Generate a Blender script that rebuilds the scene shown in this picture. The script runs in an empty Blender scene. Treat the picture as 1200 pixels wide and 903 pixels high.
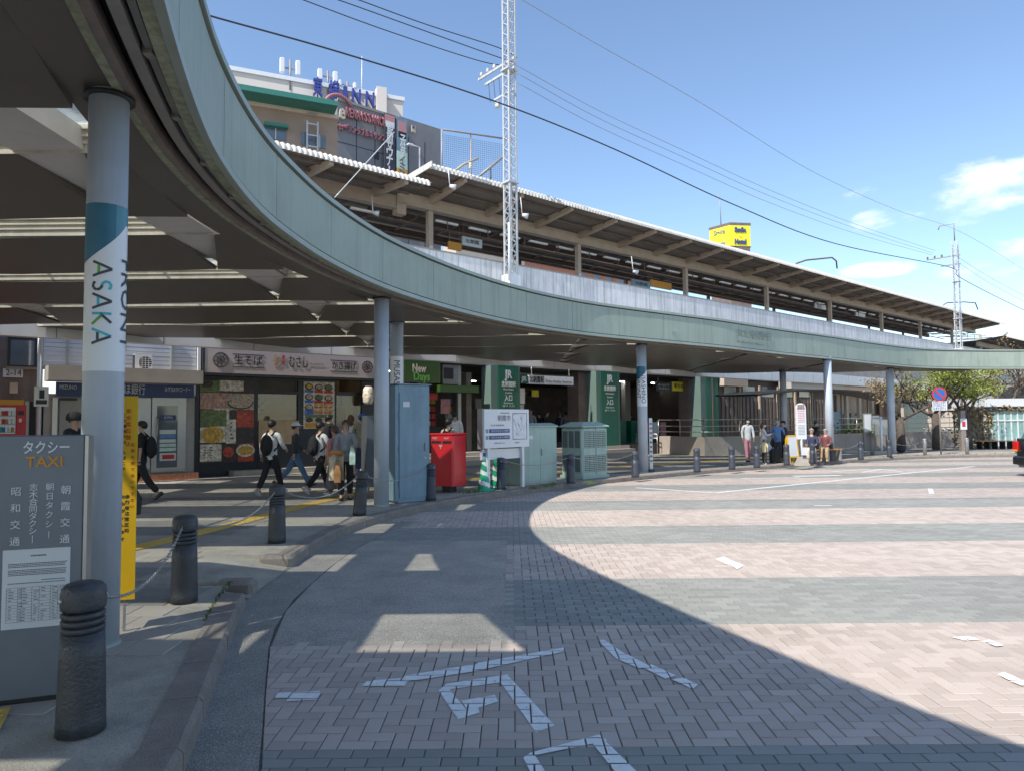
import bpy, bmesh, math, random
from mathutils import Vector, Matrix
from math import radians as R, sin, cos, pi
random.seed(7)
sc = bpy.context.scene
COL = sc.collection

# ------------------------------------------------------------------ camera
CAM_H = 1.6; TILT = R(2.9); ROLL = R(0.5); FPX = 811.0; CX, CY = 600.0, 451.5
cam = bpy.data.cameras.new('camera'); camo = bpy.data.objects.new('camera', cam); COL.objects.link(camo)
cam.sensor_width = 36.0; cam.lens = 36.0 * FPX / 1200.0; cam.clip_start = 0.05; cam.clip_end = 6000
camo.matrix_world = Matrix.Translation((0, 0, CAM_H)) @ Matrix.Rotation(pi/2 + TILT, 4, 'X') @ Matrix.Rotation(-ROLL, 4, 'Z')
sc.camera = camo

# ------------------------------------------------------------------ light
SUN_TRAVEL = Vector((2.93, 3.12, -4.8)).normalized()
sun_el = math.asin(-SUN_TRAVEL.z)
w = bpy.data.worlds.new('World'); sc.world = w; w.use_nodes = True
nt = w.node_tree; nt.nodes.clear(); N = nt.nodes.new; LK = nt.links.new
out = N('ShaderNodeOutputWorld'); bg = N('ShaderNodeBackground'); sky = N('ShaderNodeTexSky')
sky.sky_type = 'NISHITA'; sky.sun_disc = False; sky.sun_elevation = sun_el
sky.sun_rotation = math.atan2(-SUN_TRAVEL.x, -SUN_TRAVEL.y) % (2*pi)
sky.air_density = 1.0; sky.dust_density = 0.3; sky.ozone_density = 2.2; sky.altitude = 50
bg.inputs['Strength'].default_value = 0.15
# clouds: soft patches in a few directions, broken up by noise
geo = N('ShaderNodeTexCoord')
noise = N('ShaderNodeTexNoise'); noise.inputs['Scale'].default_value = 7.0; noise.inputs['Detail'].default_value = 9; noise.inputs['Roughness'].default_value = 0.6
mp = N('ShaderNodeMapping'); mp.inputs['Scale'].default_value = (1, 1, 2.4)
LK(geo.outputs['Generated'], mp.inputs['Vector']); LK(mp.outputs['Vector'], noise.inputs['Vector'])
def mth(op, a, b=None, c=None):
    n = N('ShaderNodeMath'); n.operation = op
    for i, v in enumerate((a, b, c)):
        if v is None: continue
        if isinstance(v, (int, float)): n.inputs[i].default_value = v
        else: LK(v, n.inputs[i])
    return n.outputs[0]
def pxray(px, py):
    x = (px-CX)/FPX; y = -(py-CY)/FPX
    c, s = cos(ROLL), sin(ROLL); x, y = c*x + s*y, -s*x + c*y
    return Vector((x, cos(TILT) - y*sin(TILT), sin(TILT) + y*cos(TILT)))
sep = N('ShaderNodeSeparateXYZ'); LK(geo.outputs['Generated'], sep.inputs[0])
mask = None
CLOUDS = []
for px, py, hw_, hh_, amt in ((1170,222,90,40,.95), (1045,256,50,17,.62), (1195,292,34,17,.8), (1008,228,24,9,.42), (1030,316,50,11,.5), (1165,312,60,18,.4), (1075,236,36,12,.4)):
    d_ = pxray(px, py).normalized(); CLOUDS.append(((d_.x, d_.y), d_.z, hw_/FPX/1.15, hh_/FPX*.85, amt))
CLOUDS += [((.2, -.98), .5, .3, .12, .8), ((-.9, .4), .42, .2, .08, .7), ((.98, -.2), .35, .3, .07, .9)]
for (dx, dy), el, wa, we, amt in CLOUDS:      # direction, height (z of the unit vector), half widths, strength
    L = math.hypot(dx, dy); hx = math.sqrt(1-el*el)
    cx_, cy_ = dx/L*hx, dy/L*hx
    tx, ty = -dy/L, dx/L
    a = mth('ADD', mth('MULTIPLY', mth('SUBTRACT', sep.outputs[0], cx_), tx/wa), mth('MULTIPLY', mth('SUBTRACT', sep.outputs[1], cy_), ty/wa))
    # only the half of the sky the cloud is in
    f = mth('ADD', mth('MULTIPLY', sep.outputs[0], dx/L), mth('MULTIPLY', sep.outputs[1], dy/L))
    e = mth('MULTIPLY', mth('SUBTRACT', sep.outputs[2], el), 1/we)
    r2 = mth('ADD', mth('MULTIPLY', a, a), mth('MULTIPLY', e, e))
    g = mth('MULTIPLY', mth('MAXIMUM', mth('SUBTRACT', 1.0, r2), 0.0), amt)
    g = mth('MULTIPLY', g, mth('GREATER_THAN', f, 0.0))
    mask = g if mask is None else mth('MAXIMUM', mask, g)
cm = mth('ADD', mask, mth('MULTIPLY', mth('SUBTRACT', noise.outputs[0], 0.5), 4.0))
cr = N('ShaderNodeMapRange'); cr.inputs[1].default_value = 0.1; cr.inputs[2].default_value = 1.15; cr.interpolation_type = 'SMOOTHSTEP'
LK(cm, cr.inputs[0])
fac = mth('MULTIPLY', cr.outputs[0], mth('MINIMUM', mth('MULTIPLY', mask, 5.0), 0.92))
tint = N('ShaderNodeMix'); tint.data_type = 'RGBA'; tint.blend_type = 'MULTIPLY'; tint.inputs['Factor'].default_value = 1.0
tint.inputs['B'].default_value = (1.0, 1.0, 1.0, 1); LK(sky.outputs[0], tint.inputs['A'])
mixc = N('ShaderNodeMix'); mixc.data_type = 'RGBA'; mixc.inputs['B'].default_value = (6.6, 6.6, 6.9, 1)
LK(fac, mixc.inputs['Factor']); LK(tint.outputs['Result'], mixc.inputs['A'])
LK(mixc.outputs['Result'], bg.inputs['Color']); LK(bg.outputs[0], out.inputs[0])
sl = bpy.data.lights.new('sun', 'SUN'); sl.energy = 4.0; sl.angle = R(0.53); sl.color = (1.0, 0.945, 0.86)
so = bpy.data.objects.new('sun', sl); COL.objects.link(so)
so.rotation_euler = SUN_TRAVEL.to_track_quat('-Z', 'Y').to_euler(); so.location = (-20, -20, 30)
sc.view_settings.view_transform = 'Standard'; sc.view_settings.look = 'None'; sc.view_settings.gamma = 1; sc.view_settings.exposure = 0.65

# ------------------------------------------------------------------ helpers
def gz(y): return -0.008*min(max(y-8.0, 0.0), 27.0)        # the square falls away gently
def onz(px, py, z):
    d = pxray(px, py); t = (z-CAM_H)/d.z; return Vector((d.x*t, d.y*t, z))
def G(px, py, dz=0.0):
    p = onz(px, py, dz)
    for _ in range(30): p = onz(px, py, dz + gz(p.y))
    return p
def atY(px, py, Y):
    d = pxray(px, py); return Vector((0, 0, CAM_H)) + d*(Y/d.y)
AZ = R(49.7); SU, CU = sin(AZ), cos(AZ)
ST_ROT = pi/2 - AZ                                          # station frame: local x along the tracks, local y away from us
def W(s, D, z=0.0): return Vector((-CU*D + SU*s, SU*D + CU*s, z))
def SD(px, py, D):
    d = pxray(px, py); t = D/(-CU*d.x + SU*d.y); return SU*d.x*t + CU*d.y*t, CAM_H + d.z*t

def tag(o, label=None, cat=None, group=None, kind=None):
    if label: o['label'] = label
    if cat: o['category'] = cat
    if group: o['group'] = group
    if kind: o['kind'] = kind
    return o
def thing(name, label, cat, loc=(0,0,0), rz=0.0, group=None):
    o = bpy.data.objects.new(name, None); COL.objects.link(o); o.location = loc; o.rotation_euler = (0, 0, rz)
    o.empty_display_size = 0.2
    return tag(o, label, cat, group)

class MB:
    def __init__(s): s.v = []; s.f = []; s.m = []; s.sm = []; s.cur = 0; s.smooth = False
    def add(s, vs, fs, smooth=None):
        n = len(s.v); s.v += [tuple(v) for v in vs]
        for f in fs: s.f.append(tuple(i+n for i in f)); s.m.append(s.cur); s.sm.append(s.smooth if smooth is None else smooth)
        return s
    def box(s, x0, x1, y0, y1, z0, z1, rot=None, at=None):
        vs = [Vector(p) for p in ((x0,y0,z0),(x1,y0,z0),(x1,y1,z0),(x0,y1,z0),(x0,y0,z1),(x1,y0,z1),(x1,y1,z1),(x0,y1,z1))]
        if rot is not None: vs = [rot @ v for v in vs]
        if at is not None: vs = [v + Vector(at) for v in vs]
        return s.add(vs, [(0,3,2,1),(4,5,6,7),(0,1,5,4),(1,2,6,5),(2,3,7,6),(3,0,4,7)], False)
    def cbox(s, x0, x1, y0, y1, z0, z1, b=0.02):           # box with chamfered vertical edges and top
        pts = [(x0+b,y0),(x1-b,y0),(x1,y0+b),(x1,y1-b),(x1-b,y1),(x0+b,y1),(x0,y1-b),(x0,y0+b)]
        cxm, cym = (x0+x1)/2, (y0+y1)/2
        ins = [(cxm+(x-cxm)*(1-2*b/(x1-x0)), cym+(y-cym)*(1-2*b/(y1-y0))) for x, y in pts]
        vs = [(x,y,z0) for x,y in pts] + [(x,y,z1-b) for x,y in pts] + [(x,y,z1) for x,y in ins]
        fs = [tuple(range(7,-1,-1)), tuple(range(16,24))]
        for i in range(8):
            j = (i+1) % 8; fs += [(i,j,j+8,i+8),(i+8,j+8,j+16,i+16)]
        return s.add(vs, fs, False)
    def prism(s, poly, z0, z1, zf=None):                   # plan polygon, ccw
        n = len(poly); f = zf or (lambda x, y: 0)
        vs = [(x,y,z0+f(x,y)) for x,y in poly] + [(x,y,z1+f(x,y)) for x,y in poly]
        fs = [tuple(range(n-1,-1,-1)), tuple(range(n,2*n))] + [(i,(i+1)%n,(i+1)%n+n,i+n) for i in range(n)]
        return s.add(vs, fs, False)
    def xprism(s, prof, x0, x1):                           # profile in (y, z) extruded along x
        n = len(prof)
        vs = [(x0,y,z) for y,z in prof] + [(x1,y,z) for y,z in prof]
        fs = [tuple(range(n)), tuple(range(2*n-1,n-1,-1))] + [(i,i+n,(i+1)%n+n,(i+1)%n) for i in range(n)]
        return s.add(vs, fs, False)
    def tube(s, p, q, r, r2=None, n=8, smooth=True, cap=True):
        p, q = Vector(p), Vector(q); r2 = r if r2 is None else r2
        d = (q-p)
        if d.length < 1e-6: return s
        d.normalize(); u = d.orthogonal().normalized(); v = d.cross(u)
        vs = [p + (u*cos(2*pi*i/n) + v*sin(2*pi*i/n))*r for i in range(n)] + [q + (u*cos(2*pi*i/n) + v*sin(2*pi*i/n))*r2 for i in range(n)]
        s.add(vs, [(i,(i+1)%n,(i+1)%n+n,i+n) for i in range(n)], smooth)
        if cap:
            k = len(s.v)-2*n; s.f += [tuple(range(k+n-1,k-1,-1)), tuple(range(k+n,k+2*n))]; s.m += [s.cur]*2; s.sm += [False]*2
        return s
    def path(s, pts, r, n=6, closed=False):
        pts = [Vector(p) for p in pts]; k = len(pts); rings = []
        rr = r if isinstance(r, (list, tuple)) else [r]*k
        up = None
        for i, p in enumerate(pts):
            a = pts[i-1] if (i > 0 or closed) else p; b = pts[(i+1) % k] if (i < k-1 or closed) else p
            d = (b-a).normalized()
            if up is None: up = d.orthogonal().normalized()
            up = (up - d*up.dot(d))
            up = up.normalized() if up.length > 1e-5 else d.orthogonal().normalized()
            v = d.cross(up); rings.append([p + (up*cos(2*pi*j/n) + v*sin(2*pi*j/n))*rr[i] for j in range(n)])
        vs = [q for ring in rings for q in ring]; fs = []
        for i in range(k if closed else k-1):
            a, b = i*n, ((i+1) % k)*n
            fs += [(a+j, a+(j+1)%n, b+(j+1)%n, b+j) for j in range(n)]
        if not closed: fs += [tuple(range(n-1,-1,-1)), tuple(range((k-1)*n, k*n))]
        return s.add(vs, fs, True)
    def lathe(s, prof, n=24, at=(0,0,0), smooth=True):     # profile (r, z) bottom to top
        vs = []; k = len(prof)
        for r, z in prof: vs += [(at[0]+r*cos(2*pi*i/n), at[1]+r*sin(2*pi*i/n), at[2]+z) for i in range(n)]
        fs = [(a*n+i, a*n+(i+1)%n, (a+1)*n+(i+1)%n, (a+1)*n+i) for a in range(k-1) for i in range(n)]
        fs += [tuple(range(n-1,-1,-1)), tuple(range((k-1)*n, k*n))]
        return s.add(vs, fs, smooth)
    def ball(s, c, rx, ry=None, rz=None, n=12, m=8, rot=None, z0=-1.0):
        ry = ry or rx; rz = rz or rx; vs = []; fs = []
        a0 = math.asin(max(-1, z0)) if z0 > -1 else -pi/2+0.02
        for i in range(m+1):
            a = a0 + (pi/2-0.02-a0)*i/m
            for j in range(n):
                v = Vector((rx*cos(a)*cos(2*pi*j/n), ry*cos(a)*sin(2*pi*j/n), rz*sin(a)))
                if rot is not None: v = rot @ v
                vs.append(v + Vector(c))
        for i in range(m):
            fs += [(i*n+j, i*n+(j+1)%n, (i+1)*n+(j+1)%n, (i+1)*n+j) for j in range(n)]
        fs += [tuple(range(n-1,-1,-1)), tuple(range(m*n, m*n+n))]
        return s.add(vs, fs, True)
    def quad(s, a, b, c, d): return s.add([a,b,c,d], [(0,1,2,3)], False)
    def mesh(s, name, mats):
        me = bpy.data.meshes.new(name); me.from_pydata(s.v, [], s.f)
        for m in (mats if isinstance(mats, (list, tuple)) else [mats]): me.materials.append(m)
        me.polygons.foreach_set('material_index', s.m); me.polygons.foreach_set('use_smooth', s.sm); me.update(); return me
    def build(s, name, mats, parent=None, loc=None, rz=None, **k):
        o = bpy.data.objects.new(name, s.mesh(name, mats)); COL.objects.link(o)
        if parent: o.parent = parent
        if loc is not None: o.location = loc
        if rz is not None: o.rotation_euler = (0, 0, rz)
        return tag(o, **k)
def place(name, me, parent=None, loc=(0,0,0), rot=(0,0,0), scale=None):
    o = bpy.data.objects.new(name, me); COL.objects.link(o)
    if parent: o.parent = parent
    o.location = loc; o.rotation_euler = rot
    if scale: o.scale = scale
    return o
def copy_tree(o, parent=None):
    c = o.copy(); COL.objects.link(c); c.parent = parent
    for ch in [x for x in KIDS.get(o.name, [])]: copy_tree(ch, c)
    return c
KIDS = {}
def kids_of(root):
    KIDS.clear()
    for ob in bpy.data.objects:
        if ob.parent: KIDS.setdefault(ob.parent.name, []).append(ob)
def dup(root, loc, rz=None, label=None):
    kids_of(root); snap = dict(KIDS)
    def rec(o, p):
        c = o.copy(); COL.objects.link(c); c.parent = p
        for ch in snap.get(o.name, []): rec(ch, c)
        return c
    c = rec(root, None); c.location = loc
    if rz is not None: c.rotation_euler = (0, 0, rz)
    if label: c['label'] = label
    return c

# ------------------------------------------------------------------ materials
def mat(name, col, rough=0.6, metal=0.0, var=0.12, scale=6.0, bump=0.0, bscale=None, streak=0.0, scol=None, spec=0.5, trans=0.0, emit=0.0, dirt=0.0, dcol=(.06,.055,.05), coord='Object', speck=0.0):
    m = bpy.data.materials.new(name); m.use_nodes = True; t = m.node_tree; n = t.nodes; b = n['Principled BSDF']
    L = t.links.new
    b.inputs['Roughness'].default_value = rough; b.inputs['Metallic'].default_value = metal
    b.inputs['Specular IOR Level'].default_value = spec
    b.inputs['Base Color'].default_value = (*col, 1)
    tc = n.new('ShaderNodeTexCoord'); cur = None
    def noise(sc_, det=4, vec=None, rg=.6):
        q = n.new('ShaderNodeTexNoise'); q.inputs['Scale'].default_value = sc_; q.inputs['Detail'].default_value = det; q.inputs['Roughness'].default_value = rg
        L(vec or tc.outputs[coord], q.inputs['Vector']); return q.outputs[0]
    def mix(fac, A, B, mode='MIX'):
        q = n.new('ShaderNodeMix'); q.data_type = 'RGBA'; q.blend_type = mode
        for key, v in (('Factor', fac), ('A', A), ('B', B)):
            if isinstance(v, (int, float)): q.inputs[key].default_value = v
            elif isinstance(v, tuple): q.inputs[key].default_value = (*v[:3], 1)
            else: L(v, q.inputs[key])
        return q.outputs['Result']
    def ramp(v, a, b_):
        q = n.new('ShaderNodeMapRange'); q.inputs[1].default_value = a; q.inputs[2].default_value = b_; L(v, q.inputs[0]); return q.outputs[0]
    cur = tuple(col)
    if var > 0:
        cur = mix(ramp(noise(scale), .3, .7), tuple(c*(1-var) for c in col), tuple(min(1, c*(1+var)) for c in col))
    if speck > 0:
        cur = mix(ramp(noise(140, 2), .56, .68), cur, tuple(min(1, c*(1+speck)) for c in col))
        cur = mix(ramp(noise(95, 2), .55, .7), cur, tuple(c*(1-.5*min(speck,1.2)) for c in col))
    if streak > 0:
        mp_ = n.new('ShaderNodeMapping'); mp_.inputs['Scale'].default_value = (5.0, 5.0, .22); L(tc.outputs[coord], mp_.inputs['Vector'])
        cur = mix(mix_f(n, L, ramp(noise(1.6, 6, mp_.outputs[0], .7), .48, .75), streak), cur, scol or tuple(c*.45 for c in col))
    if dirt > 0:
        cur = mix(mix_f(n, L, ramp(noise(1.3, 7, None, .7), .5, .72), dirt), cur, dcol)
    if not isinstance(cur, tuple): L(cur, b.inputs['Base Color'])
    if bump > 0:
        q = n.new('ShaderNodeBump'); q.inputs['Strength'].default_value = bump; q.inputs['Distance'].default_value = 0.02
        L(noise(bscale or scale*8, 3), q.inputs['Height']); L(q.outputs[0], b.inputs['Normal'])
    if trans > 0: b.inputs['Transmission Weight'].default_value = trans
    if emit > 0: b.inputs['Emission Color'].default_value = (*col, 1); b.inputs['Emission Strength'].default_value = emit
    return m
def mix_f(n, L, v, k):
    q = n.new('ShaderNodeMath'); q.operation = 'MULTIPLY'; L(v, q.inputs[0]); q.inputs[1].default_value = k; return q.outputs[0]
def glassy(name, tint=(.8,.85,.85), alpha=.6, rough=.08, dirt=.3, refl=.9):
    m = bpy.data.materials.new(name); m.use_nodes = True; t = m.node_tree; n = t.nodes; L = t.links.new
    n.remove(n['Principled BSDF']); o = n['Material Output']
    tr = n.new('ShaderNodeBsdfTransparent'); tr.inputs[0].default_value = (*tint, 1)
    gl = n.new('ShaderNodeBsdfGlossy'); gl.inputs['Roughness'].default_value = rough; gl.inputs[0].default_value = (.9,.95,1,1)
    df = n.new('ShaderNodeBsdfTranslucent'); df.inputs[0].default_value = (.75,.75,.7,1)
    a = n.new('ShaderNodeMixShader'); b = n.new('ShaderNodeMixShader')
    ns = n.new('ShaderNodeTexNoise'); ns.inputs['Scale'].default_value = 9; ns.inputs['Detail'].default_value = 6
    mr = n.new('ShaderNodeMapRange'); mr.inputs[1].default_value = .35; mr.inputs[2].default_value = .75; mr.inputs[4].default_value = dirt*1.5; L(ns.outputs[0], mr.inputs[0])
    L(mr.outputs[0], a.inputs[0]); L(tr.outputs[0], a.inputs[1]); L(df.outputs[0], a.inputs[2])
    fr = n.new('ShaderNodeFresnel'); fr.inputs[0].default_value = 1.45
    q = n.new('ShaderNodeMath'); q.operation = 'MULTIPLY_ADD'; L(fr.outputs[0], q.inputs[0]); q.inputs[1].default_value = refl; q.inputs[2].default_value = 1-alpha if alpha < .3 else .03
    L(q.outputs[0], b.inputs[0]); L(a.outputs[0], b.inputs[1]); L(gl.outputs[0], b.inputs[2]); L(b.outputs[0], o.inputs[0])
    return m
M = {}
def M_(k, *a, **kw): M[k] = mat(k, *a, **kw); return M[k]
M_('fascia_green', (.325,.385,.325), .5, .0, .07, 1.2, streak=.65, scol=(.21,.25,.21), spec=.3, dirt=.2, dcol=(.2,.2,.16))
M_('fascia_edge', (.31,.36,.315), .4, .0, .08, 2)
M_('soffit', (.155,.138,.122), .38, .25, .06, .8, spec=.4)
M_('beam_white', (.70,.68,.65), .5, 0, .06, 2, dirt=.12)
M_('riser_cream', (.62,.57,.48), .5, 0, .15, 4, streak=.4, scol=(.35,.28,.2))
M_('roof_deck', (.3,.32,.32), .6)
M_('gutter_olive', (.30,.32,.22), .7, 0, .3, 14, dirt=.6)
M_('gutter_grey', (.30,.28,.265), .5, .2, .1, 5)
M_('rail_brown', (.24,.20,.18), .5, .2, .2, 6)
M_('black', (.015,.015,.016), .5, 0, .1)
M_('column_paint', (.44,.49,.55), .42, .0, .08, 2.2, streak=.5, scol=(.30,.33,.35), dirt=.12, dcol=(.25,.24,.22))
M_('white_wrap', (.74,.76,.78), .4, 0, .03, 2)
M_('teal', (.02,.13,.20), .4); M_('teal_light', (.06,.22,.28), .4); M_('leaf_green', (.12,.36,.06), .5); M_('cyan', (.05,.45,.55), .5); M_('ink', (.05,.06,.07), .5)
M_('asphalt', (.30,.278,.25), .92, 0, .18, 3, .6, 160, speck=1.3)
M_('asphalt_patch', (.40,.365,.32), .92, 0, .16, 2, .7, 150, speck=1.1, dirt=.25)
M_('joint', (.12,.108,.095), .95, 0, .3, 20)
M_('concrete', (.36,.33,.28), .9, 0, .2, 2.5, .5, 90, speck=.6, dirt=.7, dcol=(.15,.135,.115))
M_('kerb_stone', (.25,.215,.185), .9, 0, .25, 5, .6, 110, speck=.5, dirt=.6, dcol=(.07,.065,.055))
M_('yellow_tactile', (.60,.40,.10), .8, 0, .15, 6, dirt=.3, dcol=(.3,.22,.1))
M_('paint_white', (.62,.63,.62), .8, 0, .12, 12, dirt=.35, dcol=(.35,.33,.31))
M_('rubber', (.045,.048,.054), .42, 0, .25, 9, .35, 60, dirt=.35, dcol=(.13,.13,.13))
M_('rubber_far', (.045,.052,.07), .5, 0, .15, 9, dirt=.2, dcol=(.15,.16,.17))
M_('steel_bollard', (.36,.36,.36), .35, .6, .1, 6)
M_('chain', (.45,.45,.45), .35, .9, .1)
M_('taxi_grey', (.155,.175,.205), .42, .25, .08, 3, dirt=.25, dcol=(.09,.1,.11))
M_('lettering_white', (.68,.70,.71), .6, 0, .05); M_('lettering_orange', (.60,.27,.03), .6, 0, .05)
M_('paper', (.60,.62,.64), .7, 0, .04, 3); M_('print_grey', (.16,.16,.17), .8, 0, 0)
M_('sign_yellow', (.72,.42,.01), .45, 0, .05, 3); M_('print_red', (.55,.05,.02), .6, 0, 0); M_('print_black', (.03,.03,.03), .6, 0, 0)
M_('sheet_grey', (.33,.36,.34), .4, .4, .08)
M_('post_red', (.62,.015,.025), .33, 0, .05, 2, spec=.5, dirt=.08, dcol=(.3,.02,.02))
M_('cabinet_blue', (.18,.28,.34), .5, .1, .12, 2, streak=.5, scol=(.12,.2,.26), dirt=.4, dcol=(.1,.15,.19))
M_('cabinet_green', (.31,.42,.37), .55, 0, .1, 2, streak=.6, scol=(.24,.3,.26), dirt=.25, dcol=(.22,.2,.16))
M_('louvre_dark', (.10,.13,.12), .6)
M_('white_metal', (.68,.69,.71), .4, .1, .04, 3, dirt=.1, dcol=(.4,.4,.38))
M_('sign_navy', (.05,.08,.20), .5); M_('cone_green', (.01,.33,.16), .4); M_('cone_white', (.75,.78,.76), .35)
M_('grass', (.09,.14,.03), .9, 0, .4, 20)
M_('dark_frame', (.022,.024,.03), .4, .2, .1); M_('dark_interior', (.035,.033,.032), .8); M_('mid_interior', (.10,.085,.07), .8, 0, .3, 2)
M_('shop_sign', (.50,.41,.38), .5, 0, .03, 2); M_('wood_light', (.46,.32,.18), .6, 0, .15, 4)
M_('siding', (.48,.50,.53), .55, 0, .05, 2, dirt=.15, dcol=(.3,.3,.3))
M_('old_wall', (.17,.14,.125), .8, 0, .25, 2, streak=.5, dirt=.4)
M_('bank_canopy', (.42,.37,.34), .5, .2, .1, 2); M_('bank_blue', (.025,.045,.16), .4); M_('bank_wall', (.40,.38,.36), .5, 0, .05)
M_('alu', (.46,.44,.41), .35, .7, .06, 3); M_('brick_red', (.36,.14,.075), .7, 0, .25, 7)
M_('vending_red', (.5,.02,.03), .4); M_('concrete_parapet', (.72,.72,.73), .8, 0, .12, 1.0, .3, 30, streak=1.0, scol=(.22,.22,.23), dirt=.2, dcol=(.3,.3,.3))
M_('viaduct', (.30,.29,.28), .85, 0, .15, 1.2, dirt=.3)
M_('roof_corr', (.26,.235,.205), .6, .2, .15, 1.0); M_('roof_rim', (.60,.57,.52), .6, 0, .12, 2, dirt=.45, dcol=(.4,.33,.25))
M_('beige_steel', (.44,.355,.275), .55, 0, .1, 2, dirt=.15, dcol=(.25,.14,.08)); M_('brown_steel', (.16,.12,.10), .6, 0, .2, 2)
M_('lamp_white', (.8,.8,.78), .4, 0, 0); M_('tower_white', (.52,.53,.54), .4, .2, .05); M_('ceramic', (.55,.54,.50), .3)
M_('wire', (.03,.03,.035), .6, 0, 0); M_('wire_light', (.30,.31,.33), .6, .3, 0)
M_('jr_green', (.01,.115,.07), .45, 0, .06, 1); M_('jr_pale', (.12,.18,.16), .5, 0, .06, 1)
M_('lit_yellow', (.75,.62,.03), .5, 0, .03); M_('red', (.5,.03,.02), .5); M_('blue_sheet', (.05,.30,.72), .5, 0, .12, .6)
M_('beige_wall', (.52,.44,.36), .8, 0, .07, .8, streak=.25); M_('brown_louvre', (.095,.07,.055), .6, 0, .15, 2)
M_('ramp_stone', (.36,.31,.27), .75, 0, .1, 2, dirt=.2, dcol=(.2,.17,.14)); M_('handrail', (.45,.42,.38), .35, .8, .05)
M_('shelter_roof', (.05,.035,.03), .5); M_('blue_paint', (.02,.12,.4), .4)
M_('bark', (.10,.08,.065), .9, 0, .3, 8, .6, 30); M_('leaf', (.24,.29,.05), .7, 0, .35, 3); M_('leaf_dry', (.26,.19,.09), .8, 0, .3, 3); M_('hedge', (.07,.12,.03), .8, 0, .4, 3)
M_('hotel_wall', (.60,.55,.51), .8, 0, .05, .1); M_('hotel_brick', (.30,.225,.175), .85, 0, .12, .4); M_('gym_grey', (.20,.205,.22), .8, 0, .14, .15, streak=.3)
M_('roof_teal', (.03,.17,.135), .5); M_('pillar_red', (.33,.12,.11), .6); M_('blue_letter', (.03,.05,.25), .5); M_('pink_letter', (.40,.15,.17), .6); M_('banner_dark', (.05,.045,.065), .7)
M_('window_glass', (.10,.13,.16), .08, .0, .1, 2, spec=.9); M_('netting', (.20,.27,.36), .8)
M_('skin', (.50,.31,.22), .55, 0, .04, 20); M_('hair_black', (.018,.015,.014), .5, 0, .3, 30); M_('hair_brown', (.10,.05,.03), .5, 0, .3, 30); M_('hair_grey', (.30,.28,.26), .6, 0, .3, 30)
for k, c in dict(c_white=(.70,.70,.70), c_black=(.018,.018,.021), c_char=(.05,.05,.055), c_jean=(.07,.15,.26), c_khaki=(.36,.26,.15), c_grey=(.27,.30,.33), c_pink=(.50,.24,.26), c_blue=(.12,.25,.48), c_olive=(.26,.24,.15), c_yellow=(.60,.55,.30), c_navy=(.03,.04,.09), c_tan=(.45,.22,.09), c_mint=(.50,.66,.58), c_skirt=(.12,.12,.14), c_cap=(.03,.12,.50), c_wine=(.16,.05,.05), c_beige=(.55,.47,.36), c_brown=(.14,.07,.05)).items():
    M_(k, c, .85, 0, .18, 9, .6, 14)
M_('shoe_white', (.62,.61,.59), .6); M_('shoe_dark', (.03,.03,.03), .5); M_('mask_white', (.75,.76,.77), .8)
M_('car_black', (.012,.013,.016), .15, .2, 0, spec=.7); M_('tyre', (.02,.02,.02), .8); M_('tail_red', (.5,.01,.01), .2); M_('tail_amber', (.8,.25,.02), .2)
M['glass_roof'] = glassy('glass_roof', (.93,.95,.93), .9, .25, .16)
M['glass_shop'] = glassy('glass_shop', (.85,.85,.82), .9, .05, .03, .4)
M_('lamp_warm', (1,.78,.5), .5, 0, 0, emit=5.0); M_('lamp_cool', (.95,1,1), .5, 0, 0, emit=7.0)
M_('pane_teal', (.22,.38,.36), .12, 0, .25, 1.2, spec=.8)
M['glass_teal'] = glassy('glass_teal', (.55,.75,.72), .9, .08, .25)

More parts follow.
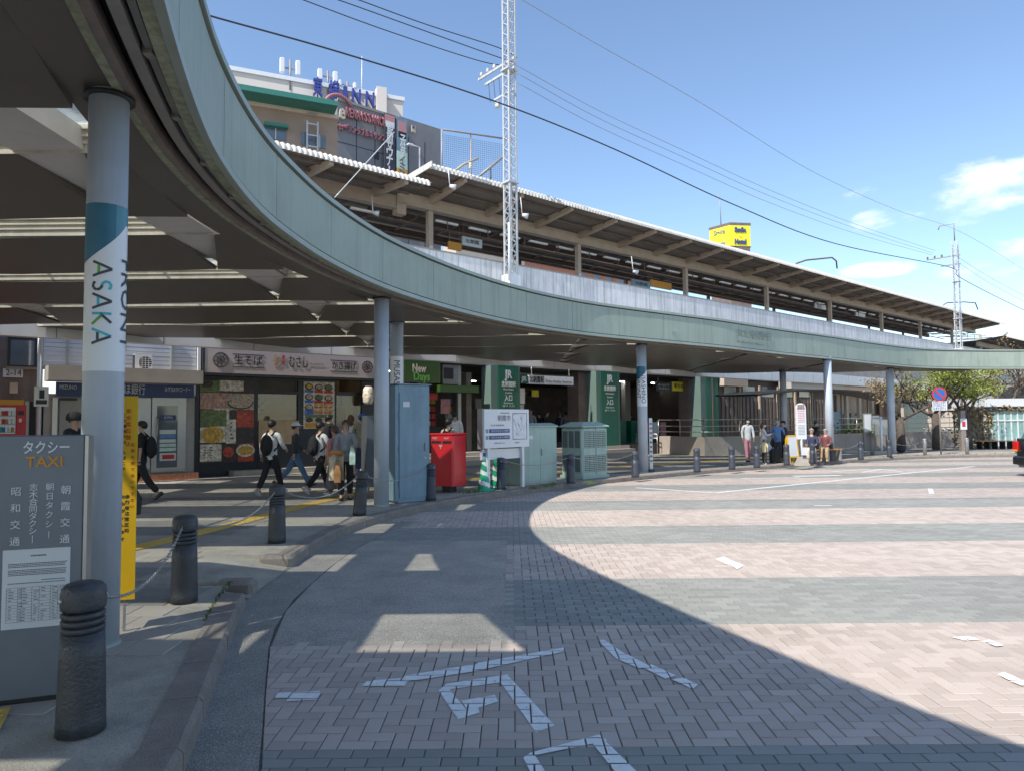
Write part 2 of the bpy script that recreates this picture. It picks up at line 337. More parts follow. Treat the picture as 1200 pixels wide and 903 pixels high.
# worn paving colours
def paving(name, cols, sc_=0.55, rough=.9, sp=.45):
    m = bpy.data.materials.new(name); m.use_nodes = True; t = m.node_tree; n = t.nodes; L = t.links.new; b = n['Principled BSDF']
    b.inputs['Roughness'].default_value = rough; b.inputs['Specular IOR Level'].default_value = .3
    at = n.new('ShaderNodeAttribute'); at.attribute_name = 'tone'; at.attribute_type = 'GEOMETRY'
    tc = n.new('ShaderNodeTexCoord')
    n1 = n.new('ShaderNodeTexNoise'); n1.inputs['Scale'].default_value = sc_; n1.inputs['Detail'].default_value = 6; L(tc.outputs['Object'], n1.inputs['Vector'])
    n2 = n.new('ShaderNodeTexNoise'); n2.inputs['Scale'].default_value = 170; n2.inputs['Detail'].default_value = 2; L(tc.outputs['Object'], n2.inputs['Vector'])
    s = n.new('ShaderNodeMath'); s.operation = 'MULTIPLY_ADD'; L(n1.outputs[0], s.inputs[0]); s.inputs[1].default_value = .55; L(at.outputs['Fac'], s.inputs[2])
    s2 = n.new('ShaderNodeMath'); s2.operation = 'MULTIPLY_ADD'; L(n2.outputs[0], s2.inputs[0]); s2.inputs[1].default_value = sp; L(s.outputs[0], s2.inputs[2])
    mr = n.new('ShaderNodeMapRange'); mr.inputs[1].default_value = .35; mr.inputs[2].default_value = 1.45; L(s2.outputs[0], mr.inputs[0])
    mx = n.new('ShaderNodeMix'); mx.data_type = 'RGBA'; mx.inputs['A'].default_value = (*cols[0], 1); mx.inputs['B'].default_value = (*cols[1], 1)
    L(mr.outputs[0], mx.inputs['Factor'])
    # worn-in stains, drips and gum
    n3 = n.new('ShaderNodeTexNoise'); n3.inputs['Scale'].default_value = .8; n3.inputs['Detail'].default_value = 9; n3.inputs['Roughness'].default_value = .7; n3.inputs['Distortion'].default_value = .6; L(tc.outputs['Object'], n3.inputs['Vector'])
    r3 = n.new('ShaderNodeMapRange'); r3.inputs[1].default_value = .54; r3.inputs[2].default_value = .74; r3.inputs[4].default_value = .3; L(n3.outputs[0], r3.inputs[0])
    vo = n.new('ShaderNodeTexVoronoi'); vo.inputs['Scale'].default_value = 1.6; L(tc.outputs['Object'], vo.inputs['Vector'])
    rv = n.new('ShaderNodeMapRange'); rv.inputs[1].default_value = .045; rv.inputs[2].default_value = .03; rv.inputs[3].default_value = 0; rv.inputs[4].default_value = .55; L(vo.outputs['Distance'], rv.inputs[0])
    ad = n.new('ShaderNodeMath'); ad.operation = 'MAXIMUM'; L(r3.outputs[0], ad.inputs[0]); L(rv.outputs[0], ad.inputs[1])
    mp2 = n.new('ShaderNodeMapping'); mp2.inputs['Rotation'].default_value = (0, 0, .5); mp2.inputs['Scale'].default_value = (.16, 1.5, 1); L(tc.outputs['Object'], mp2.inputs['Vector'])
    n4 = n.new('ShaderNodeTexNoise'); n4.inputs['Scale'].default_value = 1.2; n4.inputs['Detail'].default_value = 5; L(mp2.outputs[0], n4.inputs['Vector'])
    r4 = n.new('ShaderNodeMapRange'); r4.inputs[1].default_value = .56; r4.inputs[2].default_value = .72; r4.inputs[4].default_value = .22; L(n4.outputs[0], r4.inputs[0])
    ad2 = n.new('ShaderNodeMath'); ad2.operation = 'ADD'; L(ad.outputs[0], ad2.inputs[0]); L(r4.outputs[0], ad2.inputs[1])
    m3 = n.new('ShaderNodeMix'); m3.data_type = 'RGBA'; m3.blend_type = 'MULTIPLY'; m3.inputs['B'].default_value = (.55, .53, .50, 1); L(ad2.outputs[0], m3.inputs['Factor']); L(mx.outputs['Result'], m3.inputs['A'])
    L(m3.outputs['Result'], b.inputs['Base Color'])
    bp = n.new('ShaderNodeBump'); bp.inputs['Strength'].default_value = .35; bp.inputs['Distance'].default_value = .004; L(n2.outputs[0], bp.inputs['Height']); L(bp.outputs[0], b.inputs['Normal'])
    return m
M['pave_pink'] = paving('pave_pink', ((.38,.318,.275), (.64,.55,.485)))
M['pave_grey'] = paving('pave_grey', ((.235,.235,.215), (.385,.385,.35)))
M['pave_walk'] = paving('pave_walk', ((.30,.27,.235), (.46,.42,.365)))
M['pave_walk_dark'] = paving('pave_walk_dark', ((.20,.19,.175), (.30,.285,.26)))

# ------------------------------------------------------------------ lettering (Blender's own font)
def text(s, size, m, parent, loc, rot=(pi/2,0,0), width=None, ext=0.004, align='CENTER', name='lettering', vertical=False, lead=1.0, sx=None, bold=0.0):
    cu_ = bpy.data.curves.new(name, 'FONT'); cu_.body = '\n'.join(s) if vertical else s
    cu_.size = size; cu_.align_x = align; cu_.align_y = 'CENTER'; cu_.extrude = ext; cu_.resolution_u = 2; cu_.space_line = lead; cu_.offset = bold
    o = bpy.data.objects.new(name, cu_); COL.objects.link(o)
    dg = bpy.context.evaluated_depsgraph_get(); me = bpy.data.meshes.new_from_object(o.evaluated_get(dg))
    bpy.data.objects.remove(o); bpy.data.curves.remove(cu_)
    me.name = name; me.materials.clear(); me.materials.append(m)
    xs = [v.co.x for v in me.vertices]
    if xs:
        wd = max(xs)-min(xs); k = 1.0
        if width and wd > 0: k = width/wd
        if sx: k = sx
        if k != 1.0:
            for v in me.vertices: v.co.x *= k
    return place(name, me, parent, loc, rot)

# ================================================================== GROUND
def interp(x, xs, ys):
    if x <= xs[0]: return ys[0]
    if x >= xs[-1]: return ys[-1]
    for i in range(1, len(xs)):
        if x <= xs[i]:
            t = (x-xs[i-1])/(xs[i]-xs[i-1]); return ys[i-1] + (ys[i]-ys[i-1])*t
def resample(pts, step):
    out_ = [Vector(pts[0])]; acc = 0.0
    for a, b in zip(pts, pts[1:]):
        a, b = Vector(a), Vector(b); d = (b-a).length; t = step-acc
        while t <= d: out_.append(a + (b-a)*(t/d)); t += step
        acc = (acc + d) % step
    return out_
def smooth(pts, sub=6):                                     # Catmull-Rom through plan points
    P_ = [Vector(p) for p in pts]; P_ = [P_[0]*2-P_[1]] + P_ + [P_[-1]*2-P_[-2]]; r_ = []
    for i in range(1, len(P_)-2):
        a, b, c, d = P_[i-1:i+3]
        for k in range(sub):
            t = k/sub; r_.append(.5*((2*b) + (c-a)*t + (2*a-5*b+4*c-d)*t*t + (3*b-a-3*c+d)*t**3))
    return r_ + [P_[-2]]

mb = MB()
ys_ = [-400, 8, 35, 3000]
for a, b in zip(ys_, ys_[1:]):
    mb.quad((-1500, a, gz(a)-.03), (1500, a, gz(a)-.03), (1500, b, gz(b)-.03), (-1500, b, gz(b)-.03))
M_('far_ground', (.30,.28,.25), .9, 0, .15, .2)
mb.build('ground', M['far_ground'], kind='structure')

KERB_A = [(-.2,-2.6), (-.75,-1), (-1.05,.6), (-1.28,2.0), (-1.52,3.26), (-1.80,4.2), (-2.06,5.1), (-2.30,5.95), (-2.44,6.55)]
KERB_B = [(-2.47,7.9), (-2.48,8.6)] + [tuple(G(*p).xy) for p in [(400,628),(440,613),(500,598),(545,589.5),(600,581),(660,572),(720,565),(800,557),(860,552),(930,547),(1000,541.5),(1060,538),(1130,535.8),(1200,534.8)]] + [(27,31.6), (33,31.6), (46,31.2)]
KA = smooth(KERB_A, 5); KB = smooth(KERB_B, 5)
kerb_all = KA + KB; kys = []; kxs = []
for p in kerb_all:
    if not kys or p.y > kys[-1]+1e-3: kys.append(p.y); kxs.append(p.x)
def xk(y): return interp(y, kys, kxs) if y < kys[-1] else 99.0
YMAXK = kys[-1]
# asphalt gutter beside the kerb
GUT = [(-.2,-2.6,.35), (-.7,0,.35), (-.95,1.6,.35), (-1.18,3.28,.3), (-1.52,4.3,.3), (-1.84,5.3,.3), (-2.0,6.3,.3), (-2.04,7.8,.3), (-2.0,9.2,.2), (-1.85,10.4,.1), (-1.5,11.6,0), (-.9,13.0,0)]
def xg(y):
    if y > 11.4: return xk(y)+.01
    return max(interp(y, [g[1] for g in GUT], [g[0] for g in GUT]), xk(y)+.01)
PATCH = [(-2.0, 9.42), (-1.98, 5.05), (.01, 5.09), (-.12, 9.42)]
def in_patch(x, y): return 5.07 < y < 9.42 and x < .01 - (y-5.09)*.13/4.33 and x > -2.6
mb = MB()
yy = [-2.6+.45*i for i in range(36)]
for a, b in zip(yy, yy[1:]):
    mb.quad((xk(a)-.3, a, gz(a)-.002), (xg(a), a, gz(a)-.002), (xg(b), b, gz(b)-.002), (xk(b)-.3, b, gz(b)-.002))
mb.build('gutter_asphalt', M['asphalt'], kind='structure')
mb = MB(); mb.v = []; yy = [4.96, 6, 7, 8, 9, 9.52]
for a, b in zip(yy, yy[1:]):
    f = lambda y: .01 - (y-5.09)*.13/4.33 - .006
    mb.quad((xg(a)+.006, a, gz(a)-.0035), (f(a)+.1, a, gz(a)-.0035), (f(b)+.1, b, gz(b)-.0035), (xg(b)+.006, b, gz(b)-.0035))
mb.build('asphalt_patch', M['asphalt_patch'], kind='structure')

# block paving: pink herringbone with grey coursed bands
plaza = bpy.data.objects.new('plaza_paving', None); COL.objects.link(plaza); tag(plaza, kind='structure')
mb = MB(); ys_ = [-2.6, 3, 8, 12, 16, 20, 24, 28, 31.6]
for a, b in zip(ys_, ys_[1:]):
    n_ = 8
    for i in range(n_):
        y0, y1 = a+(b-a)*i/n_, a+(b-a)*(i+1)/n_
        mb.quad((xk(y0)-.05, y0, gz(y0)-.0075), (60, y0, gz(y0)-.0075), (60, y1, gz(y1)-.0075), (xk(y1)-.05, y1, gz(y1)-.0075))
mb.build('joint_bed', M['joint'], plaza)
tiles = []                                                  # (x0, y0, x1, y1, grey)
U = .0878; YB = 1.9                                         # 18 courses of grey, 23 of pink
def zone(row):                                              # is this course grey, and the first course of the next zone
    k, o_ = divmod(row, 41)
    return (True, 41*k+18) if o_ < 18 else (False, 41*k+41)
def xr(y): return .86*max(y, 0)+2.2
R0_, R1_ = -51, 342
for row in range(R0_, R1_):
    y = YB+row*U; grey, nxt = zone(row)
    if grey:
        off = 0 if row % 2 == 0 else U
        i0 = int((xg(y)-off)/(2*U))-2
        for i in range(i0, int((xr(y)-off)/(2*U))+2):
            tiles.append((i*2*U+off, y, i*2*U+off+2*U, y+U, 1))
    m0 = int((xg(max(y,-2))/U-row)/4)-3; m1 = int((xr(y)/U-row)/4)+2
    for m_ in range(m0, m1):
        if not grey: tiles.append(((row+4*m_)*U, y, (row+4*m_+2)*U, y+U, 0))
        x0 = (row+4*m_+3)*U                                 # the upright brick may be cut at a band edge
        if grey and row+1 == nxt: tiles.append((x0, y+U, x0+U, y+2*U, 0))
        elif not grey: tiles.append((x0, y, x0+U, y+(2*U if row+2 <= nxt else U), 0))
GAP = .0028
def tile_ok(t):
    x0, y0, x1, y1, g = t
    if y1 > YMAXK-.05: return False
    if x1 < min(xg(y0), xg(y1))+.012: return False
    if in_patch((x0+x1)/2, (y0+y1)/2): return False
    return True
SKEW = {}
def clip_tile(t):
    x0, y0, x1, y1, g = t
    a_, b_ = max(x0, xg(y0)+.006), max(x0, xg(y1)+.006)
    if a_ > x0 or b_ > x0:
        q = (min(a_, b_), y0, x1, y1, g); SKEW[q] = (min(a_, x1-.005), min(b_, x1-.005)); return q
    return t
    x0 = max(x0, xg(y0)+.004, xg(y1)+.004)
    if 5.0 < y0 < 9.5 and x0 < .01 < x1: pass
    return (x0, y0, x1, y1, g)
tiles = [clip_tile(t) for t in tiles if tile_ok(t)]
tiles = [t for t in tiles if t[2]-t[0] > .008 and t[3]-t[1] > .03]
def inview(t):
    x, y = (t[0]+t[2])/2, (t[1]+t[3])/2
    return y > 3.16 and abs(x) < .745*y
near = sorted([t for t in tiles if inview(t)], key=lambda t: t[1])[:300]; nearset = set(near)
def tile_mesh(w_, h_, g, tone, seed, sa=0, sb=0):
    r_ = random.Random(seed); b_ = MB(); j = lambda: r_.uniform(-.0008, .0008); hw, hh = w_/2-GAP, h_/2-GAP; c = .004
    top = [(-hw+c+sa,-hh+c,j()), (hw-c,-hh+c,j()), (hw-c,hh-c,j()), (-hw+c+sb,hh-c,j())]; mid = [(-hw+sa,-hh,-.003), (hw,-hh,-.003), (hw,hh,-.003), (-hw+sb,hh,-.003)]; low = [(x,y,-.03) for x,y,z in mid]
    b_.add(top+mid+low, [(0,1,2,3)] + [(4+i,4+(i+1)%4,(i+1)%4,i) for i in range(4)] + [(8+i,8+(i+1)%4,4+(i+1)%4,4+i) for i in range(4)])
    me = b_.mesh('tile', M['pave_grey'] if g else M['pave_pink'])
    at = me.attributes.new('tone', 'FLOAT', 'FACE'); at.data.foreach_set('value', [tone]*len(me.polygons)); return me
cache = {}
for t in near:
    w_, h_ = round(t[2]-t[0], 2), round(t[3]-t[1], 2); v_ = random.randrange(7); key = (w_, h_, t[4], v_)
    if t in SKEW: key = t; sa, sb = SKEW[t][0]-t[0], SKEW[t][1]-t[0]
    else: sa = sb = 0
    if key not in cache: cache[key] = tile_mesh(t[2]-t[0], t[3]-t[1], t[4], .05+v_*.065, len(cache), sa, sb)
    y = (t[1]+t[3])/2
    place('tile', cache[key], plaza, ((t[0]+t[2])/2, y, gz(y)+random.uniform(-.0012, .0006)))
def tile_field(name, ts, mats, parent, c=.003, th=.0075, zoff=0.0, gap=GAP):
    b_ = MB(); tones = []; V = b_.v; F = b_.f; Mi = b_.m
    for tt_ in ts:
        x0, y0, x1, y1, g = tt_; xa, xb = SKEW.get(tt_, (x0, x0))
        n = len(V); dz = random.uniform(-.0012, .0008); z0, z1 = gz(y0)+zoff+dz, gz(y1)+zoff+dz
        xa += gap; xb += gap; x1 -= gap; y0 += gap; y1 -= gap
        if y0 < 14:
            V += [(xa+c,y0+c,z0), (x1-c,y0+c,z0), (x1-c,y1-c,z1), (xb+c,y1-c,z1), (xa,y0,z0-th), (x1,y0,z0-th), (x1,y1,z1-th), (xb,y1,z1-th)]
            F += [(n,n+1,n+2,n+3)] + [(n+4+i, n+4+(i+1)%4, n+(i+1)%4, n+i) for i in range(4)]; k = 5
        else:
            V += [(xa,y0,z0), (x1,y0,z0), (x1,y1,z1), (xb,y1,z1)]; F.append((n,n+1,n+2,n+3)); k = 1
        Mi += [g]*k; tones += [random.uniform(0, .45)]*k
    b_.sm = [False]*len(F)
    me = b_.mesh(name, mats); at = me.attributes.new('tone', 'FLOAT', 'FACE'); at.data.foreach_set('value', tones)
    o = place(name, me, parent); return o
tag(tile_field('paving_blocks', [t for t in tiles if t not in nearset], [M['pave_pink'], M['pave_grey']], plaza), kind='stuff')

# ---- painted marks, cut to the blocks they lie on
def clip_poly(poly, x0, y0, x1, y1):
    def cut(ps, f, inter):
        o_ = []
        for i, p in enumerate(ps):
            q = ps[i-1]
            if f(p):
                if not f(q): o_.append(inter(q, p))
                o_.append(p)
            elif f(q): o_.append(inter(q, p))
        return o_
    ix = lambda X: (lambda a, b: (X, a[1]+(b[1]-a[1])*(X-a[0])/(b[0]-a[0])))
    iy = lambda Y: (lambda a, b: (a[0]+(b[0]-a[0])*(Y-a[1])/(b[1]-a[1]), Y))
    for f, it in ((lambda p: p[0] >= x0, ix(x0)), (lambda p: p[0] <= x1, ix(x1)), (lambda p: p[1] >= y0, iy(y0)), (lambda p: p[1] <= y1, iy(y1))):
        poly = cut(poly, f, it)
        if len(poly) < 3: return None
    return poly
M['road_paint'] = mat('road_paint', (.80,.80,.78), .8, 0, .08, 20)
_m = M['road_paint']; _t = _m.node_tree; _n = _t.nodes; _b = _n['Principled BSDF']
_ns = _n.new('ShaderNodeTexNoise'); _ns.inputs['Scale'].default_value = 28; _ns.inputs['Detail'].default_value = 8; _ns.inputs['Roughness'].default_value = .75
_tc = _n.new('ShaderNodeTexCoord'); _t.links.new(_tc.outputs['Object'], _ns.inputs['Vector'])
_r = _n.new('ShaderNodeMapRange'); _r.inputs[1].default_value = .27; _r.inputs[2].default_value = .42; _t.links.new(_ns.outputs[0], _r.inputs[0]); _t.links.new(_r.outputs[0], _b.inputs['Alpha'])
marks_px = [  # convex pieces, in photo pixels, projected on the square
    [(514,809),(523,803),(552,838),(537,843)], [(514,809),(523,801),(595,790),(598,798)], [(582,793),(594,790),(650,850),(628,858)],
    [(541,821),(580,814),(584,822),(548,833)], [(537,843),(533,834),(560,828),(562,835)],
    [(613,888),(622,882),(702,861),(712,868)], [(690,866),(703,862),(748,906),(722,906)], [(613,888),(626,884),(640,906),(622,906)],
    [(322,818),(325,812),(375,810),(372,817)], [(335,822),(340,816),(378,812),(372,820)], [(424,804),(430,798),(480,794),(474,804)], [(470,800),(474,792),(560,778),(556,787)], [(556,787),(560,777),(660,759),(664,763)],
    [(700,750),(708,750),(735,768),(722,772)], [(722,772),(735,767),(760,780),(750,784)], [(752,782),(764,779),(792,792),(780,796)], [(788,797),(800,794),(818,803),(812,808)],
    [(838,655),(848,652),(872,663),(864,667)], [(1115,747),(1135,746),(1150,750),(1130,751)], [(1150,752),(1160,750),(1176,757),(1168,758)], [(1168,792),(1176,788),(1206,800),(1206,808)]]
mb = MB()
for pi_, ps in enumerate(marks_px):
    poly = [tuple(G(*p).xy) for p in ps]
    ar = sum(a[0]*b[1]-b[0]*a[1] for a, b in zip(poly, poly[1:]+poly[:1]))
    if ar < 0: poly.reverse()
    x0, x1, y0, y1 = min(p[0] for p in poly), max(p[0] for p in poly), min(p[1] for p in poly), max(p[1] for p in poly)
    for t in tiles:
        if t[2] < x0 or t[0] > x1 or t[3] < y0 or t[1] > y1: continue
        q = clip_poly(poly, t[0]+.005, t[1]+.005, t[2]-.005, t[3]-.005)
        if q: mb.add([(x, y, gz(y)+.003+.0003*pi_) for x, y in q], [tuple(range(len(q)))], False)
mb.build('painted_road_lettering', M['road_paint'], kind='structure')
mb = MB()
def strip(mb, pa, pb, wd, z=.0045):
    a, b = Vector(pa[:2]), Vector(pb[:2]); d = (b-a).normalized(); nn = Vector((-d.y, d.x))*wd/2
    n_ = max(1, int((b-a).length/2))
    for i in range(n_):
        p, q = a+(b-a)*i/n_, a+(b-a)*(i+1)/n_
        mb.add([(v.x, v.y, gz(v.y)+z) for v in (p-nn, q-nn, q+nn, p+nn)], [(0,1,2,3)], False)
for a, b, wd in [((745,571),(838,577),.14), ((838,577),(1142,546),.14), ((868,560),(938,559),.12), ((930,557.5),(985,556.5),.3), ((975,552),(1020,549),.12), ((1010,553),(1034,549),.12), ((1034,549.5),(1058,552),.12), ((1090,572),(1092,578),.1), ((954,592),(975,592),.1)]:
    strip(mb, G(*a), G(*b), wd)
mb.build('road_marking', M['paint_white'], kind='structure')

# ---- kerb stones
kerb = bpy.data.objects.new('kerb', None); COL.objects.link(kerb); tag(kerb, kind='structure')
KW, KH = .19, .13
def stone_mesh(L_, seed):
    r_ = random.Random(seed); b_ = MB(); j = lambda: r_.uniform(-.004, .004); l = L_/2-.005
    prof = [(0,-.06), (0,KH-.03), (.025,KH), (KW,KH+.002), (KW,-.06)]
    vs = []
    for xx in (-l, -l*.33, l*.33, l): vs += [(xx, y+(j() if 0 < i < 4 else 0), z+(j() if 0 < i < 4 else 0)) for i, (y, z) in enumerate(prof)]
    fs = [(0,1,2,3,4), tuple(range(19,14,-1))]
    for k in range(3): fs += [(k*5+i, (k+1)*5+i, (k+1)*5+i+1, k*5+i+1) for i in range(4)]
    b_.add(vs, fs, False); return b_.mesh('kerb_stone', M['kerb_stone'])
stones = [stone_mesh(.6, i) for i in range(6)]
for curve in (KA, KB):
    pts = resample([tuple(p) for p in curve], .6)
    for i, (a, b) in enumerate(zip(pts, pts[1:])):
        if a.x > 40: break
        mid = (a+b)/2; d = b-a
        o = place('kerb_stone', stones[i % 6], kerb, (mid.x, mid.y, gz(mid.y)), (0, 0, math.atan2(d.y, d.x)))
        o.scale = ((b-a).length/.6, 1, 1)
# end caps of the gap
for (x, y) in ((-2.60, 6.62), (-2.62, 7.84)):
    b_ = MB(); b_.cbox(-.2, .16, -.1, .1, -.05, KH, .035); b_.build('kerb_end', M['kerb_stone'], kerb, (x, y, gz(y)))

# ---- pavement under the canopy
walk = bpy.data.objects.new('pavement', None); COL.objects.link(walk); tag(walk, kind='structure')
def xfac(y, D=23.5): return max((SU*y - D)/CU, -34)
mb = MB(); yy = [-2.6+.3*i for i in range(int((YMAXK+2.6)/.3)+1)]
def walk_right(y): return xk(y)-KW
for a, b in zip(yy, yy[1:]):
    if b > 6.62 and a < 7.9:                                # dropped kerb
        mb.quad((xfac(a), a, gz(a)+.122), (-3.25, a, gz(a)+.122), (-3.25, b, gz(b)+.122), (xfac(b), b, gz(b)+.122))
        mb.quad((-3.25, a, gz(a)+.122), (xk(a)+.0, a, gz(a)+.004), (xk(b)+.0, b, gz(b)+.004), (-3.25, b, gz(b)+.122))
        continue
    ra, rb = walk_right(a), walk_right(b)
    if ra-xfac(a) > .05: mb.quad((xfac(a), a, gz(a)+.122), (ra, a, gz(a)+.122), (rb, b, gz(b)+.122), (xfac(b), b, gz(b)+.122))
for (ya, yb) in ((6.3, 6.6), (7.9, 8.2)):
    yc = 6.6 if ya < 7 else 7.9
    mb.add([(-3.25, yc, .122), (xk(yc)-KW+.02, yc, .122), (xk(yc)-KW+.02, yc, -.03), (-3.25, yc, -.03)], [(0,1,2,3)], False)
for a, b in ((YMAXK-.2, 35), (35, 60)): mb.quad((xfac(a, 24) if a < 35 else -4, a, gz(a)+.12), (60, a, gz(a)+.12), (60, b, gz(b)+.12), (-4, b, gz(b)+.12))
mb.build('pavement_bed', M['concrete'], walk)
wt = []
for j in range(-8, 110):
    y = j*.3
    for i in range(-100, 60):
        x = i*.3 + (.15 if j % 2 else 0)
        if x < xfac(y) or x+.3 > walk_right(y)-(.95 if y > 8 else .05 if 4.2 < y < 6.2 else .45) or x+.3 > walk_right(y+.3)-(.95 if y > 8 else .05 if 4.2 < y < 6.2 else .45): continue
        if y > YMAXK-.4: continue
        if 6.2 < y < 8.0 and x > -3.6: continue
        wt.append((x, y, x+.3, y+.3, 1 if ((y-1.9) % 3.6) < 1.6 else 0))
for j in range(112, 150):
    y = j*.3
    for i in range(-10, 110):
        x = i*.3
        if x < xfac(y)+.2: continue
        wt.append((x, y, x+.3, y+.3, 1 if ((y-1.9) % 3.6) < 1.6 else 0))
def wv(t): x, y = t[0], t[1]; return y > 3.2 and abs(x) < .745*y
wn = sorted([t for t in wt if wv(t)], key=lambda t: t[1])[:300]; wns = set(wn)
wc = {}
for t in wn:
    v_ = random.randrange(6); key = (t[4], v_)
    if key not in wc:
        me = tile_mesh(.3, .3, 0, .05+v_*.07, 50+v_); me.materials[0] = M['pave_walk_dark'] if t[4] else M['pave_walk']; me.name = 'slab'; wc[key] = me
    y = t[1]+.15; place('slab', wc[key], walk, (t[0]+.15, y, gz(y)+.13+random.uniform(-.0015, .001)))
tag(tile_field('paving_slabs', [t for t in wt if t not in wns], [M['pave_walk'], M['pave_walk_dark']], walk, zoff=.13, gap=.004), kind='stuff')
# tactile strips: yellow blocks with raised bars
tp = bpy.data.objects.new('tactile_paving', None); COL.objects.link(tp); tag(tp, kind='structure')
bt = MB(); bt.box(-.148, .148, -.148, .148, 0, .006)
for i in range(4): bt.box(-.13, .13, -.12+.075*i-.012+.005, -.12+.075*i+.018, .006, .011)
tme = bt.mesh('tactile_block', M['yellow_tactile'])
for line in ([(-5.3,5.8),(-4.75,7.4),(-4.35,9),(-4.0,11.2),(-3.65,13.4),(-3.0,15.6),(-1.9,17.6),(0.2,20.2),(2.6,22.6),(7,26.2),(12,30.2)], [(-2.55,3.55),(-4.6,2.5)]):
    pts = resample(smooth(line, 6), .302)
    for a, b in zip(pts, pts[1:]):
        m_ = (a+b)/2; d = b-a; place('tactile_block', tme, tp, (m_.x, m_.y, gz(m_.y)+.134), (0, 0, math.atan2(d.y, d.x)))
# weeds along the kerb
mb = MB()
def tuft(mb, x, y, z, n, h, r_=.06):
    for _ in range(n):
        a = random.uniform(0, 2*pi); rr = random.uniform(0, r_); bx, by = x+rr*cos(a), y+rr*sin(a); hh = h*random.uniform(.4, 1)
        dx, dy = random.uniform(-.5, .5)*hh, random.uniform(-.5, .5)*hh; wv_ = .006
        mb.add([(bx-wv_, by, z), (bx+wv_, by, z), (bx+dx, by+dy, z+hh)], [(0,1,2)], False)
for y in [5.3+.05*i for i in range(26)]: tuft(mb, xk(y)-KW-.02, y, gz(y)+.12, 8, .022, .03)
for (px, py) in [(548,577.5),(557,576.5),(625,572),(640,570),(650,568),(690,566),(870,545)] : p = G(px, py, .12); tuft(mb, p.x, p.y, p.z, 46, .1, .18)
p = G(846, 551, 0); tuft(mb, p.x, p.y, p.z, 60, .16, .14)
for x in [14+.12*i for i in range(110)]:
    y = interp(x, [q.x for q in KB], [q.y for q in KB]) + .25
    if random.random() < .5: tuft(mb, x, y, gz(y)+.12, 10, .09, .12)
mb.build('weeds', M['grass'], kind='stuff')

# ================================================================== CANOPY
ZT, ZB, ZS = 4.8, 3.87, 3.9
EDGE = [(14,-8.6), (11,-7.6), (8,-6.4), (5.2,-5.0), (3.2,-3.7), (1.6,-2.3), (.3,-.75), (-.62,.55), (-1.3,2.1), (-1.86,3.6), (-2.3,5.0), (-2.54,6.03), (-2.69,7.2), (-2.70,8.3), (-2.57,9.8), (-2.18,11.62), (-1.5,13.43), (-.57,15.25), (.63,17.0),
        (2.02,18.5), (3.56,19.75), (5.14,20.93), (7.0,22.35), (9.6,24.6), (12.6,27.0), (15.9,29.75), (19.2,32.1), (22.4,33.1), (26,33.35), (32,33.1), (40,32.4), (52,31)]
ED = smooth(EDGE, 6)
def offset(curve, d):                                       # to the left of travel = under the canopy
    o_ = []
    for i, p in enumerate(curve):
        a, b = curve[max(i-1, 0)], curve[min(i+1, len(curve)-1)]; t = (b-a).normalized(); o_.append(p + Vector((-t.y, t.x))*d)
    return o_
canopy = thing('canopy', 'long curved station canopy with pale green fascia sweeping round the square', 'canopy')
def ribbon(name, m, d0, z0, d1, z1, sl=slice(None), parent=canopy, th=None):
    A, B = offset(ED, d0)[sl], offset(ED, d1)[sl]; b_ = MB(); n = len(A)
    vs = [(p.x,p.y,z0) for p in A] + [(p.x,p.y,z1) for p in B]; fs = [(i,i+1,n+i+1,n+i) for i in range(n-1)]
    b_.add(vs, fs, True); return b_.build(name, m, parent)
def beam_ribbon(name, m, d0, d1, z0, z1, parent=canopy, curve=None, **k):
    A, B = offset(curve or ED, d0), offset(curve or ED, d1); b_ = MB(); n = len(A)
    vs = [(p.x,p.y,z0) for p in A] + [(p.x,p.y,z1) for p in A] + [(p.x,p.y,z1) for p in B] + [(p.x,p.y,z0) for p in B]
    fs = []
    for i in range(n-1):
        for k_ in range(4):
            a, c = k_*n, ((k_+1) % 4)*n; fs.append((a+i, c+i, c+i+1, a+i+1))
    fs += [(0,3*n,2*n,n), (n-1,2*n-1,3*n-1,4*n-1)]
    b_.add(vs, fs, False); return b_.build(name, m, parent, **k)
# fascia panels, one by one
arc = resample([tuple(p) for p in ED], .118)
step = 16
# line the joints up with the photographed one at (-2.54, 6.03)
i_ref = min(range(len(arc)), key=lambda i: (arc[i]-Vector((-2.54, 6.03))).length) % step
nrm = []
for i, p in enumerate(arc):
    t = (arc[min(i+1, len(arc)-1)] - arc[max(i-1, 0)]).normalized(); nrm.append(Vector((-t.y, t.x)))
i = i_ref
while i+step < len(arc):
    b_ = MB(); n = step+1; vs = []
    idx = list(range(i, i+n))
    for q, k in enumerate(idx):
        p = arc[k].copy()
        if q == 0: p += (arc[k+1]-p).normalized()*.006
        if q == n-1: p += (arc[k-1]-p).normalized()*.006
        for dd, z in ((0,3.96), (0,4.705), (.04,4.705), (.04,3.96)):
            v = p + nrm[k]*dd; vs.append((v.x, v.y, z))
    fs = [(q*4+a, (q+1)*4+a, (q+1)*4+(a+1)%4, q*4+(a+1)%4) for q in range(n-1) for a in (1,2,3)] + [(0,1,2,3), (n*4-1,n*4-2,n*4-3,n*4-4)]
    b_.add(vs, fs, False)
    fr_ = [v for q in range(n) for v in vs[q*4:q*4+2]]
    b_.add(fr_, [(2*q, 2*q+2, 2*q+3, 2*q+1) for q in range(n-1)], True)
    b_.build('fascia_panel', M['fascia_green'], canopy); i += step
beam_ribbon('fascia_coping', M['fascia_edge'], -.03, .12, 4.735, 4.80)
beam_ribbon('fascia_backing', M['black'], .025, .05, 3.9, 4.74)
beam_ribbon('fascia_lip', M['fascia_edge'], -.012, .05, ZB, 3.94)
beam_ribbon('gutter_edge', M['gutter_olive'], .05, .13, ZB+.004, 3.95)
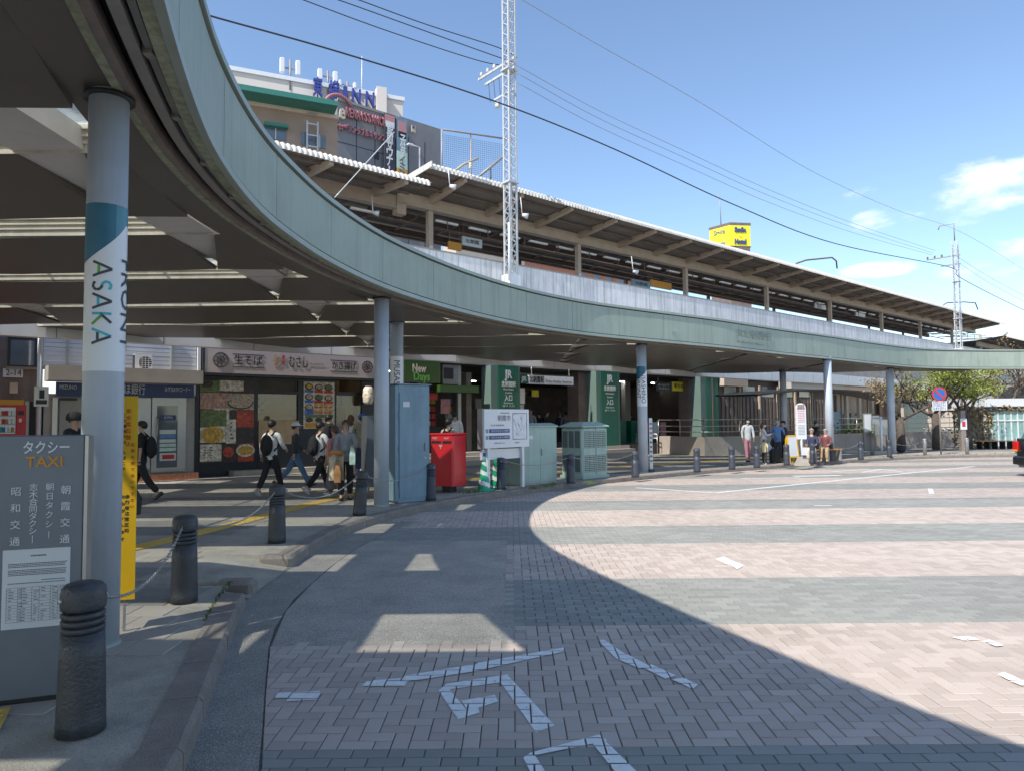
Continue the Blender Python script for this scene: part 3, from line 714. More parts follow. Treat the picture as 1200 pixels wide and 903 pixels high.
beam_ribbon('gutter_pipe', M['gutter_grey'], .155, .20, 3.93, 3.975)
beam_ribbon('gutter_tray', M['gutter_grey'], .225, .30, 3.905, 4.0)
beam_ribbon('gutter_rail', M['rail_brown'], .375, .44, 3.885, 4.0)
beam_ribbon('border_strip', M['gutter_olive'], .44, .50, 3.88, 3.96)
beam_ribbon('gutter_back', M['black'], .05, .50, 4.05, 4.1)
beam_ribbon('border_soffit', M['soffit'], .50, .84, 3.895, 3.96)
beam_ribbon('edge_roof', M['roof_deck'], .05, .86, 4.24, 4.34)
beam_ribbon('edge_riser', M['riser_cream'], .82, .86, 3.965, 4.235)
# pipe clips
b_ = MB(); b_.box(-.03, .03, -.035, .035, -.05, .02); cm_ = b_.mesh('pipe_clip', M['gutter_grey'])
A = resample([tuple(p) for p in offset(ED, .178)], .95)
for p in A:
    if 3 < p.y < 24 and p.x < 9: place('pipe_clip', cm_, canopy, (p.x, p.y, 3.955))
inner = offset(ED, .83); iys, ixs = [], []
for p in inner:
    if not iys or p.y > iys[-1]+1e-3: iys.append(p.y); ixs.append(p.x)
def xin(y): return interp(y, iys, ixs)
YTOP = iys[-1]
D_IN = 20.0
def xwall(y): return max((SU*y - D_IN)/CU, -26.0)
BEAMS = [-22.0, -16.0, -10.1, -4.35, 1.9, 8.3, 13.2, 18.4, 24]
BW = .62
def build_cells():
    k = -6
    while True:
        y0 = 5.95+2.65*k; y1 = y0+1.52; k += 1
        if y0 < -9 or y0 < iys[0]: continue
        if y0 > YTOP-.3: break
        y1 = min(y1, YTOP-.02)
        yl = [y0+(y1-y0)*i/4 for i in range(5)]
        bx = MB(); has = False
        for a, b in zip([-40]+BEAMS, BEAMS+[60]):
            # panel between beam a (its right edge is slanted) and beam b
            rows = []
            for j, y in enumerate(yl):
                f = j/4.0; l_ = a + BW*(1-f) + .02*f; r_ = b
                lo, hi = xwall(y), xin(y)
                l2, r2 = min(max(l_, lo), hi), min(max(r_, lo), hi)
                rows.append((y, l2, r2))
            if max(r-l for _, l, r in rows) < .08: continue
            def zc(x, f):
                if b-a > 30: return 3.97-.11*f
                mid = (a+b)/2; return 3.975 - .11*f - .05*(1-abs(x-mid)/((b-a)/2))
            p_ = MB(); vs = []; nx = 8
            for jj, (y, l, r) in enumerate(rows):
                for q in range(nx+1): x = l+(r-l)*q/nx; vs.append((x, y, zc(x, jj/4)))
            n1 = len(vs); vs += [(x, y, z+.05) for x, y, z in vs]
            fs = []
            for j in range(4):
                for q in range(nx):
                    i_ = j*(nx+1)+q; fs.append((i_, i_+nx+1, i_+nx+2, i_+1)); fs.append((n1+i_, n1+i_+1, n1+i_+nx+2, n1+i_+nx+1))
            for q in range(nx): fs.append((q, q+1, n1+q+1, n1+q)); e = 4*(nx+1); fs.append((e+q+1, e+q, n1+e+q, n1+e+q+1))
            for j in range(4): i_ = j*(nx+1); fs.append((i_+nx+1, i_, n1+i_, n1+i_+nx+1)); i_ += nx; fs.append((i_, i_+nx+1, n1+i_+nx+1, n1+i_))
            p_.add(vs, fs, False); p_.build('soffit_panel', M['soffit'], canopy); has = True
        # the roof box above the row
        rows = [(y, min(xwall(y), xin(y)), xin(y)) for y in yl]
        vs = [(l, y, 4.02) for y, l, r in rows] + [(r, y, 4.02) for y, l, r in rows]
        n = len(rows); poly = [(l, y) for y, l, r in rows] + [(r, y) for y, l, r in reversed(rows)]
        poly = poly[::-1]
        bx.prism(poly, 4.03, 4.22); bx.build('roof_box', M['riser_cream'], canopy)
        lo, hi = xwall(y0)+.01, xin(y0)-.01
        if hi-lo > .1: r_ = MB(); r_.box(lo, hi, y0-.012, y0-.001, 3.965, 4.225); r_.build('riser', M['riser_cream'], canopy)
        # frame rails in the light slot
        for dy, z in ((-.025, 4.04), (-.035, 4.10), (-.045, 4.165)):
            lo, hi = xwall(y0)+.02, xin(y0)-.02
            if hi-lo > .1: r_ = MB(); r_.box(lo, hi, y0+dy-.01, y0-.013, z, z+.022); r_.build('slot_rail', M['riser_cream'], canopy)
        lo, hi = xwall(y0), xin(y0)
        for bxm in BEAMS:                                    # metal cheeks beside the beams
            if lo < bxm < hi-1.2: r_ = MB(); r_.box(bxm+BW+.004, bxm+BW+.07, y0-1.12, y0, 4.0, 4.21); r_.build('slot_cheek', M['gutter_grey'], canopy)
        # glass over the slot in front of the row
        g0 = y0-1.17; 
        if hi-lo > .2:
            g_ = MB(); g_.box(lo, hi, g0, y0+.02, 4.228, 4.236); g_.build('skylight', M['glass_roof'], canopy)
            x_ = lo+.5
            while x_ < hi-.1:
                if -12 < x_ < 12 and g0 > 0: d_ = MB(); d_.box(x_-.02, x_+.02, g0, y0, 4.20, 4.227); d_.build('glazing_bar', M['gutter_grey'], canopy)
                x_ += 1.9
build_cells()
for bxm in BEAMS:
    ys = [y for y in [iys[0]+.1*i for i in range(int((YTOP-iys[0])/.1))] if xwall(y) < bxm and xin(y) > bxm+BW]
    runs = []
    for y in ys:
        if runs and y-runs[-1][1] < .15: runs[-1][1] = y
        else: runs.append([y, y])
    for a, b in runs:
        if b-a > .3: b_ = MB(); b_.box(bxm, bxm+BW, a, b, 3.99, 4.19); b_.build('roof_beam', M['beam_white'], canopy)
# deck over everything but the slots is the roof boxes; a thin cap keeps them weathertight
b_ = MB(); b_.box(-12, 62, 0, .28, 3.70, 4.3)
for s0 in [-12+2.4*i for i in range(31)]: pass
ifs = b_.build('inner_fascia', M['beam_white'], canopy, W(0, 20.02), ST_ROT)
for i in range(31): b_ = MB(); b_.box(-.01, .01, -.004, 0, 3.70, 4.3); b_.build('joint_line', M['gutter_grey'], canopy, W(-12+2.4*i, 20.02), ST_ROT)
# station name, faded, on the fascia
def on_fascia(t, px0, px1, py, size, m):
    y = None
    p0 = min(ED, key=lambda p: abs(CX+FPX*(p.x/p.y)-px0)); p1 = min(ED, key=lambda p: abs(CX+FPX*(p.x/p.y)-px1))
    d = p1-p0; c = (p0+p1)/2; nn = Vector((d.y, -d.x)).normalized()*.03
    z = CAM_H + (pxray((px0+px1)/2, py).z/pxray((px0+px1)/2, py).y)*c.y
    text(t, size, m, canopy, (c.x+nn.x, c.y+nn.y, z), (pi/2, 0, math.atan2(d.y, d.x)), width=d.length, ext=.003)
M_('faded_letter', (.21,.26,.235), .6, 0, .3, 8)
on_fascia('JR北朝霞駅', 860, 902, 393.5, .34, M['faded_letter']); on_fascia('JR Kita-Asaka Station', 864, 898, 402, .12, M['faded_letter'])

# columns
def column(x, y, zb, r=.15, top=3.96, wrap=None, par=canopy):
    b_ = MB(); b_.lathe([(r,0), (r,top-zb)], 32, smooth=True)
    c = b_.build('column', M['column_paint'], par, (x, y, zb))
    b_ = MB(); b_.lathe([(r+.035,0), (r+.035,.025)], 32); b_.build('column_collar', M['black'], c, (0,0,3.845-zb if top > 3.8 else top-zb-.03))
    b_ = MB(); b_.lathe([(r+.02,0), (r+.006,.03)], 24); b_.build('column_foot', M['fascia_edge'], c, (0,0,-.005))
    return c
def on_cyl(me, r, zc, ang0, flip=False):                    # text x runs down the column, text y round it to the viewer's right
    for v in me.vertices:
        x, y, z = v.co; a = ang0 + y/r; v.co = ((r+z)*cos(a), (r+z)*sin(a), zc - x)
def cyl_text(s, size, m, c, r, zc, ang0, width=None, name='lettering'):
    o = text(s, size, m, c, (0,0,0), (0,0,0), width=width, ext=.001, name=name)
    bm_ = bmesh.new(); bm_.from_mesh(o.data); bmesh.ops.subdivide_edges(bm_, edges=[e for e in bm_.edges if e.calc_length() > .05], cuts=2); bm_.to_mesh(o.data); bm_.free()
    on_cyl(o.data, r+.0035, zc, ang0); o.data.materials.clear(); o.data.materials.append(m); return o
def cyl_patch(r, z_lo, z_hi, a0, a1, n=24):                 # z_lo, z_hi are functions of angle
    b_ = MB(); vs = []
    for i in range(n+1):
        a = a0+(a1-a0)*i/n; vs += [(r*cos(a), r*sin(a), z_lo(a)), (r*cos(a), r*sin(a), z_hi(a))]
    b_.add(vs, [(2*i, 2*i+2, 2*i+3, 2*i+1) for i in range(n)], True); return b_
def wrap_art(c, x, y, r, z0, z1, words, letters=True):
    view = math.atan2(-y, -x)                               # direction from the column to the viewer
    b_ = cyl_patch(r+.0015, lambda a: z0, lambda a: z1, view-pi, view+pi, 48); b_.build('white_wrap', M['white_wrap'], c)
    H_ = z1-z0
    lo = lambda a: z1 - H_*(.36 - .25*min(1, max(0, (a-view+1.5)/2.6))**1.6)
    cyl_patch(r+.0025, lo, lambda a: z1, view-1.5, view+.45, 20).build('teal_band', M['teal'], c)
    cyl_patch(r+.0025, lo, lambda a: z1, view+.45, view+2.6, 20).build('light_teal_band', M['teal_light'], c)
    return view
zc1 = .12; c1p = Vector((-2.79, 4.72)); c1 = column(c1p.x, c1p.y, zc1, .125)
v1 = wrap_art(c1, c1p.x, c1p.y, .125, 1.955-zc1, 3.09-zc1, None)
def strokes(segs, parent, r, zc, ang0, s, name):            # unit letter box, x along the word, y up
    for (ax, ay, bx_, by_, mk) in segs:
        b_ = MB(); a, b = Vector((ax, ay)), Vector((bx_, by_)); d = (b-a).normalized(); nn = Vector((-d.y, d.x))*.075; n = 5
        pts = []
        for i in range(n+1):
            p = a+(b-a)*i/n; pts += [p-nn, p+nn]
        vs = [((r)*cos(ang0+p.y*s/r), (r)*sin(ang0+p.y*s/r), zc-p.x*s) for p in pts]
        b_.add(vs, [(2*i, 2*i+1, 2*i+3, 2*i+2) for i in range(n)], True); b_.build(name, M[mk], parent)
sz = .118; r_ = .13; z_ = 2.69-zc1; a_ = v1-.62
A_ = lambda x, m1, m2, m3: [(x,0,x+.42,1,m1), (x+.42,1,x+.84,0,m2), (x+.2,.32,x+.64,.32,m3)]
def arcs(cx_, cy_, rr, a0, a1, mk, n=5):
    P_ = [(cx_+rr*cos(a0+(a1-a0)*i/n), cy_+rr*sin(a0+(a1-a0)*i/n)) for i in range(n+1)]
    return [(p[0],p[1],q[0],q[1],mk) for p, q in zip(P_, P_[1:])]
word = A_(0,'ink','ink','leaf_green') + arcs(1.42,.74,.25,-pi/2,pi*.18-2*pi+2*pi-pi*2+pi*2,'ink') 
word = A_(0,'ink','ink','leaf_green') + arcs(1.38,.73,.24,R(30),R(270),'cyan') + arcs(1.38,.26,.25,R(90),R(-150),'ink') + A_(1.85,'ink','ink','cyan') + [(2.98,0,2.98,1,'cyan'), (3.5,1,2.98,.42,'ink'), (3.1,.5,3.6,0,'leaf_green')] + A_(3.85,'cyan','ink','ink')
strokes(word, c1, .1295, z_, a_, sz, 'letter')
cyl_text('FRONT', .15, M['ink'], c1, .127, 2.42-zc1, v1+1.15, width=.62)
c2p = G(447,592,.12); column(c2p.x, c2p.y, c2p.z, .135)
c3p = G(754,554,.12)*1.02; c3 = column(c3p.x, c3p.y, gz(c3p.y)+.12, .15); zz = gz(c3p.y)+.12
b_ = None; v3 = wrap_art(c3, c3p.x, c3p.y, .15, 2.0-zz, 3.2-zz, None)
cyl_text('MUSASHINO', .2, M['ink'], c3, .155, 2.62-zz, v3+.3, width=1.05); cyl_text('FRONT', .2, M['ink'], c3, .155, 2.55-zz, v3-.75, width=.62)
c4p = G(973,540,.12)*1.03; column(c4p.x, c4p.y, gz(c4p.y)+.12, .15)
c5p = G(1046,532,.12)*1.02; column(c5p.x, c5p.y, gz(c5p.y)+.12, .16)
cbp = Vector((-2.62,15.7)); cb = column(cbp.x, cbp.y, .07, .15); vb = math.atan2(-cbp.y, -cbp.x)
cyl_patch(.152, lambda a: 1.9, lambda a: 3.0, vb-pi, vb+pi, 40).build('white_wrap', M['white_wrap'], cb); cyl_text('MUSASHINO', .2, M['ink'], cb, .155, 2.4, vb, width=1.0)
cxp = atY(919, 500, 33.5); column(cxp.x, 33.5, gz(33)+.12, .15)
for q in ((-9.6,10.5), (-10.5,14.5), (-6.8,5.2), (-7.5,1.5), (-13,8)): pass

# ================================================================== STREET FURNITURE
def gpos(x, y, dz=.13): return (x, y, gz(y)+dz)
# ---- bollards
def bollard(label, loc, far=False, steel=False):
    t = thing('bollard', label, 'bollard', loc, random.uniform(0, 6), 'bollards along the kerb')
    n = 28 if not far else 16
    if steel:
        b_ = MB(); b_.lathe([(.075,0),(.075,.63),(.07,.645)], n); b_.build('post', M['steel_bollard'], t)
        b_ = MB(); b_.lathe([(.075,.645),(.078,.66),(.076,.70),(.05,.715),(.0,.72)], n); b_.build('cap', M['gutter_grey'], t)
        return t
    pr = [(.108,0),(.106,.06),(.099,.35),(.094,.47)]
    b_ = MB(); b_.lathe(pr, n); m = M['rubber_far'] if far else M['rubber']; b_.build('post', m, t)
    for i in range(3):
        z = .478+.033*i; b_ = MB(); b_.lathe([(.084,z-.008),(.091,z),(.096,z+.004),(.096,z+.019),(.091,z+.023),(.084,z+.026)], n); b_.build('rib', m, t)
    b_ = MB(); b_.lathe([(.088,.577),(.096,.583),(.099,.60),(.099,.655),(.094,.682),(.078,.70),(.045,.71),(.001,.712)], n); b_.build('cap', m, t)
    for sx_ in (-1, 1): b_ = MB(); b_.ball((.097*sx_,0,.63), .013, n=8, m=5); b_.build('chain_eye', M['chain'], t)
    return t
BP = {1:(-2.09,3.41),2:(-2.74,5.83),3:(-2.93,8.66),4:(-2.49,11.3)}
px_b = {5:(504.6,585.5),6:(587.5,572.5),7:(669,565.5),8:(744.5,558.5),9:(817,552.5),10:(858,549.5),11:(887,547.5),12:(922,544.5),13:(952.6,542.5),14:(974,539.5),15:(1009,538),16:(1042.5,535),17:(1084,532.5),18:(1133.5,531.5),19:(1192,530.5)}
for k, p in px_b.items(): g = G(*p, .13); BP[k] = (g.x, g.y)
BL = {1:'large black rubber bollard standing close in front of the grey taxi board', 2:'black rubber bollard beside the kerb end with chains both sides, second nearest', 3:'black bollard at the start of the curved kerb, past the driveway gap',
 4:'black bollard leaning slightly in front of the second canopy column', 5:'black bollard between the tall blue cabinet and the red postbox', 6:'black bollard in front of the white city map board',
 7:'dark bollard between the two green cabinets', 8:'dark bollard just left of the MUSASHINO FRONT column', 9:'dark bollard alone in front of the stone ramp wall', 10:'dark bollard left of the man in pink trousers',
 11:'dark bollard in front of the child in the yellow shirt', 12:'dark bollard in front of the yellow standing sign', 13:'dark bollard in front of the seated elderly person', 14:'dark bollard at the foot of the fourth kerbside column',
 15:'dark bollard with chain between the two right hand columns', 16:'dark bollard at the foot of the last kerbside column', 17:'steel bollard left of the no parking sign', 18:'steel bollard right of the no parking sign', 19:'steel bollard beside the black car at the picture edge'}
for k, (x, y) in BP.items():
    b = bollard(BL[k], gpos(x, y), far=k > 4, steel=k >= 17)
    if k == 4: b.rotation_euler = (0, R(4), 0)
# ---- chains hung between bollards
bl = MB(); pts = [(.017*cos(a)*1.0, .0095*sin(a), 0) for a in [2*pi*i/8 for i in range(8)]]; bl.path(pts, .0032, 4, True); link_me = bl.mesh('link', M['chain'])
def chain(label, a, b, za, zb, sag, parts=True):
    a = Vector((*a, za)); b = Vector((*b, zb)); L_ = (b-a).length
    t = thing('chain', label, 'chain', tuple(a), 0, 'chains hung between the bollards')
    n = 60; pts = [(b-a)*(i/n) + Vector((0,0,-4*sag*(i/n)*(1-i/n))) for i in range(n+1)]
    if parts:
        rs = resample([tuple(p) for p in pts], .0285)
        for i, (p, q) in enumerate(zip(rs, rs[1:])):
            d = (q-p); m_ = d.to_track_quat('X', 'Z').to_matrix() @ Matrix.Rotation(pi/2*(i % 2) + R(20), 3, 'X')
            o = place('link', link_me, t, (p+q)/2); o.rotation_euler = m_.to_euler()
    else:
        b_ = MB(); rs = resample([tuple(p) for p in pts], .05)
        for i, (p, q) in enumerate(zip(rs, rs[1:])): b_.tube(p, q, .009 if i % 2 else .006, n=5)
        tag(b_.build('links', M['chain'], t), kind='stuff')
def bz(k): return gz(BP[k][1])+.13+.63
def off(k, j, r=.1):
    a, b = Vector(BP[k]), Vector(BP[j]); return a + (b-a).normalized()*r
CHL = [(1,2,'silver chain between the nearest bollard and the one behind it',.20,True),(2,3,'silver chain between the second and third nearest bollards',.17,True),(3,4,'silver chain from the kerb end bollard to the one by the second column',.2,True),
 (4,5,'thin chain passing in front of the tall blue cabinet',.16,False),(6,7,'chain in front of the plain green cabinet',.14,False),(7,8,'chain in front of the louvred green cabinet',.14,False),(14,15,'pale chain right of the fourth kerbside column',.18,False),(16,17,'pale chain right of the last kerbside column',.18,False)]
for i, j, lb, sg, pr in CHL: chain(lb, off(i,j), off(j,i), bz(i), bz(j), sg, pr)

# ---- taxi rank board
taxi = thing('taxi_sign', 'tall grey taxi rank board with white and orange lettering and a paper notice', 'sign', gpos(-2.52, 3.76), 0)
TR = math.atan2(.10, .30); taxi.rotation_euler.z = R(19)
TW, TH_ = .40, 1.40
z_top = CAM_H + (pxray(95, 509).z/pxray(95, 509).y)*3.8
th = z_top - (gz(3.76)+.13)
b_ = MB(); b_.cbox(-.33, .175, 0, .12, .03, th, .006); b_.build('board', M['taxi_grey'], taxi)
b_ = MB(); b_.box(-.32, .165, .01, .11, 0, .03); b_.build('plinth', M['black'], taxi)
b_ = MB(); b_.box(.178, .195, .0, .12, .03, th-.005); b_.build('edge_strip', M['alu'], taxi)
def tt(s, size, m, x, z, **k): return text(s, size, m, taxi, (x+TX, -.004, z), (pi/2,0,0), ext=.0015, **k)
TX = .07
LW, LO = M['lettering_white'], M['lettering_orange']
tt('タクシー', .075, LW, -.072, th-.07, width=.215, bold=.001); tt('TAXI', .08, LO, -.08, th-.145, width=.172, bold=.0012)
for s, x in (('昭和交通', -.207), ('朝霞交通', .023)):
    for i, ch in enumerate(s): tt(ch, .05, LW, x, th-.30-.088*i)
for s, x, dz in (('志木合同タクシー', -.127, .0385), ('朝日タクシー', -.052, .050)):
    for i, ch in enumerate(s):
        o = tt('|' if ch == 'ー' else ch, .042, LW, x, th-.28-dz*i)
b_ = MB(); b_.box(-.29, .075, -.003, -.0005, th-1.02, th-.605); b_.build('notice', M['paper'], taxi, (.057,0,0)).scale = (.85, 1, 1)
pz = th-.605
def nt_line(x0, x1, z, h, m='print_grey', par=taxi, y=-.0045): b_ = MB(); b_.box(x0, x1, y, y+.001, z-h/2, z+h/2); return b_
b_ = MB(); random.seed(3)
for i, z in enumerate([pz-.035]+[pz-.075-.0085*i for i in range(8)]+[pz-.165, pz-.178]):
    x = -.14 if i == 0 else -.26; xe = -.06 if i == 0 else (.05 if i < 9 else .045)
    if i == 4: continue
    if i >= 9: x = -.08 if i == 9 else -.26
    while x < xe:
        w_ = random.uniform(.004, .011); b_.box(x, x+w_, -.0042, -.003, z-.0022-(.0015 if i == 0 else 0), z+.0022+(.0015 if i == 0 else 0)); x += w_+random.uniform(.001, .003)
q_ = b_.build('notice_text', M['print_grey'], taxi, (.057,0,0)); q_.scale = (.85, 1, 1); tag(q_, kind='stuff')
b_ = MB(); z0, z1 = th-.985, pz-.20
for i in range(13): z = z0+(z1-z0)*i/12; b_.box(-.265, .05, -.0042, -.003, z-.0006, z+.0006)
for x in (-.265, -.205, -.185, -.13, -.09, -.03, .01, .05): b_.box(x-.0006, x+.0006, -.0043, -.003, z0, z1)
for i in range(12):
    z = z0+(z1-z0)*(i+.5)/12
    for x in (-.255, -.20, -.178, -.12, -.08, -.02, .02):
        if random.random() < .8: b_.box(x, x+random.uniform(.01, .03), -.0042, -.003, z-.002, z+.002)
q_ = b_.build('notice_table', M['print_grey'], taxi, (.057,0,0)); q_.scale = (.85, 1, 1); tag(q_, kind='stuff')

# ---- yellow warning plate behind the first column
ys = thing('warning_plate', 'narrow yellow upright notice with red and black lettering beside the first column', 'sign', gpos(-2.785, 4.99), 0)
ytop = CAM_H + (pxray(148, 463).z/pxray(148, 463).y)*4.85 - ys.location.z; ybot = CAM_H + (pxray(143, 706).z/pxray(143, 706).y)*4.9 - ys.location.z
ys.rotation_euler.z = R(16); 
b_ = MB(); b_.box(-.04, .08, -.004, .004, ybot, ytop); b_.build('plate', M['sign_yellow'], ys)
b_ = MB(); b_.box(-.052, -.041, -.012, .16, ybot, ytop+.005); b_.build('side_sheet', M['sheet_grey'], ys)
b_ = MB(); b_.box(.005, .02, .006, .02, 0, ytop-.1); b_.build('stake', M['gutter_grey'], ys)
def col_text(s, size, x, z, m, step_): 
    for i, ch in enumerate(s): text(ch, size, m, ys, (x*.95, -.005, z-step_*i), (pi/2,0,0), ext=.0008, bold=.0006)
col_text('安全喫煙禁止', .036, .022, ytop-.11, M['print_red'], .047); col_text('歩行者注意区域', .03, .022, ytop-.72, M['print_black'], .04)
col_text('この場所では、たばこの', .026, -.006, ytop-.14, M['print_black'], .038); col_text('吸殻を捨てないで下さい', .026, .055, ytop-.35, M['print_red'], .044); col_text('おねがいします', .026, -.006, ytop-.72, M['print_black'], .05)

# ---- metal plate and tall blue cabinet
t = thing('notice_board', 'narrow grey metal board edge on, left of the second column', 'sign', gpos(-3.02, 14.7), R(20))
b_ = MB(); b_.box(-.06, .08, 0, .9, .25, 1.66); b_.build('board', M['taxi_grey'], t)
b_ = MB(); b_.box(-.03, -.0, .05, .09, 0, .25); b_.build('leg', M['gutter_grey'], t); b_ = MB(); b_.box(-.03, 0, .78, .82, 0, .25); b_.build('leg', M['gutter_grey'], t)
b_ = MB(); b_.cbox(.082, .1, .03, .87, .6, 1.5, .004); b_.build('frame', M['alu'], t)
gA = G(463, 589, .13); gB = G(503, 586, .13); wd = (gB-gA).length
t = thing('utility_cabinet', 'tall weathered blue steel cabinet between the second column and the red postbox', 'cabinet', (gA.x, gA.y, gA.z), math.atan2(gB.y-gA.y, gB.x-gA.x)+R(4))
h_ = CAM_H + (pxray(483, 450).z/pxray(483, 450).y)*gA.y - gA.z
b_ = MB(); b_.cbox(.06, wd+.04, 0, .55, .0, h_, .01); b_.build('body', M['cabinet_blue'], t)
b_ = MB(); b_.box(0, .055, -.01, .56, .04, h_-.02); b_.build('edge_post', M['blue_paint'] if False else M['cabinet_blue'], t)
b_ = MB(); b_.box(.09, wd+.01, -.014, -.002, .08, h_-.15); b_.build('door', M['cabinet_blue'], t)
b_ = MB(); b_.box(wd-.08, wd-.055, -.04, -.015, .95, 1.1); b_.build('handle', M['gutter_grey'], t)
b_ = MB(); b_.box(.03, wd+.07, -.03, .58, h_, h_+.02); b_.build('cap', M['cabinet_blue'], t)

for z_ in (.3, .95, 1.6): b_ = MB(); b_.box(.075, .1, -.03, -.013, z_, z_+.09); b_.build('hinge', M['gutter_grey'], t)
b_ = MB(); b_.box(.16, .30, -.018, -.0145, h_-.42, h_-.32); b_.build('label_plate', M['paper'], t)
b_ = MB(); b_.tube((wd-.067,-.02,.82), (wd-.067,-.014,.82), .016, n=10); b_.build('lock', M['alu'], t)
# ---- red postbox
g = G(526, 576, .13)
t = thing('postbox', 'square red postbox on a dark pedestal beside the blue cabinet', 'postbox', (g.x, g.y+.1, g.z), R(-28))
pw = .33; zt = CAM_H + (pxray(524, 508).z/pxray(524, 508).y)*g.y - g.z
b_ = MB(); b_.cbox(-pw, pw*.8, -.25, .30, .14, zt, .035); b_.build('body', M['post_red'], t)
b_ = MB(); b_.cbox(-.12, .12, -.12, .12, 0, .14, .02); b_.build('pedestal', M['black'], t)
b_ = MB(); b_.cbox(-pw-.012, pw*.8+.012, -.262, .312, zt-.012, zt+.02, .01); b_.build('lid', M['post_red'], t)
for x0, x1 in ((-.29, -.04), (.0, .23)): b_ = MB(); b_.box(x0, x1, -.256, -.246, zt-.2, zt-.145); b_.build('slot', M['black'], t); 
b_ = MB(); b_.box(-.25, .2, -.256, -.249, .2, zt-.5); b_.build('door', M['post_red'], t)
text('〒', .12, M['lettering_white'], t, (-.05, -.258, zt-.28), ext=.001); text('POST', .05, M['lettering_white'], t, (-.2, -.258, zt-.09), ext=.001)
text('〒', .10, M['lettering_white'], t, (-.337, .02, zt-.28), (pi/2,0,-pi/2), ext=.001); text('POST', .05, M['lettering_white'], t, (.1, -.258, zt-.09), ext=.001)

# ---- city map board
gA = G(572, 574, .13); gB = G(612.5, 570, .13)
ang = math.atan2(gB.y-gA.y, gB.x-gA.x)
t = thing('map_board', 'white city map board on two posts in front of the station entrance', 'sign', tuple(gA), ang)
L_ = (gB-gA).length; zt = CAM_H + (pxray(593, 479).z/pxray(593, 479).y)*(gA.y+.2) - gA.z; zb = CAM_H + (pxray(593, 524).z/pxray(593, 524).y)*(gA.y+.2) - gA.z
for x in (.0, L_): b_ = MB(); b_.box(x-.035, x+.035, -.03, .04, 0, zb+.05); b_.build('leg', M['white_metal'], t)
b_ = MB(); b_.box(-.16, L_+.17, -.06, .03, zb, zt); b_.build('panel', M['white_metal'], t)
b_ = MB(); b_.box(-.20, -.165, -.05, .12, zb-.02, zt+.01); b_.build('side_panel', M['sheet_grey'], t)
b_ = MB(); b_.box(-.14, L_+.09, .045, .10, zb-.26, zb-.03); b_.build('lower_board', M['white_metal'], t)
PW = L_+.33; x0 = -.16
def mp_(s, size, fx, fz, m='print_grey', **k): text(s, size, M[m], t, (x0+PW*fx, -.0615, zb+(zt-zb)*fz), ext=.001, **k)
mp_('朝霞市', .14, .43, .76, bold=.0015); mp_('朝霞市観光案内図', .035, .45, .90); mp_('埼玉県 市役所案内図', .045, .28, .58)
for fz in (.44, .27):
    b_ = MB(); b_.box(x0+PW*.10, x0+PW*.55, -.0635, -.0605, zb+(zt-zb)*(fz-.05), zb+(zt-zb)*(fz+.05)); b_.build('blue_bar', M['sign_navy'], t)
    text('あなたのまちの案内', .05, M['lettering_white'], t, (x0+PW*.34, -.0645, zb+(zt-zb)*fz), ext=.0008, width=PW*.38)
    b_ = MB(); b_.box(x0+PW*.03, x0+PW*.085, -.0635, -.0605, zb+(zt-zb)*(fz-.05), zb+(zt-zb)*(fz+.05)); b_.build('icon', M['cabinet_blue'], t)
mp_('048-463-1111', .06, .33, .12); mp_('朝霞市役所', .03, .72, .12)
b_ = MB(); fx0, fx1, fz0, fz1 = x0+PW*.62, x0+PW*.95, zb+(zt-zb)*.2, zb+(zt-zb)*.9
for a in ((fx0,fx1,fz0,fz0+.012),(fx0,fx1,fz1-.012,fz1),(fx0,fx0+.012,fz0,fz1),(fx1-.012,fx1,fz0,fz1)): b_.box(a[0],a[1],-.064,-.0605,a[2],a[3])
b_.build('map_frame', M['sign_navy'], t)
b_ = MB(); random.seed(5)
for i in range(26):
    p = (random.uniform(fx0,fx1), random.uniform(fz0,fz1)); a = random.choice([.6, -.9, 1.2, .1, 2.2])+random.uniform(-.2,.2); l = random.uniform(.05,.2)
    q = (min(max(p[0]+l*cos(a),fx0+.01),fx1-.01), min(max(p[1]+l*sin(a),fz0+.01),fz1-.01)); b_.tube((p[0],-.0625,p[1]), (q[0],-.0625,q[1]), .0022, n=4)
tag(b_.build('map_lines', M['sign_navy'], t), kind='stuff')
b_ = MB(); b_.box(-.11, -.03, .04, .044, zb-.18, zb-.10); b_.build('arrow_sign', M['blue_paint'], t)
# ---- striped cones
def cone(label, loc, rz):
    t = thing('traffic_cone', label, 'traffic cone', loc, rz, 'green and white cones by the map board')
    b_ = MB(); b_.cbox(-.19, .19, -.19, .19, 0, .03, .02); b_.build('base', M['cone_green'], t)
    # the skin is cut along slanting stripes
    g_, w_ = MB(), MB(); n, m = 24, 28
    def pt(i, j): r = .145-.105*j/m; a = 2*pi*i/n; return (r*cos(a), r*sin(a), .03+.67*j/m)
    for j in range(m):
        for i in range(n):
            ph = (j/m*3.0 + i/n) % 1.0; tgt = w_ if ph < .42 and j < m-3 else g_
            tgt.add([pt(i,j), pt(i+1,j), pt(i+1,j+1), pt(i,j+1)], [(0,1,2,3)], True)
    g_.build('cone_body', M['cone_green'], t); w_.build('white_stripes', M['cone_white'], t)
g = G(567.5, 574, .13); cone('green and white striped traffic cone left of the map board', (g.x, g.y, g.z), .4); g = G(581, 573, .13); cone('green and white striped traffic cone behind the map board leg', (g.x, g.y+.3, g.z), 2.0)
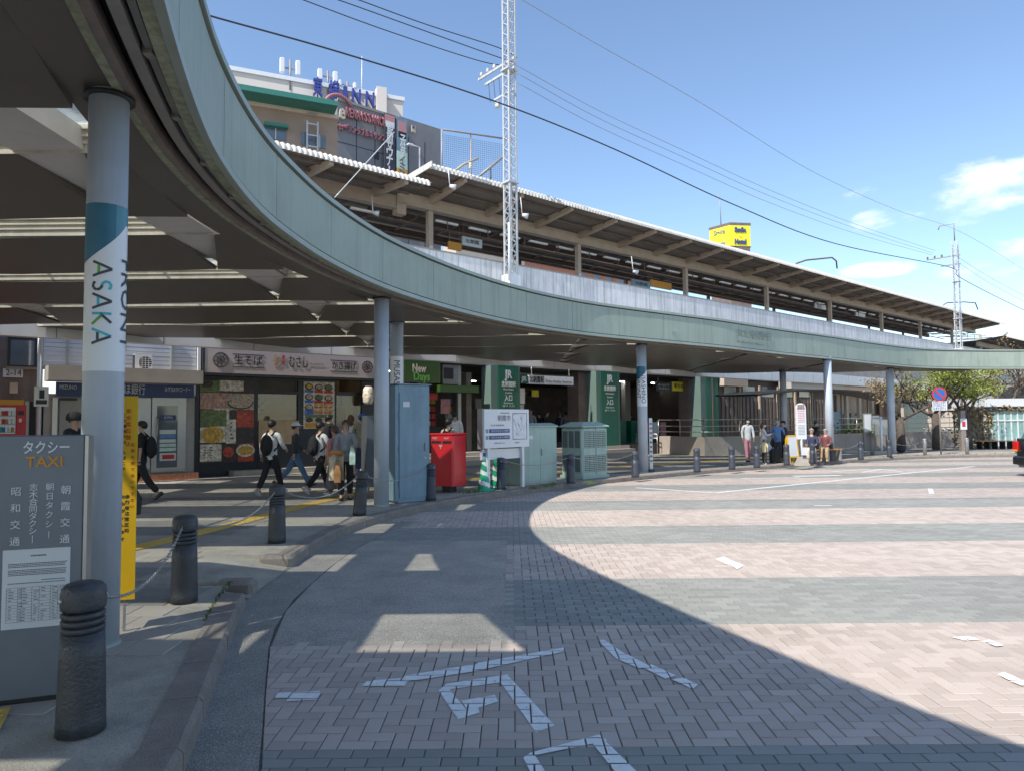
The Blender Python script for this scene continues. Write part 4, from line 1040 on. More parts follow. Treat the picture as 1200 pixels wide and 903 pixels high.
# ---- green cabinets
gA = G(612, 569, .13); gB = G(653, 565, .13)
t = thing('green_cabinet', 'plain pale green steel cabinet with a pitched lid right of the map board', 'cabinet', tuple(gA), math.atan2(gB.y-gA.y, gB.x-gA.x))
L_ = (gB-gA).length; h_ = CAM_H + (pxray(635, 500).z/pxray(635, 500).y)*(gA.y+.3) - gA.z
b_ = MB(); b_.cbox(0, L_, 0, .7, .05, h_, .012); b_.build('body', M['cabinet_green'], t)
b_ = MB(); b_.xprism([(-.03,h_),(.73,h_),(.73,h_+.03),(.5,h_+.1),(.2,h_+.1),(-.03,h_+.03)], -.03, L_+.03); b_.build('lid', M['cabinet_green'], t)
b_ = MB(); b_.box(-.02, L_+.02, -.02, .72, 0, .055); b_.build('plinth', M['concrete'], t)
b_ = MB(); b_.box(.05, L_*.5-.004, -.012, -.002, .1, h_-.06); b_.build('door', M['cabinet_green'], t); b_ = MB(); b_.box(L_*.5+.004, L_-.05, -.012, -.002, .1, h_-.06); b_.build('door', M['cabinet_green'], t)
b_ = MB(); b_.box(L_*.5+.03, L_*.5+.055, -.04, -.013, h_*.5, h_*.5+.16); b_.build('handle', M['gutter_grey'], t); b_ = MB(); b_.box(L_*.12, L_*.3, -.016, -.0125, h_-.28, h_-.2); b_.build('label_plate', M['paper'], t)
gA = G(684, 561, .13); gB = G(713, 558.5, .13); gC = G(668, 560, .13)
t = thing('green_cabinet', 'pale green louvred cabinet with pyramid lid left of the MUSASHINO column', 'cabinet', tuple(gA), math.atan2(gB.y-gA.y, gB.x-gA.x))
L_ = (gB-gA).length; h_ = CAM_H + (pxray(692, 500).z/pxray(692, 500).y)*gA.y - gA.z
b_ = MB(); b_.cbox(-.02, L_, 0, .8, .08, h_, .05); b_.build('body', M['cabinet_green'], t)
b_ = MB(); b_.prism([(-.05,-.03),(L_+.03,-.03),(L_+.03,.83),(-.05,.83)], h_, h_+.03); k = .18
b_.add([(-.05,-.03,h_+.03),(L_+.03,-.03,h_+.03),(L_+.03,.83,h_+.03),(-.05,.83,h_+.03),(k,k,h_+.14),(L_-k,k,h_+.14),(L_-k,.8-k,h_+.14),(k,.8-k,h_+.14)], [(4,5,6,7)]+[(i,(i+1)%4,(i+1)%4+4,i+4) for i in range(4)], False); b_.build('lid', M['cabinet_green'], t)
b_ = MB(); b_.box(-.04, L_+.02, -.02, .82, 0, .085); b_.build('plinth', M['cabinet_green'], t)
for z0, z1 in ((.18, .62), (h_-.55, h_-.1)):
    for j in range(5):
        xa = .05+(L_-.12)*j/5; b_ = MB(); b_.box(xa, xa+(L_-.12)/5-.025, -.006, .0, z0, z1); pn = b_.build('vent', M['louvre_dark'], t)
        s_ = MB(); n_ = 9
        for q in range(n_): z = z0+(z1-z0)*(q+.5)/n_; s_.box(xa, xa+(L_-.12)/5-.025, -.014, -.004, z-.012, z+.008)
        tag(s_.build('slats', M['cabinet_green'], pn), kind='stuff')
    for j in range(3):
        ya = .1+.22*j; b_ = MB(); b_.box(-.026, -.018, ya, ya+.18, z0, z1); b_.build('vent', M['louvre_dark'], t)
b_ = MB(); b_.box(L_*.5-.006, L_*.5+.006, -.008, 0, .1, h_); b_.build('door_gap', M['louvre_dark'], t)
# ---- small sign fixed beside the third column
t = thing('stop_pole', 'narrow white timetable post leaning beside the MUSASHINO FRONT column', 'sign', (c3p.x+.26, c3p.y+.1, gz(c3p.y)+.13), R(10))
b_ = MB(); b_.box(-.05, .05, -.02, .02, .08, 1.62); b_.build('panel', M['paper'], t)
b_ = MB(); b_.cbox(-.09, .09, -.09, .09, 0, .08, .01); b_.build('base', M['rubber'], t)
for i in range(9): b_ = MB(); b_.box(-.035, .035, -.022, -.0205, .3+.14*i, .36+.14*i); b_.build('print', M['print_grey'], t)
# ---- bus stop, yellow sandwich sign, no parking sign
g = G(940, 545, .13)
t = thing('bus_stop_sign', 'white bus stop sign with rounded head and grey concrete foot', 'bus stop', tuple(g), R(8)); fy = g.y
def hz(px, py, Y, base): return CAM_H + (pxray(px, py).z/pxray(px, py).y)*Y - base
z1 = hz(939, 472, fy, g.z); z0 = hz(939, 514, fy, g.z); hw = .17*1.05
b_ = MB(); n = 12; prof = [(-hw, z0)] + [(hw, z0)] + [(hw*cos(pi*i/n), z1-hw+hw*sin(pi*i/n)) for i in range(n+1)]
b_.add([(x,-.03,z) for x,z in prof]+[(x,.03,z) for x,z in prof], [tuple(range(len(prof))), tuple(range(2*len(prof)-1,len(prof)-1,-1))]+[(i,i+len(prof),(i+1)%len(prof)+len(prof),(i+1)%len(prof)) for i in range(len(prof))], False); b_.build('panel', M['white_metal'], t)
for a, c, m in ((.02,.30,'paper'),(.36,.7,'c_pink'),(.74,.86,'c_beige')):
    b_ = MB(); zz0, zz1 = z0+(z1-z0)*(a+.1), z0+(z1-z0)*(c+.1); b_.box(-hw*.75, hw*.75, -.035, -.031, zz0, zz1); pn = b_.build('timetable', M[m if m != 'c_pink' else 'paper'], t)
    b_ = MB()
    for i in range(7):
        for j in range(4):
            x = -hw*.65+hw*.34*j; z = zz0+(zz1-zz0)*(i+.5)/7; b_.box(x, x+hw*.25, -.037, -.0355, z-.012, z+.008)
    tag(b_.build('print', M['print_red'] if m == 'c_pink' else M['print_grey'], pn), kind='stuff')
b_ = MB(); b_.box(-hw*.8, hw*.8, -.036, -.031, z1-.22, z1-.15); b_.build('header', M['c_pink'], t)
b_ = MB(); b_.tube((0,0,.3), (0,0,z0), .03); b_.build('pole', M['white_metal'], t)
b_ = MB(); b_.add([(-.2,-.18,0),(.2,-.18,0),(.2,.18,0),(-.2,.18,0),(-.1,-.09,.3),(.1,-.09,.3),(.1,.09,.3),(-.1,.09,.3)], [(3,2,1,0),(4,5,6,7),(0,1,5,4),(1,2,6,5),(2,3,7,6),(3,0,4,7)], False); b_.build('foot', M['concrete'], t)
b_ = MB(); b_.box(-.1, .1, -.18, -.15, .36, .62); b_.build('note', M['paper'], t)
g = G(928, 542, .13); t = thing('sandwich_sign', 'yellow framed folding sign standing left of the bus stop', 'sign', (g.x, g.y, g.z), R(25))
for s_, a in ((-1, -R(8)), (1, R(8))):
    rot = Matrix.Rotation(a, 3, 'X')
    f_ = MB(); 
    for bx_ in ((-.25,-.2,0,1.0),(.2,.25,0,1.0),(-.25,.25,.95,1.0),(-.25,.25,.2,.25)): f_.box(bx_[0],bx_[1],-.015,.015,bx_[2]-1.0,bx_[3]-1.0, rot, (0,0,1.0))
    fr = f_.build('frame', M['sign_yellow'], t); f_ = MB(); f_.box(-.2,.2,-.008,.008,-.75,-.05, rot, (0,0,1.0)); f_.build('face', M['paper'], t)
g = G(1103.5, 532, .13); t = thing('no_parking_sign', 'round blue and red no parking sign on a thin brown pole with white plate', 'sign', tuple(g), R(-6)); fy = g.y
zc = hz(1101, 461.5, fy, g.z); rr = 8.2/FPX*fy
b_ = MB(); b_.tube((0,.04,0), (0,.04,zc+rr*.8), .035); b_.build('pole', M['rail_brown'], t)
b_ = MB(); b_.tube((0,.0,zc), (0,.012,zc), rr, n=28, smooth=False); b_.build('disc', M['red'], t)
b_ = MB(); b_.tube((0,-.006,zc), (0,-.0005,zc), rr*.80, n=28, smooth=False); b_.build('blue_face', M['blue_paint'], t)
b_ = MB(); b_.box(-rr*.8, rr*.8, -.012, -.007, -.035, .035, Matrix.Rotation(R(45), 3, 'Y'), (0,0,zc)); b_.build('slash', M['red'], t)
pz1, pz0 = hz(1101, 469.5, fy, g.z), hz(1101, 480.5, fy, g.z)
b_ = MB(); b_.box(-rr*.98, rr*1.0, .0, .012, pz0, pz1); b_.build('plate', M['white_metal'], t)
for i, s in enumerate(('駐車禁止区域内', '許可車両以外の', '駐車を禁ずる')): text(s, .15, M['sign_navy'], t, (0, -.003, pz1-(pz1-pz0)*(i+.5)/3), width=rr*1.7, ext=.001)

# ================================================================== STATION SIDE
def sthing(name, label, cat, s, D, z=0.0, group=None): return thing(name, label, cat, W(s, D, z), ST_ROT, group)
def fr(px, py, D, t):                                       # photo pixel on a station-parallel plane -> local x, z of thing t
    s_, z_ = SD(px, py, D); o = t['_o']; return s_-o[0], z_-o[2]
class ST:
    """a thing in the station frame; boxes are given by photo pixels on a plane D, thickness goes away from the viewer"""
    def __init__(self, name, label, cat, px, D, z=None, group=None, s=None):
        self.D = D; self.s = SD(px, 480, D)[0] if s is None else s
        y = W(self.s, D).y; self.z = gz(y)+.13 if z is None else z
        self.t = sthing(name, label, cat, self.s, D, self.z, group)
    def xz(self, px, py, D=None):
        s_, z_ = SD(px, py, D or self.D); return s_-self.s, z_-self.z
    def rect(self, x0, y0, x1, y1, D=None):
        D = D or self.D; a = self.xz(x0, (y0+y1)/2, D)[0]; b = self.xz(x1, (y0+y1)/2, D)[0]
        zt_ = self.xz((x0+x1)/2, y0, D)[1]; zb_ = self.xz((x0+x1)/2, y1, D)[1]; return a, b, zb_, zt_
    def box(self, name, m, x0, y0, x1, y1, d0=0.0, th=.05, D=None, toground=False, parent=None):
        D = D or self.D; a, b, z0, z1 = self.rect(x0, y0, x1, y1, D)
        if toground: z0 = -.2
        q = MB(); q.box(a, b, D-self.D+d0, D-self.D+d0+th, z0, z1); return q.build(name, M[m] if isinstance(m, str) else m, parent or self.t)
    def raw(self, name, m, a, b, y0, y1, z0, z1, parent=None):
        q = MB(); q.box(a, b, y0, y1, z0, z1); return q.build(name, M[m], parent or self.t)
    def text(self, s, px, py, size, m, wpx=None, d=-.012, D=None, ext=.003, rotz=0, name='lettering', bold=0):
        D = D or self.D; x, z = self.xz(px, py, D); width = None
        if wpx: width = abs(self.xz(px+wpx/2, py, D)[0]-self.xz(px-wpx/2, py, D)[0])
        return text(s, size, M[m], self.t, (x, D-self.D+d, z), (pi/2,0,0), width=width, ext=ext, name=name, bold=bold)

random.seed(11)
# ---- old building at far left, its fittings
DB = 21.4
o = ST('old_building', 'grimy brown two storey building at the far left behind the vending machine', 'building', -10, DB)
o.box('wall', 'old_wall', -420, 330, 50, 560, 0, 6, toground=True)
o.box('window', 'dark_frame', 9, 396, 43, 430, -.05, .05); o.box('pane', 'window_glass', 12, 399, 40, 428, -.06, .01)
o.box('sill', 'old_wall', 6, 430, 46, 433, -.12, .12)
o.box('drain_pipe', 'gutter_grey', 29, 470, 33, 540, -.1, .08); o.box('dark_door', 'black', 31, 470, 46, 545, -.04, .03)
o.box('roof_edge', 'gutter_grey', -420, 326, 52, 332, -.3, 6.4)
t = ST('address_plate', 'small white plate reading 2-14 on the old brown wall', 'sign', 15, DB-.06, z=2.5)
a, b, z0, z1 = t.rect(3.5, 432, 27, 442); t.raw('plate', 'paper', a, b, 0, .02, z0, z1); t.text('2-14', 16, 437, .22, 'print_black', 18)
t = ST('utility_box', 'square meter box fixed on the old brown wall under the plate', 'box', 16, DB-.06, z=2); t.box('box', 'beige_steel', 11.5, 448, 21, 460.5, 0, .05)
t = ST('service_pole', 'white service pipe pole with grey meter box in front of the bank', 'pole', 47, DB-1.0)
x0, _ = t.xz(46, 455); zt_ = t.xz(46, 385)[1]; q = MB(); q.tube((x0,0,0), (x0,0,zt_), .055); q.build('pole', M['white_metal'], t.t)
t.box('meter_box', 'alu', 39, 453, 56, 476, -.16, .12); t.box('meter_window', 'dark_frame', 45, 457, 51, 467, -.175, .02); t.box('meter_label', 'dark_frame', 41, 468.5, 54, 473.5, -.172, .02)
t = ST('vending_machine', 'red drinks vending machine with rows of cans under the old building wall', 'vending machine', 10, DB-1.4)
t.box('body', 'vending_red', -22, 474, 30, 552, 0, .8, toground=True)
t.box('display', 'white_metal', -18, 477, 18, 508, -.03, .03)
for r_ in range(3):
    for c_ in range(9):
        x, z = t.xz(-15+3.7*c_, 485+9.5*r_); q = MB(); q.lathe([(.026,0),(.028,.01),(.028,.1),(.02,.12)], 8, (x,-.06,z-.04)); q.build('can', M[random.choice(['blue_paint','cone_green','c_mint','red','white_metal','c_tan','paper'])], t.t)
for r_ in range(4): t.box('shelf', 'gutter_grey', -18, 487.5+9.6*r_-1, 18, 488.2+9.6*r_-1, -.09, .07)
t.box('coin_panel', 'vending_red', 19, 479, 29, 530, -.03, .03); t.box('coin_slot', 'paper', 22, 490, 25, 494, -.04, .02); t.box('bill_slot', 'dark_frame', 21, 481, 28, 486, -.04, .02)
t.box('top_sign', 'lettering_orange', -22, 468, 28, 474, -.02, .1)

# ---- bank corner
o = ST('bank_building', 'bank cash corner with beige canopy and dark blue sign left of the noodle shop', 'building', 140, DB)
o.box('wall', 'bank_wall', 50.5, 462, 231, 560, .05, 4, toground=True)
for i in range(9): o.box('siding_board', 'siding', 50.5, 391+5.0*i, 231.5, 395.6+5.0*i, .0+.004*(i % 2), .1)
o.box('upper_wall', 'siding', 50.5, 330, 231.5, 391, .02, 4)
for px in (78, 200): o.box('downpipe', 'sheet_grey', px, 393, px+2.2, 434, -.06, .06)
o.box('fascia', 'bank_canopy', 52, 433, 229, 449, -.75, .75)
o.box('sign_panel', 'bank_blue', 65, 449.5, 226, 465, -.12, .1)
o.text('みずほ銀行', 148, 457, .3, 'lettering_white', 42, -.135); o.text('みずほATMコーナー', 207, 457, .16, 'lettering_white', 30, -.135); o.text('MIZUHO', 79, 454, .15, 'lettering_white', 20, -.135)
o.box('shutter', 'bank_wall', 69, 467, 150, 548, -.02, .06); o.box('shutter_rail', 'dark_frame', 70, 466, 90, 469, -.06, .04)
o.box('pilaster', 'alu', 60.5, 466, 66, 548, -.12, .17); o.box('wall_panel', 'alu', 151, 466, 176, 549, -.04, .08)
dr = o.box('door', 'alu', 177, 466, 217, 552, -.07, .06); o.box('door_glass', 'window_glass', 183, 475, 207, 547, -.085, .015, parent=None)
for y0, y1, m in ((486,492,'bank_blue'),(503,508,'paper'),(508.5,513,'c_blue'),(514,518,'paper'),(519,523,'c_mint'),(524,528,'c_mint'),(530,539,'paper')): o.box('notice', m, 186, y0, 205, y1, -.1, .012)
o.box('notice', 'red', 189, 532, 203, 537, -.112, .01)
o.text('ATM', 196, 489, .1, 'lettering_white', 10, -.102)
x, z = o.xz(183, 500); q = MB(); q.path([(x,-.08,z+.28),(x,-.16,z+.24),(x,-.16,z-.24),(x,-.08,z-.28)], .015); q.build('door_handle', M['alu'], dr)
t = ST('brick_step', 'row of red brown brick tiles along the foot of the bank door', 'step', 200, DB-.5)
a, b, _, _ = t.rect(146, 553, 233, 562); n_ = 18
t.raw('core', 'concrete', a, b, .02, .5, 0, .17)
for r_ in range(2):
    for i in range(n_): xa = a+(b-a)*i/n_; t.raw('brick', 'brick_red', xa+.004, xa+(b-a)/n_-.004, 0, .03, .005+.09*r_, .085+.09*r_)
t = ST('air_conditioner', 'white outdoor air conditioning unit standing on the bank canopy', 'air conditioner', 168, DB-.45, z=3.0)
a, b, z0, z1 = t.rect(158.5, 415, 178, 434.5); t.raw('body', 'white_metal', a, b, 0, .3, z0+.05, z1)
t.raw('side', 'dark_frame', a-.01, a+.02, .02, .28, z0+.07, z1-.02); q = MB(); cx_ = a+(b-a)*.6; r_ = (z1-z0)*.36
q.tube((cx_,-.006,(z0+z1)/2), (cx_,.0,(z0+z1)/2), r_, n=20, smooth=False); q.build('fan', M['dark_interior'], t.t); 
for i in range(7): t.raw('grille_bar', 'white_metal', cx_-r_, cx_+r_, -.016, -.008, (z0+z1)/2-r_+2*r_*i/6-.006, (z0+z1)/2-r_+2*r_*i/6+.006)
for i in range(5): t.raw('grille_bar', 'white_metal', cx_-r_+2*r_*i/4-.006, cx_-r_+2*r_*i/4+.006, -.017, -.009, (z0+z1)/2-r_, (z0+z1)/2+r_)
for xx in (a+.06, b-.1): t.raw('foot', 'gutter_grey', xx, xx+.05, 0, .3, z0, z0+.05)

# ---- noodle shop
DS = 21.5
o = ST('noodle_shop', 'noodle shop with long pinkish sign board and black shopfront', 'building', 330, DS)
a, b, z0, z1 = o.rect(232, 407, 470, 560)
o.raw('wall', 'dark_frame', a, b, 2.8, 3.0, 0, z1); o.raw('ceiling', 'dark_interior', a, b, .1, 2.8, z1-.45, z1-.4); o.raw('floor', 'concrete', a, b, .0, 2.8, -.1, .02)
o.raw('wall_end', 'dark_frame', a-.1, a, -.1, 3, 0, z1+.6)
# front wall pieces (the window openings stay open)
for r_ in ((232,438,302,560),(302,438,351,445.5),(302,520,351,560),(351,438,394,560),(394,438,424,446),(424,438,470,560)): o.box('shopfront', 'dark_frame', *r_, 0, .12, toground=r_[3] == 560)
o.box('sill_panel', 'wood_light', 303, 492.5, 350, 520, -.02, .08)
o.box('window_head', 'mid_interior', 303, 445.5, 349, 458, .1, .05); o.box('transom', 'dark_frame', 302, 458, 351, 461.5, -.01, .1); o.box('mullion', 'dark_frame', 349, 445, 351.5, 520, -.012, .1)
o.box('glass', 'glass_shop', 303, 461, 350, 492, .05, .01); o.box('glass', 'glass_shop', 395, 463, 423, 535, .05, .01); o.box('transom', 'dark_frame', 394, 459, 424, 463, -.01, .1)
o.raw('back_wall', 'wood_light', a+2, b-.3, 2.6, 2.75, 0, 3.3)
q = o.raw('ceiling_lamp', 'lamp_warm', a+2.0, a+3.0, 1.2, 1.35, z1-.5, z1-.47); q = o.raw('ceiling_lamp', 'lamp_warm', a+4.4, a+5.2, 1.2, 1.35, z1-.5, z1-.47)
o.box('menu_strip', 'paper', 312, 463, 326, 482, 1.2, .02); 
for i in range(4):
    for j in range(3): o.box('menu_tile', 'red' if (i+j) % 2 else 'shop_sign', 312.5+4.6*j, 463.6+4.6*i, 316.3+4.6*j, 467.6+4.6*i, 1.18, .02)
o.box('counter', 'wood_light', 303, 488, 351, 493, .3, .5)
o.box('door_leaf', 'mid_interior', 395, 476, 410, 540, .35, .04); o.box('door_leaf', 'wood_light', 411, 463, 423, 500, .6, .04)
sg = o.box('sign_board', 'shop_sign', 236, 408.5, 438.5, 440.5, -.32, .3); o.box('sign_frame', 'dark_frame', 235, 406.5, 439.5, 408.4, -.33, .34); o.box('sign_frame', 'dark_frame', 235, 440.6, 439.5, 443.5, -.33, .34); o.box('sign_frame', 'dark_frame', 234, 406.5, 236, 443.5, -.33, .34)
o.box('side_strip', 'white_metal', 229.5, 405, 233, 438, -.2, .2)
def S_(s, px, py, size, w_, m='print_black', **k): o.text(s, px, py, size, m, w_, -.332, **k)
S_('生そば', 286.5, 424, .30, 33, bold=.002); S_('彩', 320, 424.5, .42, 9.5, 'wood_light', bold=.003); S_('むさし', 345, 426, .42, 22, bold=.002); S_('MUSASHI', 365, 427.5, .07, 17, 'print_grey'); S_('かき揚げ', 398, 430, .27, 28, bold=.002); S_('♥', 327.5, 420, .14, 3.4, 'print_red'); S_('♥', 327.5, 426, .14, 3.4, 'print_red')
for px0, px1, py in ((268.5,305,416.5),(268.5,305,431),(382,413,423.5),(382,413,436)): o.box('rule', 'print_black', px0, py-.35, px1, py+.35, -.33, .01)
for cpx, cpy, rp in ((254.5,422.5,7.4),(425,430.5,5.9)):
    x, z = o.xz(cpx, cpy); rr = rp/FPX*W(o.s+x, DS).y/0.9
    q = MB(); q.path([(x+rr*cos(2*pi*i/24), -.33, z+rr*sin(2*pi*i/24)) for i in range(24)], .016, 4, True)
    for k in range(4): a_ = pi*k/4+.2; q.tube((x-rr*cos(a_),-.33,z-rr*sin(a_)), (x+rr*cos(a_),-.33,z+rr*sin(a_)), .010, n=4)
    q.path([(x+rr*.5*cos(2*pi*i/12), -.33, z+rr*.5*sin(2*pi*i/12)) for i in range(12)], .01, 4, True)
    tag(q.build('crest', M['print_black'], o.t), kind='stuff')
# big food poster: a collage of pictures
pc = dict(M_a=(.10,.11,.08))
for k, c in dict(food_leaf=(.13,.17,.06), food_pink=(.42,.24,.19), food_noodle=(.42,.32,.24), food_fry=(.55,.32,.05), food_dark=(.05,.035,.03), food_red=(.42,.06,.03), food_cream=(.62,.55,.45), food_blue=(.05,.15,.5)).items(): M_(k, c, .5, 0, .55, 14)
ps = o.box('poster', 'food_dark', 233.5, 445, 297, 541, -.03, .03)
for m, *r_ in (('food_leaf',234,446,257,459),('food_cream',257,446,285,458),('food_dark',286,446,297,460),('food_pink',234,460,266,479),('food_noodle',266,461,297,480),('food_leaf',234,480,265,499),('food_cream',250,478,268,500),('food_red',277,481,297,500),('food_cream',234,500,264,518),('food_cream',264.5,491,276,519),('food_dark',277,501,297,518),('food_cream',234,520,259,540),('food_dark',260,519,278,540),('food_red',279,519,297,540)): o.box('picture', m, *r_, -.04-.002*random.random(), .012)
def disc(px, py, rp, m, d, flat=.6):
    x, z = o.xz(px, py); rr = rp/FPX*W(o.s+x, DS).y/.88; q = MB(); n = 18
    q.add([(x+rr*cos(2*pi*i/n), d, z+rr*flat*sin(2*pi*i/n)) for i in range(n)]+[(x+rr*cos(2*pi*i/n), d+.008, z+rr*flat*sin(2*pi*i/n)) for i in range(n)], [tuple(range(n-1,-1,-1))]+[(i,(i+1)%n,(i+1)%n+n,i+n) for i in range(n)], False); q.build('dish', M[m], ps)
disc(281,472,13,'food_dark',-.056,.5); disc(281,471,12,'food_noodle',-.066,.5); disc(248.5,509,11,'food_fry',-.056,.8); disc(287,527,9.5,'food_cream',-.058,.7); disc(287,527,7.5,'food_fry',-.067,.65); disc(267,529,5.5,'food_red',-.058,1)
disc(248,469,9,'food_pink',-.058,.4); disc(242,450,6,'food_dark',-.058,.6)
for px, y0, y1 in ((271,494,516),(240,523,538),(247,523,538),(266,448,456)):
    for k in range(5): o.box('caption', 'print_grey', px-2+random.uniform(0,.6), y0+(y1-y0)*k/5, px-1+random.uniform(.4,3.5), y0+(y1-y0)*(k+.55)/5, -.047, .004)
# menu poster
o.box('menu_poster', 'food_cream', 355.5, 447.5, 391.5, 501.5, -.03, .03)
random.seed(21)
for r_ in range(3):
    for c_ in range(3):
        if r_ == 2 and c_ > 0: continue
        px, py = 361.5+11.4*c_, 453+12*r_+c_*.6; o.box('price_strip', 'food_blue' if c_ == 0 else 'red', px-5, py+3.6, px+5, py+6.6, -.042, .01)
        disc(px, py, 4.4, 'food_dark', -.046, .75); disc(px, py-.3, 3.3, random.choice(['food_fry','food_noodle','food_leaf']), -.056, .7)
for r_ in range(2):
    for c_ in range(4): px, py = 370+5.6*c_, 474.5+6.2*r_; disc(px, py, 2.1, 'food_fry', -.046, .8); o.box('price_strip', 'red', px-2.2, py+1.7, px+2.2, py+3.3, -.042, .01)
o.box('menu_band', 'food_blue', 357, 479.5, 367, 485, -.04, .01); o.box('menu_band', 'food_leaf', 357, 485, 390, 489, -.04, .01); o.box('menu_band', 'lettering_orange', 357, 495, 390, 500.5, -.04, .01)
for c_ in range(3): disc(362+11*c_, 491.5, 4, 'food_dark', -.046, .6)
o.raw('ledge', 'concrete', *[o.rect(268, 545, 400, 556)[i] for i in (0, 1)], -.45, 0, 0, .16)
t = ST('paper_lantern', 'white paper lantern hanging by the right end of the noodle shop', 'lantern', 431.5, DS-.35, z=2.2)
x, z = t.xz(431.5, 463); h2 = .30; q = MB(); q.lathe([(.11,-h2),(.17,-h2+.08),(.19,0),(.17,h2-.08),(.11,h2)], 16, (x,0,z)); q.build('shade', M['food_cream'], t.t)
q = MB(); q.lathe([(.1,-h2-.03),(.11,-h2)], 14, (x,0,z)); q.build('ring', M['black'], t.t); q = MB(); q.lathe([(.11,h2),(.1,h2+.03)], 14, (x,0,z)); q.build('ring', M['black'], t.t)

# ---- convenience store and station hall
FZ = .42                                                    # hall floor above the pavement
o = ST('station_building', 'dark station hall behind green pillars under the railway', 'building', 600, 21.5, s=11.9)
zc_ = 3.75
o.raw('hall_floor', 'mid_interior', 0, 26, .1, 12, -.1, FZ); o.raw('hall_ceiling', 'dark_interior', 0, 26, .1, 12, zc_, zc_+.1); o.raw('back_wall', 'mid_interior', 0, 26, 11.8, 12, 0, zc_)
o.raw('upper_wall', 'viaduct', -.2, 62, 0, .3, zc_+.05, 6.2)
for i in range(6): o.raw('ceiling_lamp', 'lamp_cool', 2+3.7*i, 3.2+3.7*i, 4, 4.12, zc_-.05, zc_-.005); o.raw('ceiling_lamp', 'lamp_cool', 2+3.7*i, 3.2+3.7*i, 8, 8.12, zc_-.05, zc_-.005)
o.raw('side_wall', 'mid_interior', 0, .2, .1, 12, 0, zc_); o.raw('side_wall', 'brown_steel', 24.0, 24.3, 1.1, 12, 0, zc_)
for px0, px1, m in ((552,558,'brown_steel'),(684,697,'brown_steel'),(814,821,'brown_steel')): o.box('pier', m, px0, 436, px1, 530, .3, .7, toground=True)
for px0, px1 in ((520,530),(543,551)): o.box('inner_pier', 'bank_wall', px0, 436, px1, 524, 3.0, .3)
for i in range(4): o.box('beam', 'alu', 612+8*i, 432+3*i, 700, 433.2+3*i, 1+i*.8, .1)
o.box('led_panel', 'dark_frame', 644, 455, 670, 462, 2, .1); o.box('led_panel', 'red', 646, 457, 652, 459.5, 1.98, .02); o.box('notice', 'lit_yellow', 656, 455, 664, 463, 1.8, .04)
o.box('white_board', 'alu', 624, 453, 637, 472, 1.2, .05); o.box('screen', 'bank_blue', 558, 450, 568, 462, 1.5, .1); o.box('white_board', 'paper', 620, 473, 634, 480, 1.1, .05)
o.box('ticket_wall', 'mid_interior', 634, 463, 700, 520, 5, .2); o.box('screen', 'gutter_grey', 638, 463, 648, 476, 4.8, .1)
o.box('poster', 'gutter_grey', 728, 460, 742, 488, 1.4, .05); o.box('curved_soffit', 'bank_wall', 757, 463, 790, 484, 5, .3); o.box('bright_window', 'alu', 789, 462, 800, 467, 7, .1)
for i in range(7): o.box('ticket_gate', 'jr_green', 728+13*i, 492, 735+13*i, 520, 2.2, 1.4)
for i, m in enumerate(('red','paper','c_pink')): o.box('gate_poster', m, 786+9*i, 494, 792+9*i, 512, 1.6, .05)
for px in (744, 766, 803): o.box('inner_pier', 'bank_wall', px, 440, px+6, 520, 4, .3)
st = ST('station_steps', 'three stone steps up to the station hall between the green pillars', 'steps', 715, 20.4, s=12.6)
for i in range(3):
    n_ = 12
    for j in range(n_): xa = (12.4)*j/n_; st.raw('step', 'ramp_stone', xa+.003, xa+12.4/n_-.003, .33*i, 1.2, -.1+.14*i*0, .14*(i+1))
def jr_pillar(label, px0, px1, py, w0):
    t = ST('sign_pillar', label, 'pillar', px0, 21.2, group='green station pillars')
    t.box('panel', 'jr_green', px0, py, px1, 520, -.03, .4, toground=True); t.box('pilaster', 'jr_pale', w0, py, px0-.3, 520, .0, .6, toground=True); t.box('edge', 'jr_pale', px1+.2, py, px1+2.6, 520, -.0, .4, toground=True)
    c = (px0+px1)/2; k = (px1-px0)/24
    t.text('JR', c, py+11, .46, 'lettering_white', 9*k, -.045, bold=.012); t.text('北朝霞駅', c, py+22.5, .24, 'lettering_white', 17*k, -.045, bold=.004)
    t.text('Kita-Asaka', c, py+28, .1, 'lettering_white', 12*k, -.045); t.text('Station', c, py+32, .1, 'lettering_white', 8*k, -.045)
    t.text('入口', c, py+38.5, .27, 'lettering_white', 9*k, -.045, bold=.004); t.text('Entrance', c, py+44, .1, 'lettering_white', 11*k, -.045); t.text('입구 入口', c, py+47.5, .09, 'lettering_white', 14*k, -.045)
jr_pillar('green JR station pillar with white lettering left, behind the map board', 583.5, 607, 428, 575.5)
jr_pillar('green JR station pillar with white lettering left of the MUSASHINO column', 704, 724, 433, 699)
t = ST('station_sign', 'long white station name board over the left entrance bay', 'sign', 645, 21.3, z=2.6)
t.box('board', 'white_metal', 619.5, 440.5, 672, 450.5, 0, .12); t.text('北朝霞駅', 629, 445, .32, 'print_black', 17, -.01, bold=.006); t.text('Kita-Asaka Station', 655, 447, .15, 'print_black', 30, -.01)
t.box('logo_panel', 'jr_green', 610, 439, 618.5, 449, 0, .12); t.text('JR', 614, 444, .26, 'lettering_white', 6.5, -.01, bold=.008)
for px in (624, 668): x, z = t.xz(px, 440.5); q = MB(); q.tube((x,.06,z), (x,.06,z+.5), .02); q.build('hanger', M['alu'], t.t)
t = ST('store_sign', 'green convenience store sign reading NewDays above the dark shop', 'sign', 494, 21.4, z=2.8)
t.box('board', 'food_leaf', 472.5, 420.5, 516, 448, 0, .15); M_('sign_green', (.03,.075,.012), .4); t.box('face', 'sign_green', 473.5, 421.5, 515, 447, -.015, .015)
